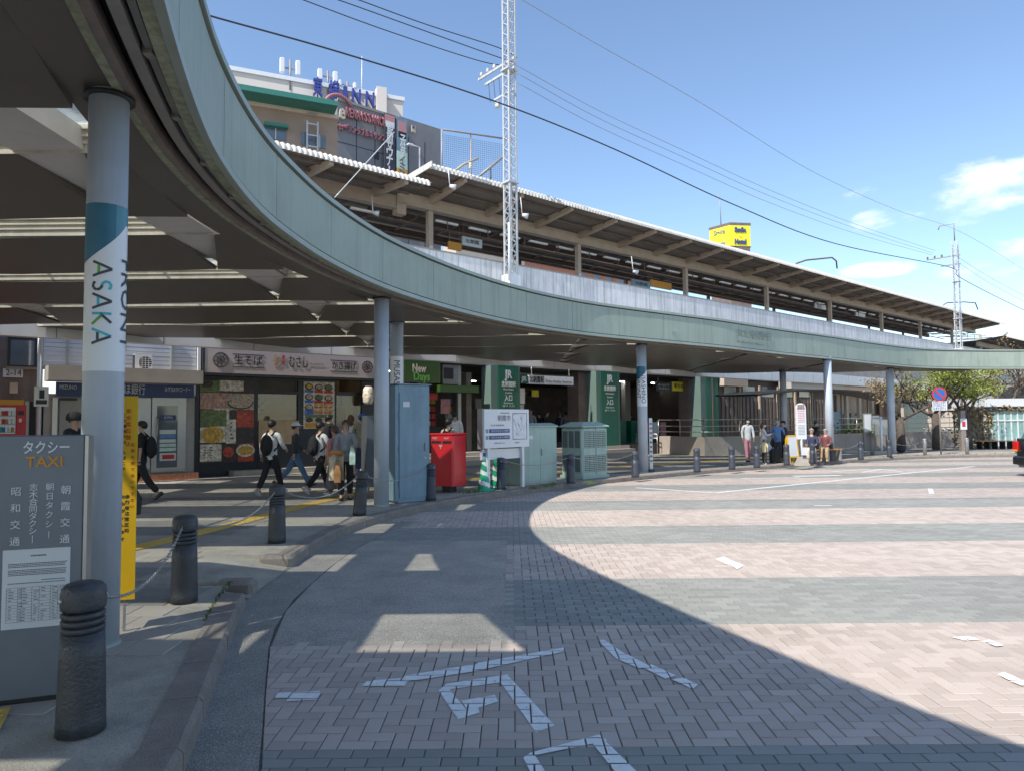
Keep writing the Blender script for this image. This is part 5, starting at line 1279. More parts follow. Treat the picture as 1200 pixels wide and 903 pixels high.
t.text('New', 491, 432, .42, 'c_beige', 16, -.02, bold=.01); t.text('Days', 494, 441.5, .42, 'leaf_green', 19, -.02, bold=.01)
o2 = ST('convenience_store', 'small dark convenience store with green awning and lit shelves', 'building', 500, 21.7, s=12.0)
o2.box('awning', 'sign_green', 507, 452, 552, 460, -.5, .5); o2.box('frame', 'dark_frame', 470.5, 449, 474, 560, 0, .1, toground=True)
o2.box('frame', 'sheet_grey', 537, 424, 540.5, 530, 0, .1, toground=True); o2.box('louvre', 'gutter_grey', 519, 425, 537, 450, 0, .1); o2.box('louvre_dark', 'dark_frame', 520, 431, 531, 444, -.02, .04)
for i, (px, m) in enumerate(((508,'food_fry'),(514,'red'),(520,'c_beige'),(526,'food_leaf'),(546,'c_blue'))):
    for j in range(4): o2.box('goods', random.choice(['food_fry','red','c_beige','c_mint','c_pink',m]), px, 466+9*j, px+5, 472+9*j, 1.2, .2)
o2.box('shop_poster', 'c_pink', 522, 467, 533, 484, .3, .03); o2.box('shop_poster', 'red', 508, 460, 518, 468, .3, .03); o2.box('counter', 'dark_frame', 505, 500, 552, 530, 1.0, .4, toground=True)
t = ST('shop_signs', 'black and yellow hanging signs over the right entrance bay', 'sign', 790, 22.2, z=2.6)
t.box('black_sign', 'dark_frame', 769, 448, 787, 458, 0, .1); t.text('ホームメイト', 778, 451, .15, 'lettering_white', 13, -.01); t.text('アパマン', 778, 455.3, .15, 'lettering_white', 12, -.01)
t.box('yellow_sign', 'lit_yellow', 788, 447.5, 811, 458, 0, .1); t.text('駅ちか歯科', 799, 452.5, .25, 'print_black', 18, -.01, bold=.005)
for px in (772, 808): x, z = t.xz(px, 447.5); q = MB(); q.tube((x,.05,z), (x,.05,z+.6), .02); q.build('hanger', M['alu'], t.t)
t = ST('sign_pillar', 'plain green steel pillar at the right end of the station hall', 'pillar', 834, 21.2, group='green station pillars')
t.box('panel', 'jr_green', 828, 442, 842, 520, -.02, .5, toground=True); t.box('pilaster', 'jr_pale', 821.5, 441, 827.6, 520, 0, .6, toground=True); t.box('stripe', 'brown_steel', 834.5, 442, 836, 520, -.04, .02, toground=True)

# ---- ramp with parapet and handrails
rc, rl, rr_ = G(826,533.6,.13), G(773,531,.13), G(960,529,.13)
base = Vector((rc.x, rc.y, gz(rc.y)+.13))
t = thing('ramp_wall', 'pale stone ramp wall with metal handrails in front of the station hall', 'ramp', base)
L0, R0 = rl-rc, rr_-rc; hwall = CAM_H + (pxray(826, 511.5).z/pxray(826, 511.5).y)*rc.y - base.z
def wallseg(p, q, z0, z1, th=.3, name='wall', m='ramp_stone'):
    p, q = Vector(p[:2]), Vector(q[:2]); d = (q-p).normalized(); n_ = Vector((-d.y, d.x))*th
    if n_.y < 0: n_ = -n_
    b_ = MB(); vs = [(*p,z0),(*q,z0),(*(q+n_),z0),(*(p+n_),z0),(*p,z1),(*q,z1),(*(q+n_),z1),(*(p+n_),z1)]
    b_.add(vs, [(0,3,2,1),(4,5,6,7),(0,1,5,4),(1,2,6,5),(2,3,7,6),(3,0,4,7)], False); return b_.build(name, M[m], t)
def lerp2(a, b, f): return a+(b-a)*f
for i in range(6): wallseg(lerp2(Vector((0,0,0)), R0, i/6)+Vector((.004,0,0)), lerp2(Vector((0,0,0)), R0, (i+1)/6), -.15, hwall)
wallseg(L0, (0,0), -.15, hwall-.004); 
ext = R0*2.6
for i in range(6): wallseg(lerp2(R0, ext, i/6)+Vector((.01,0,0)), lerp2(R0, ext, (i+1)/6), -.2, hwall)
rz_ = hwall
def rail(p, q, zs, post_n, z0):
    for z in zs: b_ = MB(); b_.tube((p.x,p.y+.15,z), (q.x,q.y+.15,z), .024, n=6); b_.build('rail', M['handrail'], t)
    for i in range(post_n+1): c = lerp2(p, q, i/post_n); b_ = MB(); b_.tube((c.x,c.y+.15,z0), (c.x,c.y+.15,max(zs)), .024, n=6); b_.build('rail_post', M['handrail'], t)
rail(Vector((0,0,0)), R0, (hwall+.22, hwall+.48, hwall+.78), 3, hwall-.02); rail(R0, ext, (hwall+.22, hwall+.48, hwall+.78), 4, hwall-.02); rail(L0, Vector((0,0,0)), (hwall+.22, hwall+.48, hwall+.78), 2, hwall-.02)
rail(L0+Vector((-.9,1.2,0)), L0+Vector((-.2,-.6,0)), (.75, .95), 2, 0)

# ---- wall beyond, side shelters, posters
o = ST('louvred_building', 'dark brown louvred station wall behind the ramp and bus queue', 'building', 900, 21.6)
a, b, z0, z1 = o.rect(843, 441, 968, 530)
o.raw('wall', 'brown_louvre', a, b, 0, 4, -.3, 5.9)
xx = a+.2; k = 0
while xx < b-.1:
    if k % 5 == 4: o.raw('wall_post', 'beige_steel', xx, xx+.16, -.12, 0, -.2, 3.6)
    else: o.raw('louvre', 'brown_steel', xx, xx+.22, -.05, 0, .9, 2.9)
    xx += .42; k += 1
for i in range(5): o.box('window', 'window_glass', 848+22*i, 453, 862+22*i, 465, -.03, .03)
o.box('beige_panel', 'beige_wall', 842, 441, 870, 452.5, -.35, .3)
o.box('curved_band', 'bank_wall', 905, 438, 968, 457, -1.2, .8)
o = ST('platform_wing', 'beige station side wing with brown posts and flat white eaves', 'building', 1010, 21.6, s=SD(966,480,21.6)[0])
a, b, z0, z1 = o.rect(966, 440, 1047, 530)
o.raw('wall', 'beige_wall', 0, b-a+16, .6, 4, -.3, 4.6); 
o.box('eaves', 'beige_wall', 966, 455, 1054, 461, -.8, 1.4)
for px in (973, 991, 1006, 1021, 1033): o.box('post', 'beige_steel', px, 461, px+2.6, 530, -.1, .2, toground=True)
o.box('window_band', 'brown_louvre', 975, 462, 989, 482, .5, .1)
o.box('blue_sheeting', 'blue_sheet', 960, 431, 1040, 449, 1.5, 8)
o.box('poster_case', 'dark_frame', 1012, 485, 1023, 505, -.5, .1); o.box('poster', 'paper', 1013, 486.5, 1022, 504, -.52, .02)
o.box('poster_case', 'dark_frame', 993, 484, 1003, 520, .3, .1); o.box('green_board', 'jr_green', 996, 487, 1002, 512, .28, .02); o.box('bright_case', 'cabinet_blue', 980, 482, 990, 516, .2, .1)
t = ST('side_shelter', 'low dark arched bus shelter roof on thin posts behind the queue', 'shelter', 915, 17.6)
a, b, z0, z1 = t.rect(868, 458, 1050, 540); zz1 = t.xz(915, 456)[1]
q = MB(); n = 14; wd = b-a
for i in range(n):
    f0, f1 = i/n, (i+1)/n; h = lambda f: zz1 - .35*(2*f-1)**2*1.2
    q.add([(a+wd*f0,-.9,h(f0)),(a+wd*f1,-.9,h(f1)),(a+wd*f1,1.3,h(f1)+.05),(a+wd*f0,1.3,h(f0)+.05),(a+wd*f0,-.9,h(f0)+.07),(a+wd*f1,-.9,h(f1)+.07),(a+wd*f1,1.3,h(f1)+.12),(a+wd*f0,1.3,h(f0)+.12)], [(3,2,1,0),(4,5,6,7),(0,1,5,4),(2,3,7,6)], False)
q.build('roof', M['shelter_roof'], t.t)
for i in range(5): f = (i+.3)/5; q = MB(); q.box(a+wd*f-.04, a+wd*f+.04, .6, .68, -.3, zz1-.4*(2*f-1)**2); q.build('post', M['gutter_grey'], t.t)
# notice boards near the right columns
for px0, y0, px1, y1, lb in ((1012,484,1023,506,'framed map poster on a stand beneath the flat eaves'), (1024,491,1042,510,'grey double notice board on posts left of the last column')):
    g = G((px0+px1)/2, 527, .13); t = thing('notice_board', lb, 'sign', tuple(g), R(12)); k = g.y/FPX
    za, zb_ = hz((px0+px1)/2, y0, g.y, g.z), hz((px0+px1)/2, y1, g.y, g.z); w2 = (px1-px0)/2*k
    b_ = MB(); b_.box(-w2, w2, -.03, .03, zb_, za); b_.build('board', M['sheet_grey'], t); b_ = MB(); b_.box(-w2+.05, w2-.05, -.036, -.031, zb_+.06, za-.06); b_.build('paper', M['paper'] if px0 < 1020 else M['alu'], t)
    for s_ in (-1, 1): b_ = MB(); b_.box(s_*w2*.8-.03, s_*w2*.8+.03, -.02, .02, 0, zb_); b_.build('leg', M['gutter_grey'], t)
g = G(1033.5, 532, .13); t = thing('white_post', 'slim white post with low block at its foot near the last column', 'post', tuple(g)); b_ = MB(); b_.tube((0,0,0), (0,0,1.7), .05); b_.build('post', M['white_metal'], t); b_ = MB(); b_.cbox(-.45,.35,-.2,.2,0,.16,.03); b_.build('block', M['concrete'], t)

# ================================================================== RAILWAY ABOVE
DP = 22.0
def pl(px, py, D): s_, z_ = SD(px, py, D); return W(s_, D, z_)
zpar = 8.15
o = ST('railway_viaduct', 'concrete railway viaduct with a pale streaked parapet above the canopy', 'viaduct', 600, DP, z=0, s=0.0)
x = -16.0
while x < 126:
    o.raw('parapet_panel', 'concrete_parapet', x+.01, x+5.6-.01, 0, .2, 5.6, zpar); x += 5.6
o.raw('parapet_cap', 'gutter_grey', -16, 126, -.03, .23, zpar, zpar+.05)
o.raw('deck', 'viaduct', -16, 126, .22, 20, 5.4, 6.2); o.raw('far_parapet', 'concrete_parapet', -16, 126, 20, 20.2, 5.6, zpar-.2)
o.raw('platform_slab', 'viaduct', 2, 100, 4.0-.6, 10.6, 6.2, 7.3)
for i in range(12): o.raw('bridge_pier', 'viaduct', 64+8*i, 65.2+8*i, 1, 4, -.4, 5.4)
# platform roof
zE = SD(900, 303, 23.2)[1]; zB = SD(900, 331, 26)[1]
def roof_part(o, s0, s1, zE, zB, d0=1.2, d1=4.0, d2=9.8, rim=True, pitch=.2):
    # corrugated sheet: slopes down from the near edge to the beam, then runs level to the far edge
    q = MB(); n = int((s1-s0)/pitch*4); vs = []
    rows = [(d0, zE), (d0+.06, zE+.03), (d1, zB+.32), (d2, zB+.22)]
    for i in range(n+1):
        x = s0+(s1-s0)*i/n; c = .035*[0,1,0,-1][i % 4]
        for j, (d, z) in enumerate(rows): vs.append((x, d, z+c))
    fs = [(i*4+j, i*4+j+1, i*4+j+5, i*4+j+4) for i in range(n) for j in range(3)]
    q.add(vs, fs, False); q.build('corrugated_sheet', M['roof_corr'], o.t)
    # rounded white rim, one rib per corrugation
    q = MB(); k = int((s1-s0)/pitch); rib = []
    for i in range(k):
        x = s0+pitch*i
        for f, b in ((0, 0), (.25, .05), (.5, .07), (.75, .05)):
            for j in range(6):
                a = pi*.5*j/5; r_ = .26+b; rib.append((x+pitch*f, d0+.16-r_*sin(a)*.9, zE-.17+r_*cos(a)))
    q.add(rib, [(c*6+j, c*6+j+1, (c+1)*6+j+1, (c+1)*6+j) for c in range(k*4-1) for j in range(5)], True)
    q.build('rounded_rim', M['roof_rim'], o.t)
    o.raw('beam', 'beige_steel', s0+.1, s1-.1, d1-.12, d1+.12, zB-.33, zB+.20); o.raw('beam_flange', 'beige_steel', s0+.1, s1-.1, d1-.2, d1+.2, zB-.36, zB-.31)
    o.raw('beam', 'brown_steel', s0+.1, s1-.1, d2-1.1, d2-.9, zB-.35, zB+.12); o.raw('beam', 'brown_steel', s0+.1, s1-.1, d1+2.4, d1+2.55, zB-.2, zB+.15)
    for f in (.28, .6): o.raw('purlin', 'brown_steel', s0+.1, s1-.1, d0+(d1-d0)*f-.05, d0+(d1-d0)*f+.05, zE+(zB-zE)*f-.04+.0, zE+(zB-zE)*f+.06)
def rafter(o, x, zE, zB, d0=1.2, d1=4.0):
    q = MB(); q.add([(x-.09,d0+.05,zE-.06),(x+.09,d0+.05,zE-.06),(x+.09,d0+.05,zE-.26),(x-.09,d0+.05,zE-.26),(x-.09,d1-.1,zB+.30),(x+.09,d1-.1,zB+.30),(x+.09,d1-.1,zB-.08),(x-.09,d1-.1,zB-.08)],
        [(0,1,2,3),(7,6,5,4),(0,4,5,1),(1,5,6,2),(2,6,7,3),(3,7,4,0)], False); q.build('rafter', M['beige_steel'], o.t)
s_start = SD(503, 200, 23.2)[0]; s_end = SD(1176, 384, 23.2)[0]
PR = ST('platform_roof', 'long platform roof with white ribbed edge, beige beams and columns', 'roof', 600, DP, z=0, s=0.0)
roof_part(PR, s_start, s_end, zE, zB)
q = MB(); q.add([(s_start-.02,1.0,zE+.12),(s_start-.02,4,zB+.5),(s_start-.02,4,zB+.25),(s_start-.02,1.0,zE-.12),(s_start+.03,1.0,zE+.12),(s_start+.03,4,zB+.5),(s_start+.03,4,zB+.25),(s_start+.03,1.0,zE-.12)], [(0,1,2,3),(7,6,5,4),(0,4,5,1),(1,5,6,2),(2,6,7,3),(3,7,4,0)], False); q.build('end_trim', M['roof_rim'], PR.t)
colS = [SD(x_, 400, 26)[0] for x_ in (504,679,805,900,974,1034,1079,1116,1149)]
def pcol(o, x, zB, y0=3.9):
    o.raw('platform_column', 'beige_steel', x-.12, x+.12, y0, y0+.24, 7.3, zB-.3)
    o.raw('column_band', 'blue_paint', x-.13, x+.13, y0-.01, y0+.25, 8.3, 9.0); o.raw('column_poster', 'paper', x-.1, x+.1, y0-.02, y0-.011, 9.05, 9.5)
for i, x in enumerate(colS):
    pcol(PR, x, zB)
    if i < 8: PR.raw('platform_column', 'brown_steel', x-.1, x+.1, 8.8, 9.0, 7.3, zB-.3)
    nx_ = colS[i+1] if i+1 < len(colS) else x+9.7
    for k in range(3):
        xx = x+(nx_-x)*k/3
        if s_start < xx < s_end: rafter(PR, xx, zE, zB)
    for k in range(5):
        xx = x+.6+1.95*k
        if xx+1.2 < s_end: PR.raw('light_fixture', 'lamp_white', xx, xx+1.25, 4.35, 4.5, zB-.62, zB-.54)
    for k in range(4):                                      # braces and conduits under the roof
        xx = x+2.4*k
        q = MB(); q.tube((xx,4.1,zB-.3), (xx+.9,8.7,zB-.1+.15*(k % 2)), .05, n=5); q.build('brace', M['brown_steel'], PR.t)
        q = MB(); q.tube((xx+1.2,4.3,zB-.35), (xx+1.2,4.3,zB-1.0), .025, n=5); q.build('hanger', M['brown_steel'], PR.t)
for d, z in ((4.9,zB-.75),(5.6,zB-.55),(6.8,zB-.8),(7.7,zB-.5)):
    q = MB(); q.tube((s_start+.5,d,z), (s_end-1,d,z), .045, n=6); q.build('conduit', M['brown_steel'], PR.t)
# lower roof on the left
z0_ = SD(420, 193, 23.2)[1]; o0 = ST('platform_roof', 'lower left section of platform roof in front of the brick building', 'roof', 400, DP, z=0, s=0.0)
zb0 = SD(430, 228, 26)[1]
s0a, s0b = -6, SD(507, 220, 23.2)[0]
roof_part(o0, s0a, s0b, z0_, zb0)
xx = s0b-1.2
while xx > s0a: rafter(o0, xx, z0_, zb0); xx -= 3.2
for xx in (colS[0]-9.7, colS[0]-19.4, ): pcol(o0, xx, zb0)
o0.raw('beam_end', 'beige_steel', s0b-.1, s0b+.35, 3.8, 4.2, zb0-.6, zb0+.1)
for k in range(9): o0.raw('light_fixture', 'lamp_white', s0b-2-1.95*k, s0b-.8-1.95*k, 4.35, 4.5, zb0-.62, zb0-.54)
for k in range(6): q = MB(); q.tube((s0b-2*k,4.2,zb0-.3), (s0b-2*k-1,8.7,zb0-.2), .05, n=5); q.build('brace', M['brown_steel'], o0.t)
# far low section at the right
z3 = SD(1185, 395, 23.2)[1]; o3 = ST('platform_roof', 'far low end section of platform roof at the right', 'roof', 1180, DP, z=0, s=0.0)
roof_part(o3, s_end+.6, s_end+45, z3, z3-.6); 
for k in range(5): pcol(o3, s_end+2+9*k, z3-.6)
# hanging platform signs
def psign(label, x0, y0, x1, y1, m, D, words=None):
    t = ST('hanging_sign', label, 'sign', x0, D, z=zpar); t.box('panel', m, x0, y0, x1, y1, 0, .1)
    for px in (x0+1.5, x1-1.5): x, z = t.xz(px, y0); q = MB(); q.tube((x,.05,z), (x,.05,max(z+.3, zB-.4-t.z)), .02, n=5); q.build('hanger', M['brown_steel'], t.t)
    if words: t.text(words, (x0+x1)/2, (y0+y1)/2, .22, 'print_black', (x1-x0)*.7, -.01)
    return t
psign('orange and white hanging platform sign left of the lattice mast', 526, 284, 541, 293, 'lettering_orange', 26.8); psign('pale hanging platform sign beside the orange one', 542, 279, 565, 289, 'alu', 26.8, '北朝霞')
psign('pale blue hanging platform sign in the middle of the platform', 741, 329, 762, 337, 'cabinet_blue', 27, '北朝霞'); psign('brown orange sign box hanging in the middle of the platform', 763, 330, 787, 338, 'lettering_orange', 27)
psign('small white hanging sign at the right part of the platform', 955, 357, 968, 362, 'alu', 26.5); psign('small white hanging sign far right on the platform', 1003, 367, 1014, 371, 'alu', 26.5)
def speaker(label, px, py, D, s=.22):
    p = pl(px, py, D); t = thing('loudspeaker', label, 'speaker', p, ST_ROT); b_ = MB(); b_.tube((0,0,0), (s,-s*.5,-.05), .06, .13, n=10); b_.build('horn', M['white_metal'], t); b_ = MB(); b_.tube((0,0,0), (0,.1,.8), .02, n=6); b_.build('bracket', M['white_metal'], t)
speaker('white horn speaker hanging under the lower left platform roof', 437, 249, 25); speaker('white horn lamp under the left end of the main platform roof', 527, 218, 23); speaker('white horn speaker on the lattice mast side', 612, 252, 22.4); speaker('white device on a post above the parapet in the middle', 742, 318, 23)
random.seed(33)
# orange brown brick building seen through the platform
pb = ST('brick_block', 'orange brown brick building glimpsed beyond the platform', 'building', 700, 52)
pb.box('wall', 'brick_red', 560, 308, 745, 520, 0, 8, toground=True); pb.box('light_wall', 'beige_wall', 520, 296, 600, 520, -2, 2, toground=True)
for i in range(7): pb.box('window', 'window_glass', 640+14*i, 322, 646+14*i, 332, -.05, .1)

# ---- lattice masts
def mast(label, px, pyb, D, top_px, wdt, detail=True):
    s_, z_ = SD(px, pyb, D); zt_ = top_px; t = thing('lattice_mast', label, 'mast', W(s_, D, z_), ST_ROT); h = wdt/2; H_ = zt_-z_
    b_ = MB(); b_.cbox(-h*1.6, h*1.6, -h*1.6, h*1.6, -.9, .12, .02); b_.build('base', M['white_metal'], t)
    for sx in (-1, 1):
        for sy in (-1, 1): b_ = MB(); b_.box(sx*h-.035, sx*h+.035, sy*h-.035, sy*h+.035, .1, H_); b_.build('leg', M['tower_white'], t)
    st_ = wdt*.62; n = int((H_-.2)/st_); d_ = Vector((wdt-.06, 0, st_)).length
    me = {}
    for nm, up in (('u', 1), ('d', -1)):
        b_ = MB(); a = Vector((-h+.02, 0, 0)); c = Vector((h-.02, 0, st_)) if up > 0 else Vector((h-.02, 0, 0)); a = Vector((-h+.02, 0, 0 if up > 0 else st_))
        b_.tube(a, c, .017 if wdt < .5 else .025, n=4, smooth=False); me[nm] = b_.mesh('lattice_bar', M['tower_white'])
    for k in range(n):
        for f, (off_, rz_) in enumerate((((0,-h,0),0), ((0,h,0),0), ((-h,0,0),pi/2), ((h,0,0),pi/2))):
            o_ = place('lattice_bar', me['u' if (k+f) % 2 else 'd'], t, (off_[0], off_[1], .12+k*st_), (0,0,rz_))
    for z in (H_*.28, H_*.62): b_ = MB(); b_.box(-h*1.5, h*1.5, -h*1.4, h*1.4, z, z+.07); b_.build('collar', M['tower_white'], t)
    return t, H_
zt1 = SD(597, -60, 21.6)[1]
m1, H1 = mast('tall white lattice railway mast rising in the middle of the platform', 599, 326, 21.6, zt1, .36)
b1 = m1.location.z; s1 = SD(599, 326, 21.6)[0]
def arm(t, base_s, D, pts_px, r_, m='tower_white', name='arm'):
    P_ = []
    for (px, py) in pts_px: s_, z_ = SD(px, py, D); P_.append((s_-base_s, D-21.6, z_-t.location.z))
    b_ = MB(); b_.path(P_, r_, 6); return b_.build(name, M[m], t)
# cross arms (they run out towards the square and read left of the mast)
for k, (zpx, ext_) in enumerate(((72, 1.0), (83, .72))):
    z_ = SD(598, zpx, 21.6)[1]-b1
    b_ = MB(); b_.box(-.04, .04, -.35, 1.7*ext_+.4, z_-.05, z_+.05); ar = b_.build('cross_arm', M['tower_white'], m1)
    if k == 0:
        for yy_ in (1.9, 1.45, 1.0):
            b_ = MB(); 
            b_.lathe([(.03,0),(.09,.03),(.05,.06),(.09,.09),(.05,.12),(.08,.15),(.03,.2)], 10, (0,yy_,z_+.06)); b_.build('insulator', M['ceramic'], m1)
    else:
        for yy_ in (1.4, 1.05, .7): b_ = MB(); b_.tube((0,yy_,z_-.05), (0,yy_-.1,z_-.9), .012, n=5); b_.build('jumper', M['wire'], m1)
z_ = SD(598, 108, 21.6)[1]-b1; b_ = MB(); b_.box(-.04,.04,-.3,1.0,z_-.04,z_+.04); b_.build('short_arm', M['tower_white'], m1)
b_ = MB(); b_.lathe([(.04,0),(.13,.04),(.06,.08),(.13,.14),(.06,.18),(.12,.24),(.04,.3)], 12, (0,.8,z_-.42)); b_.build('insulator', M['ceramic'], m1)
b_ = MB(); b_.tube((-.35,-.3,-.2), (-.35,-.3,2.2), .045); b_.build('side_post', M['white_metal'], m1); b_ = MB(); b_.tube((.25,.3,.2), (.25,.3,5.6), .035); b_.build('side_pipe', M['white_metal'], m1)
zt2 = SD(1118, 282, 21.6)[1]
m2, H2 = mast('second white lattice mast at the far right end of the platform', 1124, 410, 21.6, zt2, .42)
s2 = SD(1124, 410, 21.6)[0]; b2 = m2.location.z
b_ = MB(); b_.path([(0,0,H2),(0,0,H2+1.6),(0,1.2,H2+1.62),(0,1.3,H2+1.3)], .05, 6); b_.build('top_arm', M['gutter_grey'], m2)
for zz in (SD(1118,299,21.6)[1]-b2, SD(1118,309,21.6)[1]-b2):
    b_ = MB(); b_.box(-.05,.05,-.4,2.4 if zz > H2-1.8 else 1.2,zz-.05,zz+.05); b_.build('cross_arm', M['gutter_grey'], m2)
for yy_ in (2.3,1.7,1.1): b_ = MB(); b_.lathe([(.04,0),(.1,.05),(.05,.1),(.1,.15),(.04,.25)], 8, (0,yy_,SD(1118,299,21.6)[1]-b2+.05)); b_.build('insulator', M['brown_steel'], m2)
# ---- overhead lines
def wire(label, pts, r, m='wire', D=21.0, sag=0.0):
    P_ = [pl(px, py, D if len(q) == 0 else q[0]) for px, py, *q in pts]; o_ = P_[0]
    fine = [tuple(p) for p in smooth(P_, 8)]
    b_ = MB(); b_.path([Vector(p)-o_ for p in fine], r, 5); ob = b_.build('overhead_wire', M[m], None, o_); tag(ob, label, 'wire', 'overhead lines along the railway'); return ob
wire('thick black cable sweeping from top left down to the far mast', [(150,-12),(240,17),(400,62),(580,119),(720,175),(860,240),(980,286),(1112,313),(1123,324),(1160,344),(1205,366)], .03)
wire('upper thin line left of the mast passing its first insulator', [(330,-8),(355,0),(450,35),(560,71),(600,78)], .02, D=23.5)
wire('middle thin line left of the mast passing its second insulator', [(360,-10),(396,0),(480,30),(572,63),(604,74)], .02, D=23.05)
wire('right thin line left of the mast passing its third insulator', [(380,-14),(420,0),(500,29),(584,56),(606,68)], .02, D=22.6)
wire('uppermost of three thin lines between the two masts', [(604,76),(700,129),(800,176),(900,222),(1000,262),(1096,294)], .014, 'wire_light', D=22.6)
wire('middle of three thin lines between the two masts', [(606,86),(700,138),(800,184),(900,229),(1000,267),(1094,297)], .014, 'wire_light', D=23.05)
wire('lowest of three thin lines between the two masts', [(606,97),(700,148),(800,193),(900,237),(1000,273),(1092,299)], .014, 'wire_light', D=23.5)
wire('thin high line from the top of the picture to the far mast tip', [(590,-14),(612,0),(700,52),(820,120),(950,200),(1050,246),(1107,264),(1150,285),(1205,320)], .014, 'wire_light', D=21.2)
wire('upper thin line right of the far mast', [(1120,300),(1160,325),(1206,350)], .016, 'wire_light', D=21.0)
wire('lower thin line right of the far mast', [(1120,306),(1160,332),(1206,357)], .016, 'wire_light', D=21.4)
wire('thin stay wire crossing the front of the lower platform roof', [(392,232),(432,188),(462,155)], .02, 'tower_white', D=22.6)
for lb, pp in (('bent brown catenary bracket above the roof left of the far mast', [(933,309),(945,305),(975,302),(980,306),(981,315)]), ('bent catenary bracket above the roof right of the far mast', [(1106,357),(1110,355),(1130,354),(1143,355),(1146,363)])):
    P_ = [pl(px, py, 24.5) for px, py in pp]; t = thing('catenary_bracket', lb, 'bracket', P_[0]); b_ = MB(); b_.path([p-P_[0] for p in P_], .06, 6); b_.build('arm', M['brown_steel'], t)
    b_ = MB(); b_.tube(P_[0]-P_[0], P_[0]-P_[0]+Vector((0,0,-1.4)), .05); b_.build('stem', M['brown_steel'], t)
P_ = [pl(*p, 23) for p in ((535,199),(543,193),(560,186))]; t = thing('catenary_bracket', 'rusty catenary bracket on the roof edge left of the tall mast', 'bracket', P_[0]); b_ = MB(); b_.path([p-P_[0] for p in P_], .05, 6); b_.build('arm', M['lettering_orange'] if False else M['beige_steel'], t)
b_ = MB(); b_.lathe([(.04,0),(.13,.05),(.06,.1),(.13,.16),(.06,.2),(.13,.26),(.04,.3)], 10, tuple(pl(551,199,23)-P_[0])); b_.build('insulator', M['ceramic'], t)
# ---- netting frame behind the mast
def pipe(o_, a, b, r_, m='gutter_grey', D=40, name='rail'): p, q = pl(*a, D), pl(*b, D); b_ = MB(); b_.tube(p-o_, q-o_, r_, n=6); return b_.build(name, M[m])
o_ = pl(519, 215, 40); t = thing('netting_frame', 'tall ball netting on blue grey posts behind the lattice mast', 'netting', o_)
for a, b, r_, nm in (((519,152),(600,164),.07,'rail'), ((552,158),(552,240),.07,'post'), ((518,152),(518,215),.06,'post'), ((591,163),(591,250),.09,'post'), ((560,208),(592,182),.1,'rail'), ((575,196),(575,212),.07,'post')):
    pipe(o_, a, b, r_, name=nm).parent = t
b_ = MB(); random.seed(2)
for i in range(34): x = 519+73*i/33; b_.tube(pl(x, 153+11*(x-519)/73+5, 40.1)-o_, pl(x, 216+14*(x-519)/73, 40.1)-o_, .011, n=3, cap=False)
for i in range(26): y = 158+60*i/25; b_.tube(pl(519, y, 40.1)-o_, pl(592, y+12, 40.1)-o_, .011, n=3, cap=False)
tag(b_.build('net', M['netting'], t), kind='stuff')

# ================================================================== BUILDINGS BEHIND
DH, DBR, DG = 84, 62, 64
_keep = (AZ, SU, CU, ST_ROT)
AZ = R(66.5); SU, CU = sin(AZ), cos(AZ); ST_ROT = pi/2-AZ   # these two blocks stand at another angle
o = ST('hotel', 'pale hotel block with large blue rooftop lettering behind the station', 'building', 300, DH, z=0)
a = o.xz(180, 60)[0]; b = o.xz(472, 119)[0]; ztop = o.xz(472, 119)[1]
o.raw('wall', 'hotel_wall', a, b, 0, 14, 0, ztop); o.raw('parapet', 'white_metal', a-.2, b+.2, -.2, 14.2, ztop, ztop+.5)
xx, _ = o.xz(445, 110); o.raw('fin', 'hotel_wall', xx-.6, xx+.6, -1.2, .0, ztop-12, ztop+.8)
for px, ch, w_ in ((371.5,'東',11),(390.5,'横',13),(403.5,'I',4.5),(416.5,'N',10),(432.5,'N',10)):
    x, z = o.xz(px, 106+ (px-376)*.27); o.text(ch, px, 106.8+(px-371.5)*.22, 2.5, 'blue_letter', w_, -.6, ext=.2, bold=.05)
def antenna(label, px, py0, py1, D, r_=.5):
    p0, p1 = pl(px, py1, D), pl(px, py0, D); t = thing('antenna', label, 'antenna', p0, ST_ROT, 'rooftop antennas on the hotel'); h = p1.z-p0.z; b_ = MB(); b_.tube((0,0,-1),(0,0,h),.12,n=6); b_.build('mast', M['gutter_grey'], t)
    for sx in (-.9, .9): b_ = MB(); b_.cbox(sx-r_*.6, sx+r_*.6, -.3, .3, h*.35, h, .1); b_.build('panel', M['white_metal'], t)
    b_ = MB(); b_.box(-.9,.9,-.06,.06,h*.55,h*.62); b_.build('cross_bar', M['gutter_grey'], t)
antenna('white mobile phone antenna left above the hotel roof', 340, 70, 96, DH); antenna('white mobile phone antenna above the blue hotel lettering', 384, 83, 101, DH); antenna('small white antenna right of the blue lettering', 407, 96, 106, DH, .35)
p0, p1 = pl(424, 118, DH), pl(424, 66, DH); t = thing('lightning_rod', 'thin white rod on the hotel roof', 'rod', p0); b_ = MB(); b_.tube((0,0,0),(0,0,p1.z-p0.z),.12,.04,n=6); b_.build('rod', M['white_metal'], t)
o = ST('brick_building', 'brown tiled building with green roof slab on red columns', 'building', 290, DBR, z=0)
a = o.xz(150, 125)[0]; b = o.xz(395.5, 142)[0]; zt_ = o.xz(395, 141)[1]
o.raw('wall', 'hotel_brick', a, b, 0, 10, 0, zt_); o.raw('cornice', 'beige_wall', a, b+.1, -.3, .1, zt_, zt_+.35)
zr = o.xz(396,119,DBR-2.2)[1]-.3; br = o.xz(396,119,DBR-2.2)[0]; o.raw('roof_slab', 'roof_teal', a, br, -2.2, 11, zr-.1, zr+.3); o.raw('roof_slab_top', 'roof_teal', a, br-.3, -1.9, 10.7, zr+.3, zr+.5)
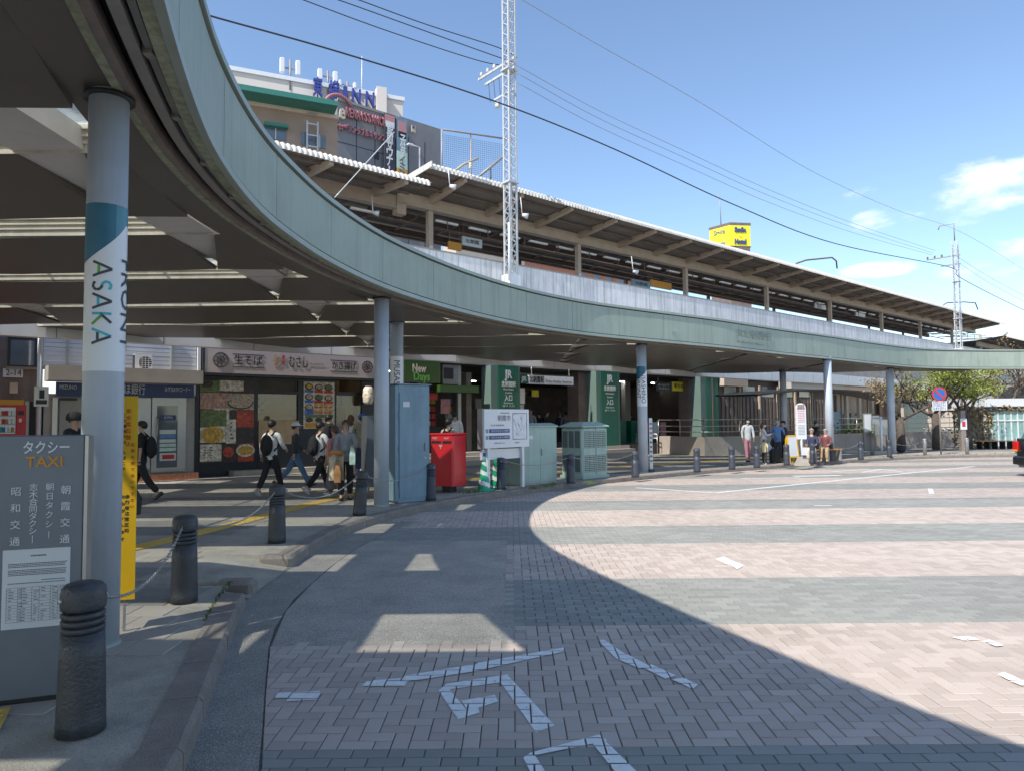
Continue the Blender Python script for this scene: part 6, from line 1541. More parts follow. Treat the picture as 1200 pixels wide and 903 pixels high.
for px in (310, 345.5, 379): x, _ = o.xz(px, 120); b_ = MB(); b_.tube((x,-.2+.9,zt_+.0),(x,-.2+.9,zr-.1),.48,n=16); b_.build('red_column', M['pillar_red'], o.t)
o.raw('set_back_wall', 'hotel_wall', a, b-1.5, 3, 9, zt_, zr-.1)
for px0, px1, y0, y1 in ((311,335,150,164),(353,366,156,171),(368,381,159,174)): o.box('window', 'window_glass', px0, y0, px1, y1, -.08, .2); o.box('window_bar', 'hotel_wall', (px0+px1)/2-.5, y0, (px0+px1)/2+.5, y1, -.12, .1)
o.box('awning', 'roof_teal', 309, 147.5, 337, 151, -.6, .6)
tp_ = o.xz(365, 146); 
for i in range(5): o.raw('ladder_rung', 'alu', o.xz(365,150)[0]-.4, o.xz(365,150)[0]+.4, -.7, -.6, o.xz(365,176)[1]+i*1.0, o.xz(365,176)[1]+i*1.0+.12)
for dx_ in (-.45, .45): o.raw('ladder_rail', 'alu', o.xz(365,150)[0]+dx_-.07, o.xz(365,150)[0]+dx_+.07, -.72, -.58, o.xz(365,190)[1], o.xz(365,146)[1])
AZ, SU, CU, ST_ROT = _keep
o = ST('sports_building', 'grey windowless building with pink lettering and two tall banners', 'building', 396, DG, z=0)
a = o.xz(395.5, 120)[0]; b = o.xz(518, 154)[0]; bm_ = o.xz(470, 140)[0]
za = o.xz(400, 119)[1]
o.raw('wall', 'gym_grey', a, bm_, 0, 12, 0, za); o.raw('wall', 'gym_grey', bm_, b, .3, 12, 0, o.xz(516,153)[1]+.3)
o.raw('coping', 'gutter_grey', a, bm_, -.1, .2, za, za+.25)
for i in range(1, 6): o.raw('panel_joint', 'dark_frame', a+(b-a)*i/6-.04, a+(b-a)*i/6+.04, -.02 if i < 4 else .28, .32, 0, za-1.5)
for py in (157, 178, 196): z = o.xz(440, py)[1]; o.raw('panel_joint', 'dark_frame', a, bm_, -.015, 0, z-.04, z+.04)
for i, ch in enumerate('RENAISSANCE'): px = 405+4.35*i; o.text(ch, px, 133.5+(px-405)*.27, 1.35, 'pink_letter', 3.6 if ch != 'I' else 1.2, -.3, ext=.12, bold=.03, name='pink_letter')
for i, ch in enumerate('ローソンラブルネサンス'[:11]): px = 398+5.0*i; o.text(ch, px, 150.5+(px-398)*.27, .85, 'pink_letter', 3.6, -.3, ext=.1, bold=.015, name='pink_letter')
o.text('スポーツクラブ', 414, 131.5, .55, 'c_beige', 19, -.2)
x, z = o.xz(396, 131); b_ = MB(); b_.path([(x+1.6*cos(a_), -.3, z+1.6*sin(a_)) for a_ in [R(30)+R(280)*i/16 for i in range(17)]], .16, 6); b_.build('emblem', M['pink_letter'], o.t)
o.text('e', 399, 133, 2.2, 'c_beige', 7, -.35, ext=.12, bold=.06)
o.box('small_window', 'dark_frame', 438, 179, 444, 187, -.05, .1)
t = ST('banner', 'dark vertical banner with white letters and a face photo at its top', 'banner', 450.5, DG-.5, z=10); t.box('cloth', 'banner_dark', 450.5, 134, 463, 235, 0, .1); t.box('photo', 'c_pink', 451, 135, 462.5, 147, -.02, .02); t.box('photo', 'c_white', 452, 143, 462, 150, -.04, .02)
for i, ch in enumerate('駅前サウナ・ス'): t.text(ch, 457-.2*i, 154+8.8*i, 1.5, 'lettering_white', 7.5 if ch != '・' else 2, -.05, bold=.03)
t = ST('banner', 'pale blue and yellow vertical banner right of the dark one', 'banner', 465, DG-.5, z=10); t.box('cloth', 'cabinet_blue', 465, 139, 477.5, 178, 0, .1); t.box('cloth', 'food_fry', 465, 198, 477.5, 240, 0, .1); t.box('cloth', 'c_mint', 465, 178, 477.5, 198, 0, .1); t.box('photo', 'c_pink', 467, 143, 476, 155, -.02, .02); t.box('photo', 'c_black', 467, 155, 476, 162, -.03, .02)
for i, ch in enumerate('子供スイミング'): t.text(ch, 472-.2*i, 165+8.2*i, 1.3, 'lettering_white' if i < 3 else 'print_grey', 6.8, -.05, bold=.03)
t = ST('wall_sign', 'small framed square sign near the top right of the grey building', 'sign', 484, DG-.2, z=20); t.box('panel', 'c_beige', 482.5, 147.5, 487, 155, 0, .1); t.box('mark', 'sign_navy', 483.2, 148, 486, 151, -.02, .02)
p = pl(491.5, 215, DG-1.5); t = thing('flood_light', 'white lamp arm rising before the grey building', 'lamp', p, ST_ROT); h = pl(491.5, 173, DG-1.5).z-p.z; b_ = MB(); b_.path([(0,0,-4),(0,0,h),(-.9,0,h)], .1, 6); b_.build('pole', M['white_metal'], t); b_ = MB(); b_.cbox(-1.5,-.8,-.2,.2,h-.1,h+.1,.05); b_.build('head', M['white_metal'], t)
# smile hotel sign on its tower
Yh = 118.0; pc_ = atY(857, 345, Yh); t = thing('sign_tower', 'yellow Smile Hotel rooftop sign box on a brown building', 'sign', (pc_.x, pc_.y, 0))
def dirn(px): d = pxray(px, 480); return d.x/d.y
wr = (dirn(884.5)-dirn(857))*Yh; wl = (dirn(857)-dirn(839.5))*Yh; k = .35
P0 = Vector((0,0)); PR_ = Vector((wr*.93, -.0)) + Vector((0, wr*.12)); PL_ = Vector((-wl, wl*1.3)); PB = PR_+PL_
zs = [atY(870, y, Yh).z for y in (345, 288, 264)]
b_ = MB(); b_.prism([tuple(v) for v in (P0, PR_*.97, (PB)*.97, PL_*.97)], 0, zs[1]); b_.build('building', M['brown_steel'], t)
b_ = MB(); b_.prism([tuple(v) for v in (P0, PR_, PB, PL_)], zs[1], zs[2]); M_('sign_yellow2', (.80,.72,.03), .5, 0, .02); b_.build('sign_box', M['sign_yellow2'], t)
b_ = MB(); b_.prism([tuple(v*1.03) for v in (P0, PR_, PB, PL_)], zs[2], zs[2]+.5); b_.build('cap', M['brown_steel'], t)
b_ = MB(); b_.prism([tuple(v*1.01) for v in (P0, PR_, PB, PL_)], zs[1]-.25, zs[1]); b_.build('base_trim', M['brown_steel'], t)
ar = math.atan2(PR_.y, PR_.x); c = PR_/2; nrm_ = Vector((PR_.y, -PR_.x)).normalized()*.1; hh = zs[2]-zs[1]
for s_, fz, sz_ in (('Smile', .78, 1.15), ('Hotel', .2, 1.15)): text(s_, sz_, M['sign_navy'], t, (c.x+nrm_.x, c.y+nrm_.y, zs[1]+hh*fz), (pi/2,0,ar), ext=.05, bold=.05, width=wr*.52)
text('◡', .5, M['red'], t, (c.x+nrm_.x, c.y+nrm_.y, zs[1]+hh*.48), (pi/2,0,ar), ext=.03)
al_ = math.atan2(-PL_.y, -PL_.x); c = PL_/2; n2 = Vector((PL_.y, -PL_.x)).normalized()*-.1
for s_, fz in (('Smile', .78), ('Hotel', .2)): text(s_, 1.15, M['c_grey'], t, (c.x-abs(n2.x), c.y-abs(n2.y), zs[1]+hh*fz), (pi/2,0,al_), ext=.05, width=wl*.9)
p = atY(845, 262, Yh+3); q2 = atY(843, 225, Yh+3); b_ = MB(); b_.tube(Vector((p.x-pc_.x, 3, p.z-1)), Vector((q2.x-pc_.x, 3, q2.z)), .1, .05, n=5); b_.build('aerial', M['gutter_grey'], t)

# ================================================================== RIGHT BACKGROUND
def tree(label, px, py, h, bare=False, seed=0, trunk=.2, leafd=1.0, cz=.55, spread=1.0, Y=None):
    g = G(px, py, .1) if Y is None else atY(px, py, Y); g.z = gz(g.y)+.1; r_ = random.Random(seed)
    t = thing('street_tree', label, 'tree', tuple(g), 0, 'pruned street trees behind the far kerb')
    tr, lf = MB(), MB(); tips = []
    def limb(p, d, L_, rad, lev):
        pts = [p]; q = p.copy(); dd = d.copy()
        for i in range(4):
            dd = (dd + Vector((r_.uniform(-.28,.28), r_.uniform(-.28,.28), r_.uniform(-.08,.22)))).normalized(); q = q + dd*L_/4; pts.append(q.copy())
        tr.path(pts, [rad*(1-.45*i/4) for i in range(5)], 7 if lev < 2 else 5)
        if lev < 4:
            for k in range(3 if lev < 3 else 2):
                a = r_.uniform(0, 2*pi); up = r_.uniform(.15,.75); nd = Vector((cos(a)*spread, sin(a)*spread, up)).normalized(); nd = (nd*.75+dd*.4).normalized()
                limb(pts[r_.choice((2,3,4))], nd, L_*r_.uniform(.5,.72), rad*.5, lev+1)
        tips.extend(pts[2:] if lev >= 2 else [])
    top = h*.38; tr.path([(0,0,-.1),(.03,.02,top*.5),(0,.04,top)], [trunk*1.15,trunk,trunk*.9], 10)
    for k in range(4): a = 2*pi*k/4+r_.uniform(-.4,.4); limb(Vector((0,.04,top*r_.uniform(.8,1))), Vector((cos(a)*.8*spread,sin(a)*.8*spread,r_.uniform(.5,1.1))).normalized(), h*.36, trunk*.48, 1)
    tr.build('trunk', M['bark'], t)
    for tp in tips:
        if bare and r_.random() < .8: continue
        if r_.random() > leafd: continue
        for _ in range(22):
            c = tp+Vector((r_.gauss(0,.24), r_.gauss(0,.24), r_.gauss(0,.11))); s_ = r_.uniform(.035,.075)
            n_ = Vector((r_.gauss(0,1), r_.gauss(0,1), r_.gauss(.6,1))).normalized(); u = n_.orthogonal().normalized()*s_; v = n_.cross(u)
            lf.add([c-u, c-v*.6, c+u, c+v*.6], [(0,1,2,3)], False)
    if lf.v: tag(lf.build('crown', [M['leaf'] if not bare else M['leaf_dry']], t), kind='stuff')
    return t
tree('street tree with yellow green spring leaves behind the no parking sign', 1098, 527, 5.0, seed=4, trunk=.2, leafd=.5, spread=1.0)
tree('bare pruned street tree right of the last canopy column', 1056, 527, 4.6, bare=True, seed=9, trunk=.2)
tree('leafy pruned street tree right of the no parking sign', 1134, 526, 5.0, seed=12, trunk=.19, leafd=.45, spread=1.0)
tree('bare brown street tree behind the white roofed shelter', 1178, 522, 5.2, bare=True, seed=15, trunk=.22)
tree('bare street tree at the right picture edge', 1212, 522, 6.4, bare=True, seed=18, trunk=.2)
# grey hall behind the trees
def wallbox(name, label, cat, px0, px1, pyt, Y, m, depth=5, z0=-.4, extra=None):
    a, b = atY(px0, pyt, Y), atY(px1, pyt, Y); t = thing(name, label, cat, (a.x, Y, gz(Y)+.1)); zt_ = a.z-t.location.z
    b_ = MB(); b_.box(0, b.x-a.x, 0, depth, z0, zt_); b_.build('wall', M[m], t); return t, b.x-a.x, zt_
t, wd, zt_ = wallbox('grey_hall', 'plain beige grey wall behind the parked bicycles', 'building', 1052, 1130, 470, 50, 'beige_wall', 4)
b_ = MB(); b_.box(-.2, wd+.2, -.3, .2, zt_, zt_+.15); b_.build('coping', M['viaduct'], t)
for i in range(4): b_ = MB(); b_.box(wd*i/4+.05, wd*i/4+.09, -.02, 0, 0, zt_-.1); b_.build('joint_line', M['viaduct'], t)
b_ = MB(); b_.box(.4, 1.7, -.5, -.02, 0, 2.6); b_.build('dark_recess', M['louvre_dark'], t); b_ = MB(); b_.box(.5, 1.5, -.06, -.01, 2.9, 3.6); b_.build('grille', M['brown_louvre'], t)
t, wd, zt_ = wallbox('viaduct_arches', 'grey railway viaduct with dark arches behind the trees', 'viaduct', 1040, 1420, 425, 64, 'viaduct', 6)
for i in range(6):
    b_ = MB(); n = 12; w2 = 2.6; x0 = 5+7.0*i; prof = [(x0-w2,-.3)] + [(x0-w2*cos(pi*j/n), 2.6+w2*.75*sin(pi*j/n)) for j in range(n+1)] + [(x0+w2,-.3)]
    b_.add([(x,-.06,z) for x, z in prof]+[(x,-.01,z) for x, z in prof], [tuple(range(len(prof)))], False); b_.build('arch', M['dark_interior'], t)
    b_ = MB(); b_.box(x0-2.2, x0+2.2, -.12, -.07, zt_-2.0, zt_-1.2); b_.build('window', M['window_glass'], t)
t, wd, zt_ = wallbox('far_houses', 'pale low buildings in the far distance at right', 'building', 1150, 1600, 462, 95, 'beige_wall', 8)
for i in range(9): b_ = MB(); b_.box(2+6*i, 4.5+6*i, -.05, .02, 2, 3.6); b_.build('window', M['window_glass'], t)
# white roofed glass shelter
Ys = 40.0; a, b = atY(1153, 467, Ys), atY(1260, 467, Ys); t = thing('glass_shelter', 'white roofed shelter with tall teal glass panes at right', 'shelter', (a.x, Ys, gz(Ys)+.1)); zt_ = a.z-t.location.z; wd = b.x-a.x
b_ = MB(); b_.box(-.15, wd, -.3, 3, zt_-.45, zt_); b_.build('roof', M['white_metal'], t)
z1_ = atY(1170, 476, Ys).z-t.location.z-.02
n_ = 14
for i in range(n_): b_ = MB(); b_.box(wd*i/n_+.04, wd*(i+1)/n_-.04, 0, .03, .15, z1_-.25); b_.build('pane', M['pane_teal'], t)
for i in range(n_+1): b_ = MB(); b_.box(wd*i/n_-.035, wd*i/n_+.035, -.03, .05, 0, z1_-.1); b_.build('frame', M['white_metal'], t)
b_ = MB(); b_.box(0, wd, -.05, .06, 1.45, 1.53); b_.build('cross_rail', M['white_metal'], t); b_ = MB(); b_.box(0, wd, 2.6, 2.7, 0, z1_); b_.build('back_wall', M['cabinet_green'], t)
# trellis with climbers
Yt = 37.0; a, b = atY(1118, 482, Yt), atY(1158, 482, Yt); t = thing('trellis', 'wooden trellis grown over with leafless climbing plants', 'trellis', (a.x, Yt, gz(Yt)+.1)); h = a.z-t.location.z; wd = b.x-a.x
for i in range(7): b_ = MB(); b_.box(wd*i/6-.03, wd*i/6+.03, 0, .05, 0, h); b_.build('post', M['rail_brown'], t)
for i in range(8): b_ = MB(); b_.box(0, wd, -.03, .0, h*i/7, h*i/7+.05); b_.build('lath', M['rail_brown'], t)
b_ = MB(); b_.box(-.8, wd+14, -.06, .04, h, h+.08); b_.build('top_beam', M['bark'], t)
random.seed(8); tw, lv = MB(), MB()
for i in range(70):
    p = Vector((random.uniform(0, wd), -.06, random.uniform(0, h))); q = p+Vector((random.uniform(-.5,.5), random.uniform(-.15,.1), random.uniform(-.1,.8))); tw.tube(p, q, .014, .006, n=4, cap=False)
for i in range(800):
    c = Vector((random.uniform(-.1, wd+.2), random.gauss(-.08,.08), h*random.random()**.8)); s_ = random.uniform(.03,.07); n_v = Vector((random.gauss(0,1), random.gauss(0,1), random.gauss(0,1))).normalized(); u = n_v.orthogonal()*s_; v = n_v.cross(u); lv.add([c-u,c-v,c+u,c+v], [(0,1,2,3)], False)
for i in range(500):
    c = Vector((random.uniform(-.8, wd+13), random.gauss(0,.14), h+random.gauss(.1,.12))); s_ = random.uniform(.03,.07); n_v = Vector((random.gauss(0,1), random.gauss(0,1), random.gauss(0,1))).normalized(); u = n_v.orthogonal()*s_; v = n_v.cross(u); lv.add([c-u,c-v,c+u,c+v], [(0,1,2,3)], False)
tag(tw.build('twigs', M['bark'], t), kind='stuff'); tag(lv.build('climber_leaves', M['leaf_dry'], t), kind='stuff')
# bench by the trellis
g = G(1166, 526, .1); t = thing('park_bench', 'low dark bench with wooden seat slats right of the trellis', 'bench', tuple(g)); 
for i in range(3): b_ = MB(); b_.box(-.9,.9,-.2+.14*i,-.09+.14*i,.42,.46); b_.build('seat_slat', M['c_tan'], t)
for x in (-.8,-.4,0,.4,.8): b_ = MB(); b_.box(x-.025,x+.025,-.2,.2,0,.42); b_.build('leg', M['dark_frame'], t)
# hedge tufts behind kiosk, planter
g = G(1008, 525, .1)
t = thing('shrub', 'low yellow green shrub in front of the beige wing wall', 'shrub', (g.x, g.y+.5, g.z)); b_ = MB(); random.seed(4)
for i in range(900):
    c = Vector((random.gauss(0,.55), random.gauss(0,.3), abs(random.gauss(.6,.45)))); s_ = random.uniform(.04,.09); n_v = Vector((random.gauss(0,1), random.gauss(0,1), random.gauss(.5,1))).normalized(); u = n_v.orthogonal()*s_; v = n_v.cross(u); b_.add([c-u,c-v*.6,c+u,c+v*.6], [(0,1,2,3)], False)
b_.build('foliage', M['leaf'], t); b_ = MB(); b_.tube((0,0,0),(0,0,.6),.05); b_.build('stem', M['bark'], t)
# bicycles
def bicycle():
    t = thing('bicycle', 'parked bicycle', 'bicycle', (0,0,0), 0, 'bicycles parked behind the trees')
    for x in (-.52, .52):
        b_ = MB(); b_.path([(x+.32*cos(2*pi*i/20),0,.33+.32*sin(2*pi*i/20)) for i in range(20)], .018, 5, True); wh = b_.build('wheel', M['tyre'], t)
        b_ = MB(); 
        for i in range(6): a_ = pi*i/6; b_.tube((x-.3*cos(a_),0,.33-.3*sin(a_)),(x+.3*cos(a_),0,.33+.3*sin(a_)),.004,n=3)
        tag(b_.build('spokes', M['alu'], wh), kind='stuff')
    b_ = MB(); 
    for p, q in (((-.52,0,.33),(-.1,0,.33)),((-.52,0,.33),(-.2,0,.72)),((-.1,0,.33),(-.25,0,.85)),((-.1,0,.33),(.36,0,.7)),((.36,0,.75),(.52,0,.33)),((.36,0,.7),(.33,0,.98))): b_.tube(p, q, .018, n=6)
    b_.build('frame', M['white_metal'], t); b_ = MB(); b_.cbox(-.36,-.14,-.07,.07,.86,.92,.02); b_.build('saddle', M['black'], t)
    b_ = MB(); b_.path([(.25,-.26,1.0),(.35,-.15,1.0),(.35,.15,1.0),(.25,.26,1.0)], .014, 5); b_.build('handlebar', M['alu'], t)
    b_ = MB(); b_.add([(.4,-.15,.72),(.62,-.15,.72),(.62,.15,.72),(.4,.15,.72),(.37,-.19,.97),(.68,-.19,.97),(.68,.19,.97),(.37,.19,.97)], [(3,2,1,0),(0,1,5,4),(1,2,6,5),(2,3,7,6),(3,0,4,7)], False); b_.build('basket', M['gutter_grey'], t)
    return t
bk = bicycle(); random.seed(6)
spots = [(1092,523),(1099,524),(1106,523),(1112,524),(1118,523),(1123,524),(1128,523),(1133,524),(1088,524)]
for i, (px, py) in enumerate(spots):
    p = atY(px, 505, 44+random.uniform(-.8,.8)); lb = 'parked bicycle in the row between the tree trunks, number %d' % i
    lb = ['leftmost parked bicycle by the tree trunk','second parked bicycle from the tree trunk','third parked bicycle from the tree trunk','bicycle in the middle left of the row','bicycle in the exact middle of the row','bicycle just right of the middle of the row','third bicycle from the right end of the row','rightmost parked bicycle beside the trellis','bicycle parked by the dark recess left of the row'][i]
    if i == 0: bk.location = (p.x, p.y, gz(44)+.1); bk['label'] = lb; bk.rotation_euler.z = R(70)
    else: dup(bk, (p.x, p.y, gz(44)+.1), R(70+random.uniform(-18,18)), lb)
# yellow post, dark pillar sign
g = atY(1124, 480, 43); t = thing('yellow_pole', 'leaning bright yellow pole among the bicycles', 'pole', (g.x-.3, 43, gz(43)+.1)); b_ = MB(); b_.tube((-.2,0,0),(.55,0,2.4),.07,n=8); b_.build('pole', M['lit_yellow'], t)
g = G(1133.5, 528, .13); t = thing('dark_post', 'dark square post with a small red and white notice', 'post', tuple(g)); b_ = MB(); b_.cbox(-.12,.12,.2,.44,0,2.0,.01); b_.build('post', M['rail_brown'], t); b_ = MB(); b_.box(-.16,.16,.18,.195,1.05,1.6); b_.build('notice', M['paper'], t); b_ = MB(); b_.box(-.08,.08,.17,.179,1.2,1.45); b_.build('mark', M['red'], t)

# ---- black car at the right edge
cx0, cy0 = G(1196, 562, 0).x, G(1196, 562, 0).y
car = thing('parked_car', 'black car whose rear left corner shows at the right picture edge', 'car', (cx0+.92, cy0+.75, gz(cy0)), R(-6))
b_ = MB()     # body: profile sections along the length, seen from the side; x forward
sec = [(0.0,.30,1.0,.70),(.05,.24,1.06,.82),(.25,.30,1.06,.84),(1.0,.26,1.04,.86),(2.4,.24,1.02,.87),(3.4,.26,.98,.86),(4.15,.32,.84,.80),(4.35,.42,.72,.6)]
rings = []
for x, zl, zh, hw in sec:
    rings.append([(x,-hw*.9,zl),(x,-hw,zl+.15),(x,-hw,zh-.18),(x,-hw*.93,zh),(x,hw*.93,zh),(x,hw,zh-.18),(x,hw,zl+.15),(x,hw*.9,zl)])
vs = [v for r_ in rings for v in r_]; fs = [(i*8+j, i*8+(j+1)%8, (i+1)*8+(j+1)%8, (i+1)*8+j) for i in range(len(sec)-1) for j in range(8)]+[tuple(range(7,-1,-1)), tuple(range(len(vs)-8,len(vs)))]
b_.add(vs, fs, True); body = b_.build('body', M['car_black'], car)
b_ = MB(); cab = [(.12,1.02,.74),(.35,1.55,.64),(1.2,1.62,.66),(2.2,1.58,.64),(3.0,1.02,.78)]; vs = []
b_.add([(x, s_*(.82 if k == 0 else hw), 1.0 if k == 0 else z) for (x,z,hw) in cab for k in (0,1) for s_ in (-1,1)], [(4*i,4*i+4,4*i+6,4*i+2) for i in range(4)]+[(4*i+3,4*i+7,4*i+5,4*i+1) for i in range(4)]+[(4*i+2,4*i+6,4*i+7,4*i+3) for i in range(4)], False); b_.build('cabin', M['window_glass'], car)
b_ = MB(); b_.box(.3,2.3,-.66,.66,1.55,1.63); b_.build('roof', M['car_black'], car)
for x in (.62, 3.45):
    for s_ in (-1, 1):
        b_ = MB(); b_.tube((x,s_*.66,.32),(x,s_*.88,.32),.32,n=24); wh = b_.build('wheel', M['tyre'], car); b_ = MB(); b_.tube((x,s_*.86,.32),(x,s_*.89,.32),.2,n=16); b_.build('rim', M['alu'], wh)
for s_ in (-1, 1):
    b_ = MB(); b_.cbox(-.035,.2,s_*.74-.12,s_*.74+.12,.74,.98,.02); b_.build('tail_light', M['tail_red'], car); b_ = MB(); b_.cbox(-.04,.16,s_*.76-.11,s_*.76+.11,.70,.745,.01); b_.build('indicator', M['tail_amber'], car)
b_ = MB(); b_.cbox(-.08,.1,-.82,.82,.32,.56,.04); b_.build('bumper', M['car_black'], car); b_ = MB(); b_.box(-.09,-.075,-.17,.17,.6,.76); b_.build('number_plate', M['white_metal'], car)
b_ = MB(); b_.cbox(2.75,2.95,-.98,-.83,.98,1.1,.02); b_.build('mirror', M['car_black'], car)

# ================================================================== PEOPLE
def skin_mesh(name, verts, edges, mats, sub=1, root=0):
    """grow one continuous surface over a skeleton: verts = [(x, y, z, rx, ry)]"""
    me = bpy.data.meshes.new(name); me.from_pydata([v[:3] for v in verts], edges, []); ob = bpy.data.objects.new('tmp_skin', me); COL.objects.link(ob)
    bm_ = bmesh.new(); bm_.from_mesh(me); lay = bm_.verts.layers.skin.verify(); bm_.verts.ensure_lookup_table()
    for i, v in enumerate(verts): bm_.verts[i][lay].radius = (v[3], v[4] if len(v) > 4 else v[3]); bm_.verts[i][lay].use_root = (i == root)
    bm_.to_mesh(me); bm_.free()
    md = ob.modifiers.new('s', 'SKIN'); md.branch_smoothing = .3; md.use_smooth_shade = True
    sb = ob.modifiers.new('d', 'SUBSURF'); sb.levels = sub; sb.render_levels = sub
    dg = bpy.context.evaluated_depsgraph_get(); out_me = bpy.data.meshes.new_from_object(ob.evaluated_get(dg))
    bpy.data.objects.remove(ob); bpy.data.meshes.remove(me)
    out_me.name = name; out_me.materials.clear(); out_me.materials.append(mats)
    out_me.polygons.foreach_set('use_smooth', [True]*len(out_me.polygons)); return out_me
def person(label, loc, face, h=1.68, top='c_white', bottom='c_black', shoes='shoe_dark', hair='hair_black', stride=.0, lift=0.0, armL=(.0,0), armR=(.0,0), headyaw=0.0, nod=0.0, sleeve=1.0, longhair=False, cap=None, backpack=None,
           bags=(), skirt=None, mask=False, coat=0.0, sit=False, wide=1.0, hold=None, helmet=None, shorts=False):
    """face: heading the body faces in the ground plane (radians, 0 = +y). Arms: (forward swing, elbow bend)"""
    t = thing('person', label, 'person', loc, face); k = h/1.7
    Z = lambda z: z*k
    hipz, kneez, ankz, shz, neckz = Z(.90), Z(.48), Z(.07), Z(1.40), Z(1.47)
    drop = 0.0
    if sit: drop = hipz-.47*1.0; hipz -= drop; shz -= drop; neckz -= drop
    V, E = [], []
    def av(x, y, z, rx, ry=None): V.append((x, y, z, rx, ry or rx)); return len(V)-1
    # torso
    pel = av(0, 0, hipz, .135*k*wide, .10*k*wide); waist = av(0, 0.0, hipz+Z(.17), .115*k*wide, .085*k*wide); chest = av(0, -.01*k, hipz+Z(.36), .145*k*wide, .095*k*wide); upper = av(0, -.01*k, hipz+Z(.47), .11*k*wide, .08*k)
    neck = av(0, .005*k, neckz+Z(.03), .048*k); E += [(pel,waist),(waist,chest),(chest,upper),(upper,neck)]
    hx, hy = -sin(headyaw)*.02*k, cos(headyaw)*.02*k
    chin = av(hx*1.2, hy*1.2, neckz+Z(.085), .058*k, .062*k); skull = av(hx*.4, hy*.4, neckz+Z(.165), .078*k, .092*k); crown = av(0, 0, neckz+Z(.225), .055*k, .065*k); E += [(neck,chin),(chin,skull),(skull,crown)]
    # legs
    legs = []
    for s_ in (-1, 1):
        st_ = stride*s_
        if sit: hp = (s_*.09*k, .02, hipz-.0); kn = (s_*.11*k, .42*k, hipz+.02); an = (s_*.11*k, .44*k+stride*s_*.1, ankz)
        else:
            hp = (s_*.085*k, 0, hipz-Z(.06)); a1 = st_; bend = max(0, -st_)*.9+ (lift if s_ < 0 else 0)
            kn = (s_*.095*k, sin(a1)*Z(.42), hipz-Z(.06)-cos(a1)*Z(.40)); a2 = a1-bend; an = (s_*.095*k, kn[1]+sin(a2)*Z(.42), kn[2]-cos(a2)*Z(.42))
        legs.append((hp, kn, an, s_))
    if not sit:
        low = min(l[2][2] for l in legs); dz = ankz-low
        V = [(x,y,z+dz,rx,ry) for x,y,z,rx,ry in V]; legs = [tuple((p[0],p[1],p[2]+dz) for p in l[:3])+(l[3],) for l in legs]
    else: dz = 0
    hipz += dz; shz += dz; neckz += dz
    feet = []
    for hp, kn, an, s_ in legs:
        a = av(*hp, .078*k*wide); b = av(*kn, .055*k); m1_ = av(*[(kn[i]*.6+an[i]*.4) for i in range(3)], .052*k); c = av(*an, .036*k); toe = av(an[0]+s_*.01, an[1]+.13*k, an[2]-Z(.04), .03*k, .03*k); E += [(pel,a),(a,b),(b,m1_),(m1_,c),(c,toe)]; feet.append((an, s_, kn))
    # arms
    hands = []; arms = []
    for s_, (sw, bd) in ((-1, armL), (1, armR)):
        sh = (s_*.185*k*wide, 0, hipz+Z(.49)); el = (sh[0]+s_*.045*k, sh[1]+sin(sw)*Z(.27), sh[2]-cos(sw)*Z(.27)); a2 = sw+bd
        wr = (el[0]-s_*(.01+.05*min(bd,1.6))*k, el[1]+sin(a2)*Z(.24), el[2]-cos(a2)*Z(.24))
        a = av(*sh, .052*k); b = av(*el, .038*k); c = av(*wr, .025*k); d = Vector(wr)-Vector(el); d.normalize(); pm = Vector(wr)+d*.05*k; p_ = av(*pm, .032*k, .018*k); E += [(upper,a),(a,b),(b,c),(c,p_)]
        arms.append((sh, el, wr, s_)); hands.append((Vector(wr), pm, d, s_))
    body = skin_mesh('body', V, E, M['skin'], 1, pel)
    fb = MB()                                               # five fingers on each hand, nose and ears, joined to the body mesh
    for wr, pm, d, s_ in hands:
        side = d.cross(Vector((s_, 0, 0))); side = side.normalized() if side.length > .1 else Vector((0,1,0)); inn = Vector((-s_, 0, 0))
        for q, ln in enumerate((.062, .072, .068, .052)):
            o_ = pm + side*(.024-.016*q)*k + d*.02*k; m_ = o_ + d*ln*.5*k + inn*.008*k; fb.path([o_, m_, o_+d*ln*.8*k+inn*.03*k], [.009*k,.0085*k,.006*k], 5)
        o_ = wr + side*.022*k + d*.015*k; fb.path([o_, o_+side*.026*k+d*.025*k, o_+side*.028*k+d*.055*k+inn*.012*k], [.011*k,.010*k,.007*k], 5)
    hc = Vector((hx*.4, hy*.4, neckz+Z(.155)))
    Rh = Matrix.Rotation(headyaw, 3, 'Z') @ Matrix.Rotation(-nod, 3, 'X')
    fb.ball(hc+Rh@Vector((0,.098*k,-.015*k)), .013*k, .02*k, .022*k, 8, 5)
    for s_ in (-1, 1): fb.ball(hc+Rh@Vector((s_*.082*k,-.005,-.01*k)), .012*k, .02*k, .032*k, 8, 5)
    bm_ = bmesh.new(); bm_.from_mesh(body); tmp = fb.mesh('t', M['skin']); bm_.from_mesh(tmp); bm_.to_mesh(body); bm_.free(); bpy.data.meshes.remove(tmp); place('body', body, t)
    for s_ in (-1, 1):
        b_ = MB(); b_.ball(hc+Rh@Vector((s_*.032*k,.088*k,.012*k)), .011*k, .008*k, .008*k, 8, 5); b_.build('eye', M['black'], t)
        b_ = MB(); b_.tube(hc+Rh@Vector((s_*.018*k,.094*k,.032*k)), hc+Rh@Vector((s_*.048*k,.083*k,.033*k)), .004*k, n=5); b_.build('eyebrow', M[hair], t)
    if mask: b_ = MB(); b_.ball(hc+Rh@Vector((0,.055*k,-.045*k)), .066*k, .055*k, .05*k, 12, 8); b_.build('face_mask', M['mask_white'], t)
    else: b_ = MB(); b_.ball(hc+Rh@Vector((0,.086*k,-.052*k)), .022*k, .01*k, .006*k, 8, 5); b_.build('mouth', M['c_pink'], t)
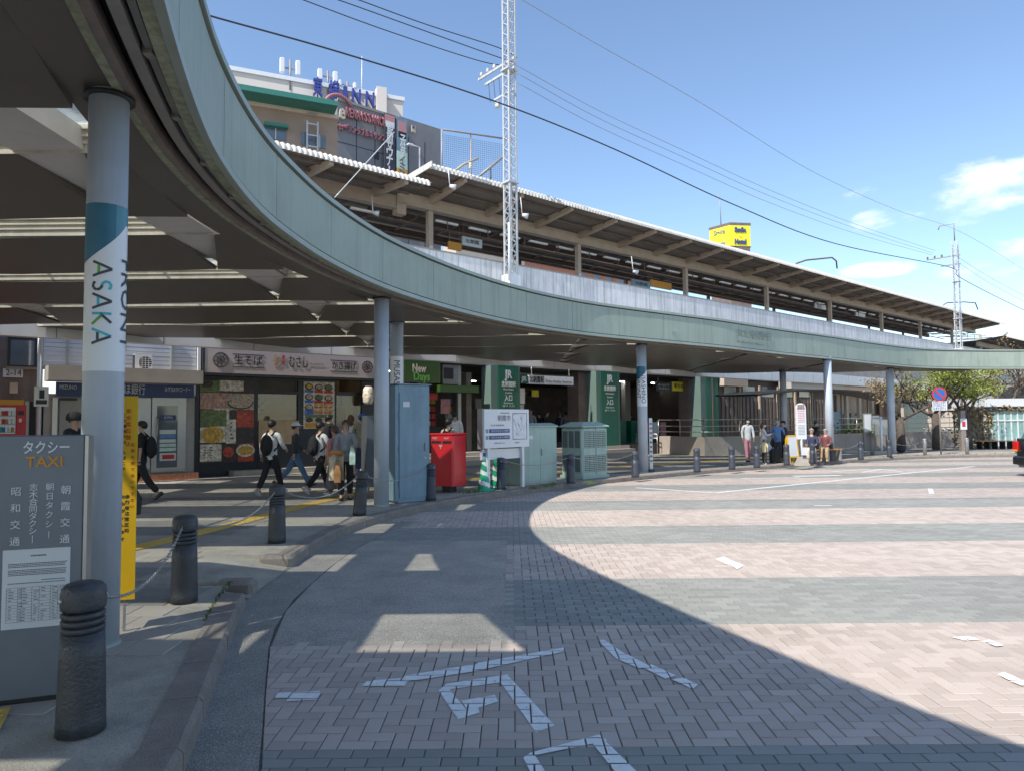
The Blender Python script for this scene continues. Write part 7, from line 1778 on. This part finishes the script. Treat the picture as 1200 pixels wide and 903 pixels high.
    # hair: a cap of hair over crown, back and sides, leaving the face free
    hb = MB(); n, m = 20, 12; vs = []
    for i in range(m+1):
        for j in range(n):
            a = 2*pi*j/n; front = max(0, sin(a)); back = max(0, -sin(a)); lowest = (-.32 if not longhair else -.55) - .55*back + front*(.8 if not longhair else 1.0)
            el_ = lowest + (pi/2-.02-lowest)*i/m; ro = 1+.035*random.random()
            v = Vector((.094*k*cos(el_)*cos(a)*ro, .112*k*cos(el_)*sin(a)*ro-.008*k, .105*k*sin(el_)*ro+.015*k)); vs.append(hc+Rh@v)
    hb.add(vs, [(i*n+j, i*n+(j+1)%n, (i+1)*n+(j+1)%n, (i+1)*n+j) for i in range(m) for j in range(n)]+[tuple(range(m*n,m*n+n))], True)
    if longhair: hb.path([hc+Rh@Vector((0,-.06*k,0)), hc+Rh@Vector((0,-.085*k,-.1*k)), hc+Rh@Vector((0,-.07*k,-.17*k))], [.075*k,.07*k,.04*k], 10)
    hb.build('hair', M[hair], t)
    if cap:
        b_ = MB(); b_.ball(hc+Vector((0,-.005*k,.03*k)), .106*k, .124*k, .098*k, 16, 8, Rh, z0=.0); c_ = b_.build('cap', M[cap], t)
        b_ = MB(); b_.box(-.075*k,.075*k,.09*k,.19*k,.0,.012*k, Rh, hc+Vector((0,0,.035*k))); b_.build('brim', M[cap], c_)
    if helmet: b_ = MB(); b_.ball(hc+Vector((0,0,.02*k)), .135*k, .15*k, .13*k, 18, 10, Rh, z0=-.35); b_.build('helmet', M[helmet], t)
    # clothes: skinned over the same skeleton, a little thicker
    TV, TE = [], []
    def tv(x, y, z, rx, ry=None): TV.append((x, y, z, rx, ry or rx)); return len(TV)-1
    w_ = wide
    b0 = tv(0, 0, hipz-Z(.12+coat), (.160+coat*.12)*k*w_, (.128+coat*.12)*k*w_); b1 = tv(0, 0, hipz+Z(.10), .148*k*w_, .116*k*w_); b2 = tv(0,-.01*k,hipz+Z(.34),.165*k*w_,.112*k*w_); b3 = tv(0,-.01*k,hipz+Z(.475),.125*k*w_,.09*k*w_); b4 = tv(0,.0,neckz+Z(.02),.066*k); TE += [(b0,b1),(b1,b2),(b2,b3),(b3,b4)]
    for sh, el, wr, s_ in arms:
        a = tv(*sh, .066*k); b = tv(*el, .055*k); TE += [(b3,a),(a,b)]
        if sleeve > .6: c = tv(*[el[i]*.12+wr[i]*.88 for i in range(3)], .042*k); TE.append((b,c))
    place('top', skin_mesh('top', TV, TE, M[top], 1, b1), t)
    BV, BE = [], []
    def bv(x, y, z, rx, ry=None): BV.append((x, y, z, rx, ry or rx)); return len(BV)-1
    p0 = bv(0, 0, hipz+Z(.13), .128*k*w_, .1*k*w_); p1 = bv(0, 0, hipz-Z(.02), .142*k*w_, .112*k*w_); BE.append((p0,p1))
    for hp, kn, an, s_ in legs:
        a = bv(hp[0], hp[1], hp[2]-.02, .10*k*w_); b = bv(*kn, .082*k); BE += [(p1,a),(a,b)]
        if not shorts: c = bv(*[kn[i]*.08+an[i]*.92 for i in range(3)], .068*k); BE.append((b,c))
    place('trousers', skin_mesh('trousers', BV, BE, M[bottom], 1, p1), t)
    if skirt:
        b_ = MB(); n = 20; z0, z1 = Z(.22), hipz+Z(.05); vs = []
        for i in range(7):
            f = i/6; z = z1+(z0-z1)*f
            for j in range(n): a = 2*pi*j/n; r_ = (.14+.12*f+.015*f*sin(6*a))*k; vs.append((r_*cos(a), r_*.8*sin(a), z))
        b_.add(vs, [(i*n+(j+1)%n, i*n+j, (i+1)*n+j, (i+1)*n+(j+1)%n) for i in range(6) for j in range(n)], True); b_.build('skirt', M[skirt], t)
    for an, s_, kn in feet:
        d = Vector(kn)-Vector(an); pitch = math.atan2(d.y, d.z) if not sit else 0
        rot = Matrix.Rotation(-max(-.9, min(.9, pitch))*1.0, 3, 'X')
        b_ = MB(); vs = []
        prof = [(-.075,.04,.0,.075),(-.04,.045,-.0,.085),(.03,.046,0,.075),(.1,.048,0,.052),(.155,.042,0,.042),(.18,.02,.005,.03)]
        for y, hw_, zl, zh in prof: vs += [(-hw_*k,y*k,zl*k),(hw_*k,y*k,zl*k),(hw_*.95*k,y*k,zh*.6*k),(hw_*.5*k,y*k,zh*k),(-hw_*.5*k,y*k,zh*k),(-hw_*.95*k,y*k,zh*.6*k)]
        vs = [rot@(Vector(v)-Vector((0,0,ankz)))+Vector(an) for v in vs]
        b_.add(vs, [(i*6+j, (i+1)*6+j, (i+1)*6+(j+1)%6, i*6+(j+1)%6) for i in range(5) for j in range(6)]+[(5,4,3,2,1,0),(30,31,32,33,34,35)], True); b_.build('shoe', M[shoes], t)
    if backpack:
        b_ = MB(); b_.ball((0,-.20*k,hipz+Z(.25)), .16*k, .105*k, .25*k, 14, 8); bp_ = b_.build('backpack', M[backpack], t)
        for s_ in (-1, 1): b_ = MB(); b_.path([(s_*.08*k,-.13*k,hipz+Z(.47)),(s_*.10*k,-.02*k,hipz+Z(.575)),(s_*.11*k,.11*k,hipz+Z(.45)),(s_*.12*k,.10*k,hipz+Z(.25)),(s_*.13*k,-.08*k,hipz+Z(.12))], .022*k, 6); b_.build('strap', M[backpack], bp_)
        b_ = MB(); b_.ball((0,-.275*k,hipz+Z(.17)), .11*k, .045*k, .1*k, 12, 6); b_.build('pocket', M[backpack], bp_)
    HANDS[t.name] = hands
    return t
HANDS = {}
def carried(t, which, m, label, w_=.32, h_=.30, d_=.1, hang=.14, cat='bag', dx=0, dy=0, name='hand_bag', tote=True):
    wr, pm, d, s_ = HANDS[t.name][which]; p = pm + d*.03
    wp = Matrix.Translation(t.location) @ Matrix.Rotation(t.rotation_euler.z, 4, 'Z') @ (p+Vector((dx,dy,0)))
    b = thing(name, label, cat, (wp.x, wp.y, wp.z-hang-h_), t.rotation_euler.z+pi/2)
    q = MB(); tp_ = .9 if tote else .8
    q.add([(-w_/2,-d_/2,0),(w_/2,-d_/2,0),(w_/2,d_/2,0),(-w_/2,d_/2,0),(-w_/2*1.04,-d_/2*1.1,h_*.5),(w_/2*1.04,-d_/2*1.1,h_*.5),(w_/2*1.04,d_/2*1.1,h_*.5),(-w_/2*1.04,d_/2*1.1,h_*.5),(-w_/2*tp_,-d_/4,h_),(w_/2*tp_,-d_/4,h_),(w_/2*tp_,d_/4,h_),(-w_/2*tp_,d_/4,h_)],
        [(3,2,1,0),(8,9,10,11)]+[(r_*4+i, r_*4+(i+1)%4, r_*4+4+(i+1)%4, r_*4+4+i) for r_ in (0,1) for i in range(4)], False); q.build('body', M[m], b)
    for yy_ in (-d_*.2, d_*.2): q = MB(); q.path([(-w_*.25,yy_,h_-.02),(-w_*.15,yy_,h_+hang*.7),(0,yy_*.3,h_+hang),(w_*.15,yy_,h_+hang*.7),(w_*.25,yy_,h_-.02)], .009, 5); q.build('handle', M[m], b)
    return b
def pp(px, py, dz=.13): p = G(px, py, dz); return (p.x, p.y, gz(p.y)+dz)
def hgt(px, pyt, loc): return CAM_H + (pxray(px, pyt).z/pxray(px, pyt).y)*loc[1] - loc[2]
def P_at(label, px, pyt, pyb, face, **k):
    loc = pp(px, pyb); h = hgt(px, pyt, loc); return person(label, loc, face, h=max(.6, h/1.02), **k)
AWAY = 0.0; TOWARD = pi; RIGHT = -pi/2; LEFT = pi/2
a = P_at('man in white long sleeve shirt with black backpack walking away, leftmost of the walking group', 318, 492, 579, AWAY-.3, top='c_white', bottom='c_black', shoes='shoe_white', stride=.33, armL=(-.3,.2), armR=(.35,.8), backpack='c_black')
a = P_at('man in dark shirt and blue jeans with a white cap between the two white shirts', 346, 494, 571, RIGHT+.5, top='c_char', bottom='c_jean', shoes='shoe_dark', stride=.42, cap='c_white', armL=(.3,.6), armR=(-.3,.3))
a = P_at('man in white shirt with black backpack walking right past the bollard chain', 375, 493, 577, AWAY-.7, top='c_white', bottom='c_black', shoes='shoe_white', stride=-.4, armL=(-.2,.3), armR=(.4,.6), backpack='c_black')
a = P_at('person in black jacket and khaki trousers with a black rucksack facing the noodle menu', 385, 487, 557, AWAY-.2, top='c_black', bottom='c_khaki', shoes='shoe_dark', stride=.08, backpack='c_black', wide=1.12, armL=(.3,1.2), armR=(.3,1.2))
lady = P_at('woman in grey top carrying bags and a coat, facing the camera', 405, 494, 585, TOWARD+.25, top='c_grey', bottom='c_black', shoes='shoe_dark', hair='hair_brown', longhair=True, stride=.12, armL=(.35,1.3), armR=(.1,.5))
carried(lady, 0, 'c_mint', 'pale mint shopping bag held by the woman in grey', .42, .32, .1, .02)
carried(lady, 1, 'c_tan', 'tan paper carrier bag beside the woman in grey', .30, .34, .12, .08)
wr = lady.location + Vector((-.05,-.22,.95)); t = thing('folded_coat', 'beige coat draped over the arm of the woman in grey', 'coat', (wr.x-.08, wr.y, wr.z-.55), .2); q = MB(); n = 12
for i in range(6): pass
q.add([(x, .05*sin(x*30)+(.03 if r_ else -.02), z) for r_ in (0,1) for z in (0,.25,.5) for x in [-.14+.28*j/8 for j in range(9)]], [(r_*27+i*9+j, r_*27+i*9+j+1, r_*27+i*9+j+10, r_*27+i*9+j+9) for r_ in (0,1) for i in range(2) for j in range(8)]+[(18+j,19+j,46+j,45+j) for j in range(8)], True); q.build('cloth', M['c_beige'], t); q = MB(); q.path([(-.13,0,.5),(-.05,-.05,.54),(.05,-.05,.54),(.13,0,.5)], .05, 8); q.build('fold', M['c_tan'], t)
a = P_at('woman in long grey skirt walking just behind the woman in grey', 392, 500, 582, LEFT-.5, top='c_pink', bottom='c_skirt', skirt='c_skirt', shoes='shoe_white', hair='hair_brown', stride=.3, armR=(.5,1.4))
a = P_at('woman with auburn hair tied up and white top near the lantern', 411, 488, 560, AWAY+.3, top='c_white', bottom='c_beige', hair='hair_brown', longhair=True, stride=.05)
a = P_at('person in mottled olive jacket with a blue cap beside the metal board', 424, 487, 561, AWAY-.1, top='c_olive', bottom='c_navy', cap='c_cap', shoes='shoe_dark', stride=.1, wide=1.1)
cl = W(SD(332, 480, DS+1.2)[0], DS+1.2, .05); person('noodle shop worker in dark clothes behind the counter window', (cl.x, cl.y, .05), TOWARD+.7, h=1.62, top='c_char', bottom='c_black', armL=(.4,1.2), armR=(.4,1.2))
bl_ = P_at('person in black with a dark shoulder bag walking left past the bank door', 165, 493, 585, LEFT+.15, top='c_black', bottom='c_black', hair='hair_black', stride=.35, sleeve=.4, armL=(-.2,.3), armR=(.1,.4), shoes='shoe_dark', backpack='c_black')
hp_ = person('person in dark clothes mostly hidden behind the first column, one hand showing', (-4.72, 8.1, gz(8)+.13), AWAY+.1, h=1.68, top='c_black', bottom='c_black', armR=(-.1,.05), armL=(.1,.1), sleeve=.4, stride=.1)
carried(hp_, 1, 'c_black', 'black fabric bag hanging from a hand right of the yellow plate', .16, .36, .30, .06)
cy = atY(86, 520, 12.5); person('person with a black helmet behind the taxi board', (cy.x, 12.5, gz(12.5)+.13), RIGHT-.2, h=1.63, top='c_black', bottom='c_navy', helmet='c_black', armL=(.7,.5), armR=(.7,.5), hair='hair_black')
# store and hall
def inside(label, px, pyt, D, **k):
    s_, _ = SD(px, 480, D); p = W(s_, D, 0); z = gz(p.y)+.13 if D < 21.4 else .42-.08; p.z = z
    h = CAM_H + (pxray(px, pyt).z/pxray(px, pyt).y)*p.y - z; return person(label, tuple(p), k.pop('face', AWAY), h=min(1.85, max(1.4, h/1.02)), **k)
inside('customer in a white dotted shirt at the convenience store front', 533, 473, 20.0, top='c_white', bottom='c_black', stride=.1)
P_at('person in cream jacket with a black strap behind the red postbox', 526, 492, 566, AWAY-.4, top='c_beige', bottom='c_black', backpack='c_black')
t_ = P_at('person with dark trousers and white shoes walking behind the map board', 594, 491, 563, RIGHT, top='c_char', bottom='c_black', shoes='shoe_white', stride=.4)
for i, (px, pyt, D, fc, tp_, lb) in enumerate(((622,480,23.5,TOWARD,'c_grey','person in grey walking out of the left hall bay'),(632,482,25,AWAY,'c_black','person in black in the left hall bay behind the green cabinet'),(641,481,24,RIGHT,'c_char','person in charcoal heading right in the left hall bay'),(656,483,26,TOWARD,'c_navy','person in navy deep inside the left hall bay'),(663,482,24,AWAY,'c_grey','person with pale shoulders by the ticket wall'),(676,483,25,AWAY,'c_black','person in black beside the brown pier'),(739,484,28,AWAY,'c_char','person at the gates behind the MUSASHINO column'),(772,485,28,TOWARD,'c_white','person in white near the gate posters'),(697,484,21.6,LEFT,'c_black','person in black between the louvred cabinet and pillar'))):
    inside(lb, px, pyt, D, face=fc+random.uniform(-.4,.4), top=tp_, bottom=random.choice(['c_black','c_navy','c_char']), stride=random.uniform(.05,.3))
# right side, at the bus stop
P_at('older man in white shirt, face mask and pink trousers by the stone ramp', 877, 490.5, 540.5, TOWARD+.1, top='c_white', bottom='c_pink', shoes='shoe_dark', hair='hair_brown', mask=True, stride=.14, armL=(.1,.2), armR=(-.1,.2))
wm = P_at('woman in white top with mask looking at her phone', 895.5, 496, 541, RIGHT-.3, top='c_white', bottom='c_beige', shoes='shoe_white', hair='hair_brown', longhair=True, mask=True, armR=(.5,1.4), armL=(.2,.3)); carried(wm, 0, 'c_white', 'white shoulder bag of the woman with the phone', .3, .28, .12, .05)
P_at('small child in yellow shirt and black trousers standing by the woman', 896, 515, 543.5, RIGHT+.8, top='c_yellow', bottom='c_black', shoes='shoe_white', hair='hair_brown', sleeve=.4, wide=1.15)
mn = P_at('man in blue jacket with mask carrying bags at the bus stop', 912, 493.5, 541, RIGHT+.9, top='c_blue', bottom='c_char', shoes='shoe_dark', mask=True, hair='hair_grey', armL=(.1,.3), armR=(.5,1.3), wide=1.1); carried(mn, 0, 'c_black', 'black shoulder bag of the man in the blue jacket', .34, .3, .14, -.1)
g = pp(908, 542); t = thing('trolley_bag', 'large dark wheeled bag standing at the feet of the man in blue', 'bag', g, .5); q = MB(); q.cbox(-.2,.2,-.14,.14,.05,.52,.08); q.build('body', M['c_black'], t); q = MB(); q.path([(-.1,0,.5),(-.1,0,.9),(.1,0,.9),(.1,0,.5)], .014, 6); q.build('handle', M['dark_frame'], t)
for s_ in (-.15,.15): q = MB(); q.tube((s_,-.05,.045),(s_,.05,.045),.045,n=10); q.build('wheel', M['black'], t)
P_at('person with dark cap standing half hidden behind the man in blue', 919, 494, 539, LEFT+.3, top='c_char', bottom='c_black', cap='c_black')
P_at('person in black standing facing right behind the bench', 957, 494, 532, RIGHT+.2, top='c_black', bottom='c_black')
g = pp(955, 541); t = thing('bench', 'long low bench with wooden seat where the elderly person sits', 'bench', (g[0], g[1]+.25, g[2]), .5)
for i in range(3): q = MB(); q.box(-.1,1.5,-.2+.14*i,-.09+.14*i,.41,.45); q.build('seat_slat', M['c_tan'], t)
for x in (.0, .7, 1.4): q = MB(); q.box(x-.03,x+.03,-.2,.2,0,.41); q.build('leg', M['gutter_grey'], t)
a = person('elderly person in navy and wine clothes sitting bent on the bench', (g[0]-.05, g[1]+.1, g[2]), TOWARD-.5, h=1.55, top='c_navy', bottom='c_beige', hair='hair_grey', sit=True, armL=(.5,.8), armR=(.5,.8))
a2 = person('second person in wine coloured coat sitting behind the bollard', (g[0]+.55, g[1]+.3, g[2]), TOWARD-.6, h=1.5, top='c_wine', bottom='c_khaki', hair='hair_grey', sit=True, armL=(.5,.8), armR=(.5,.8))
g = pp(1062, 531); t = thing('rucksack', 'small black bag lying on the ground right of the last column', 'bag', (G(1056,530,.13).x, G(1056,530,.13).y, g[2]), .2); q = MB(); q.ball((0,0,.16), .24, .15, .17, 14, 8); q.build('body', M['c_black'], t); q = MB(); q.path([(-.08,0,.3),(0,0,.4),(.08,0,.3)], .012, 5); q.build('handle', M['c_black'], t)
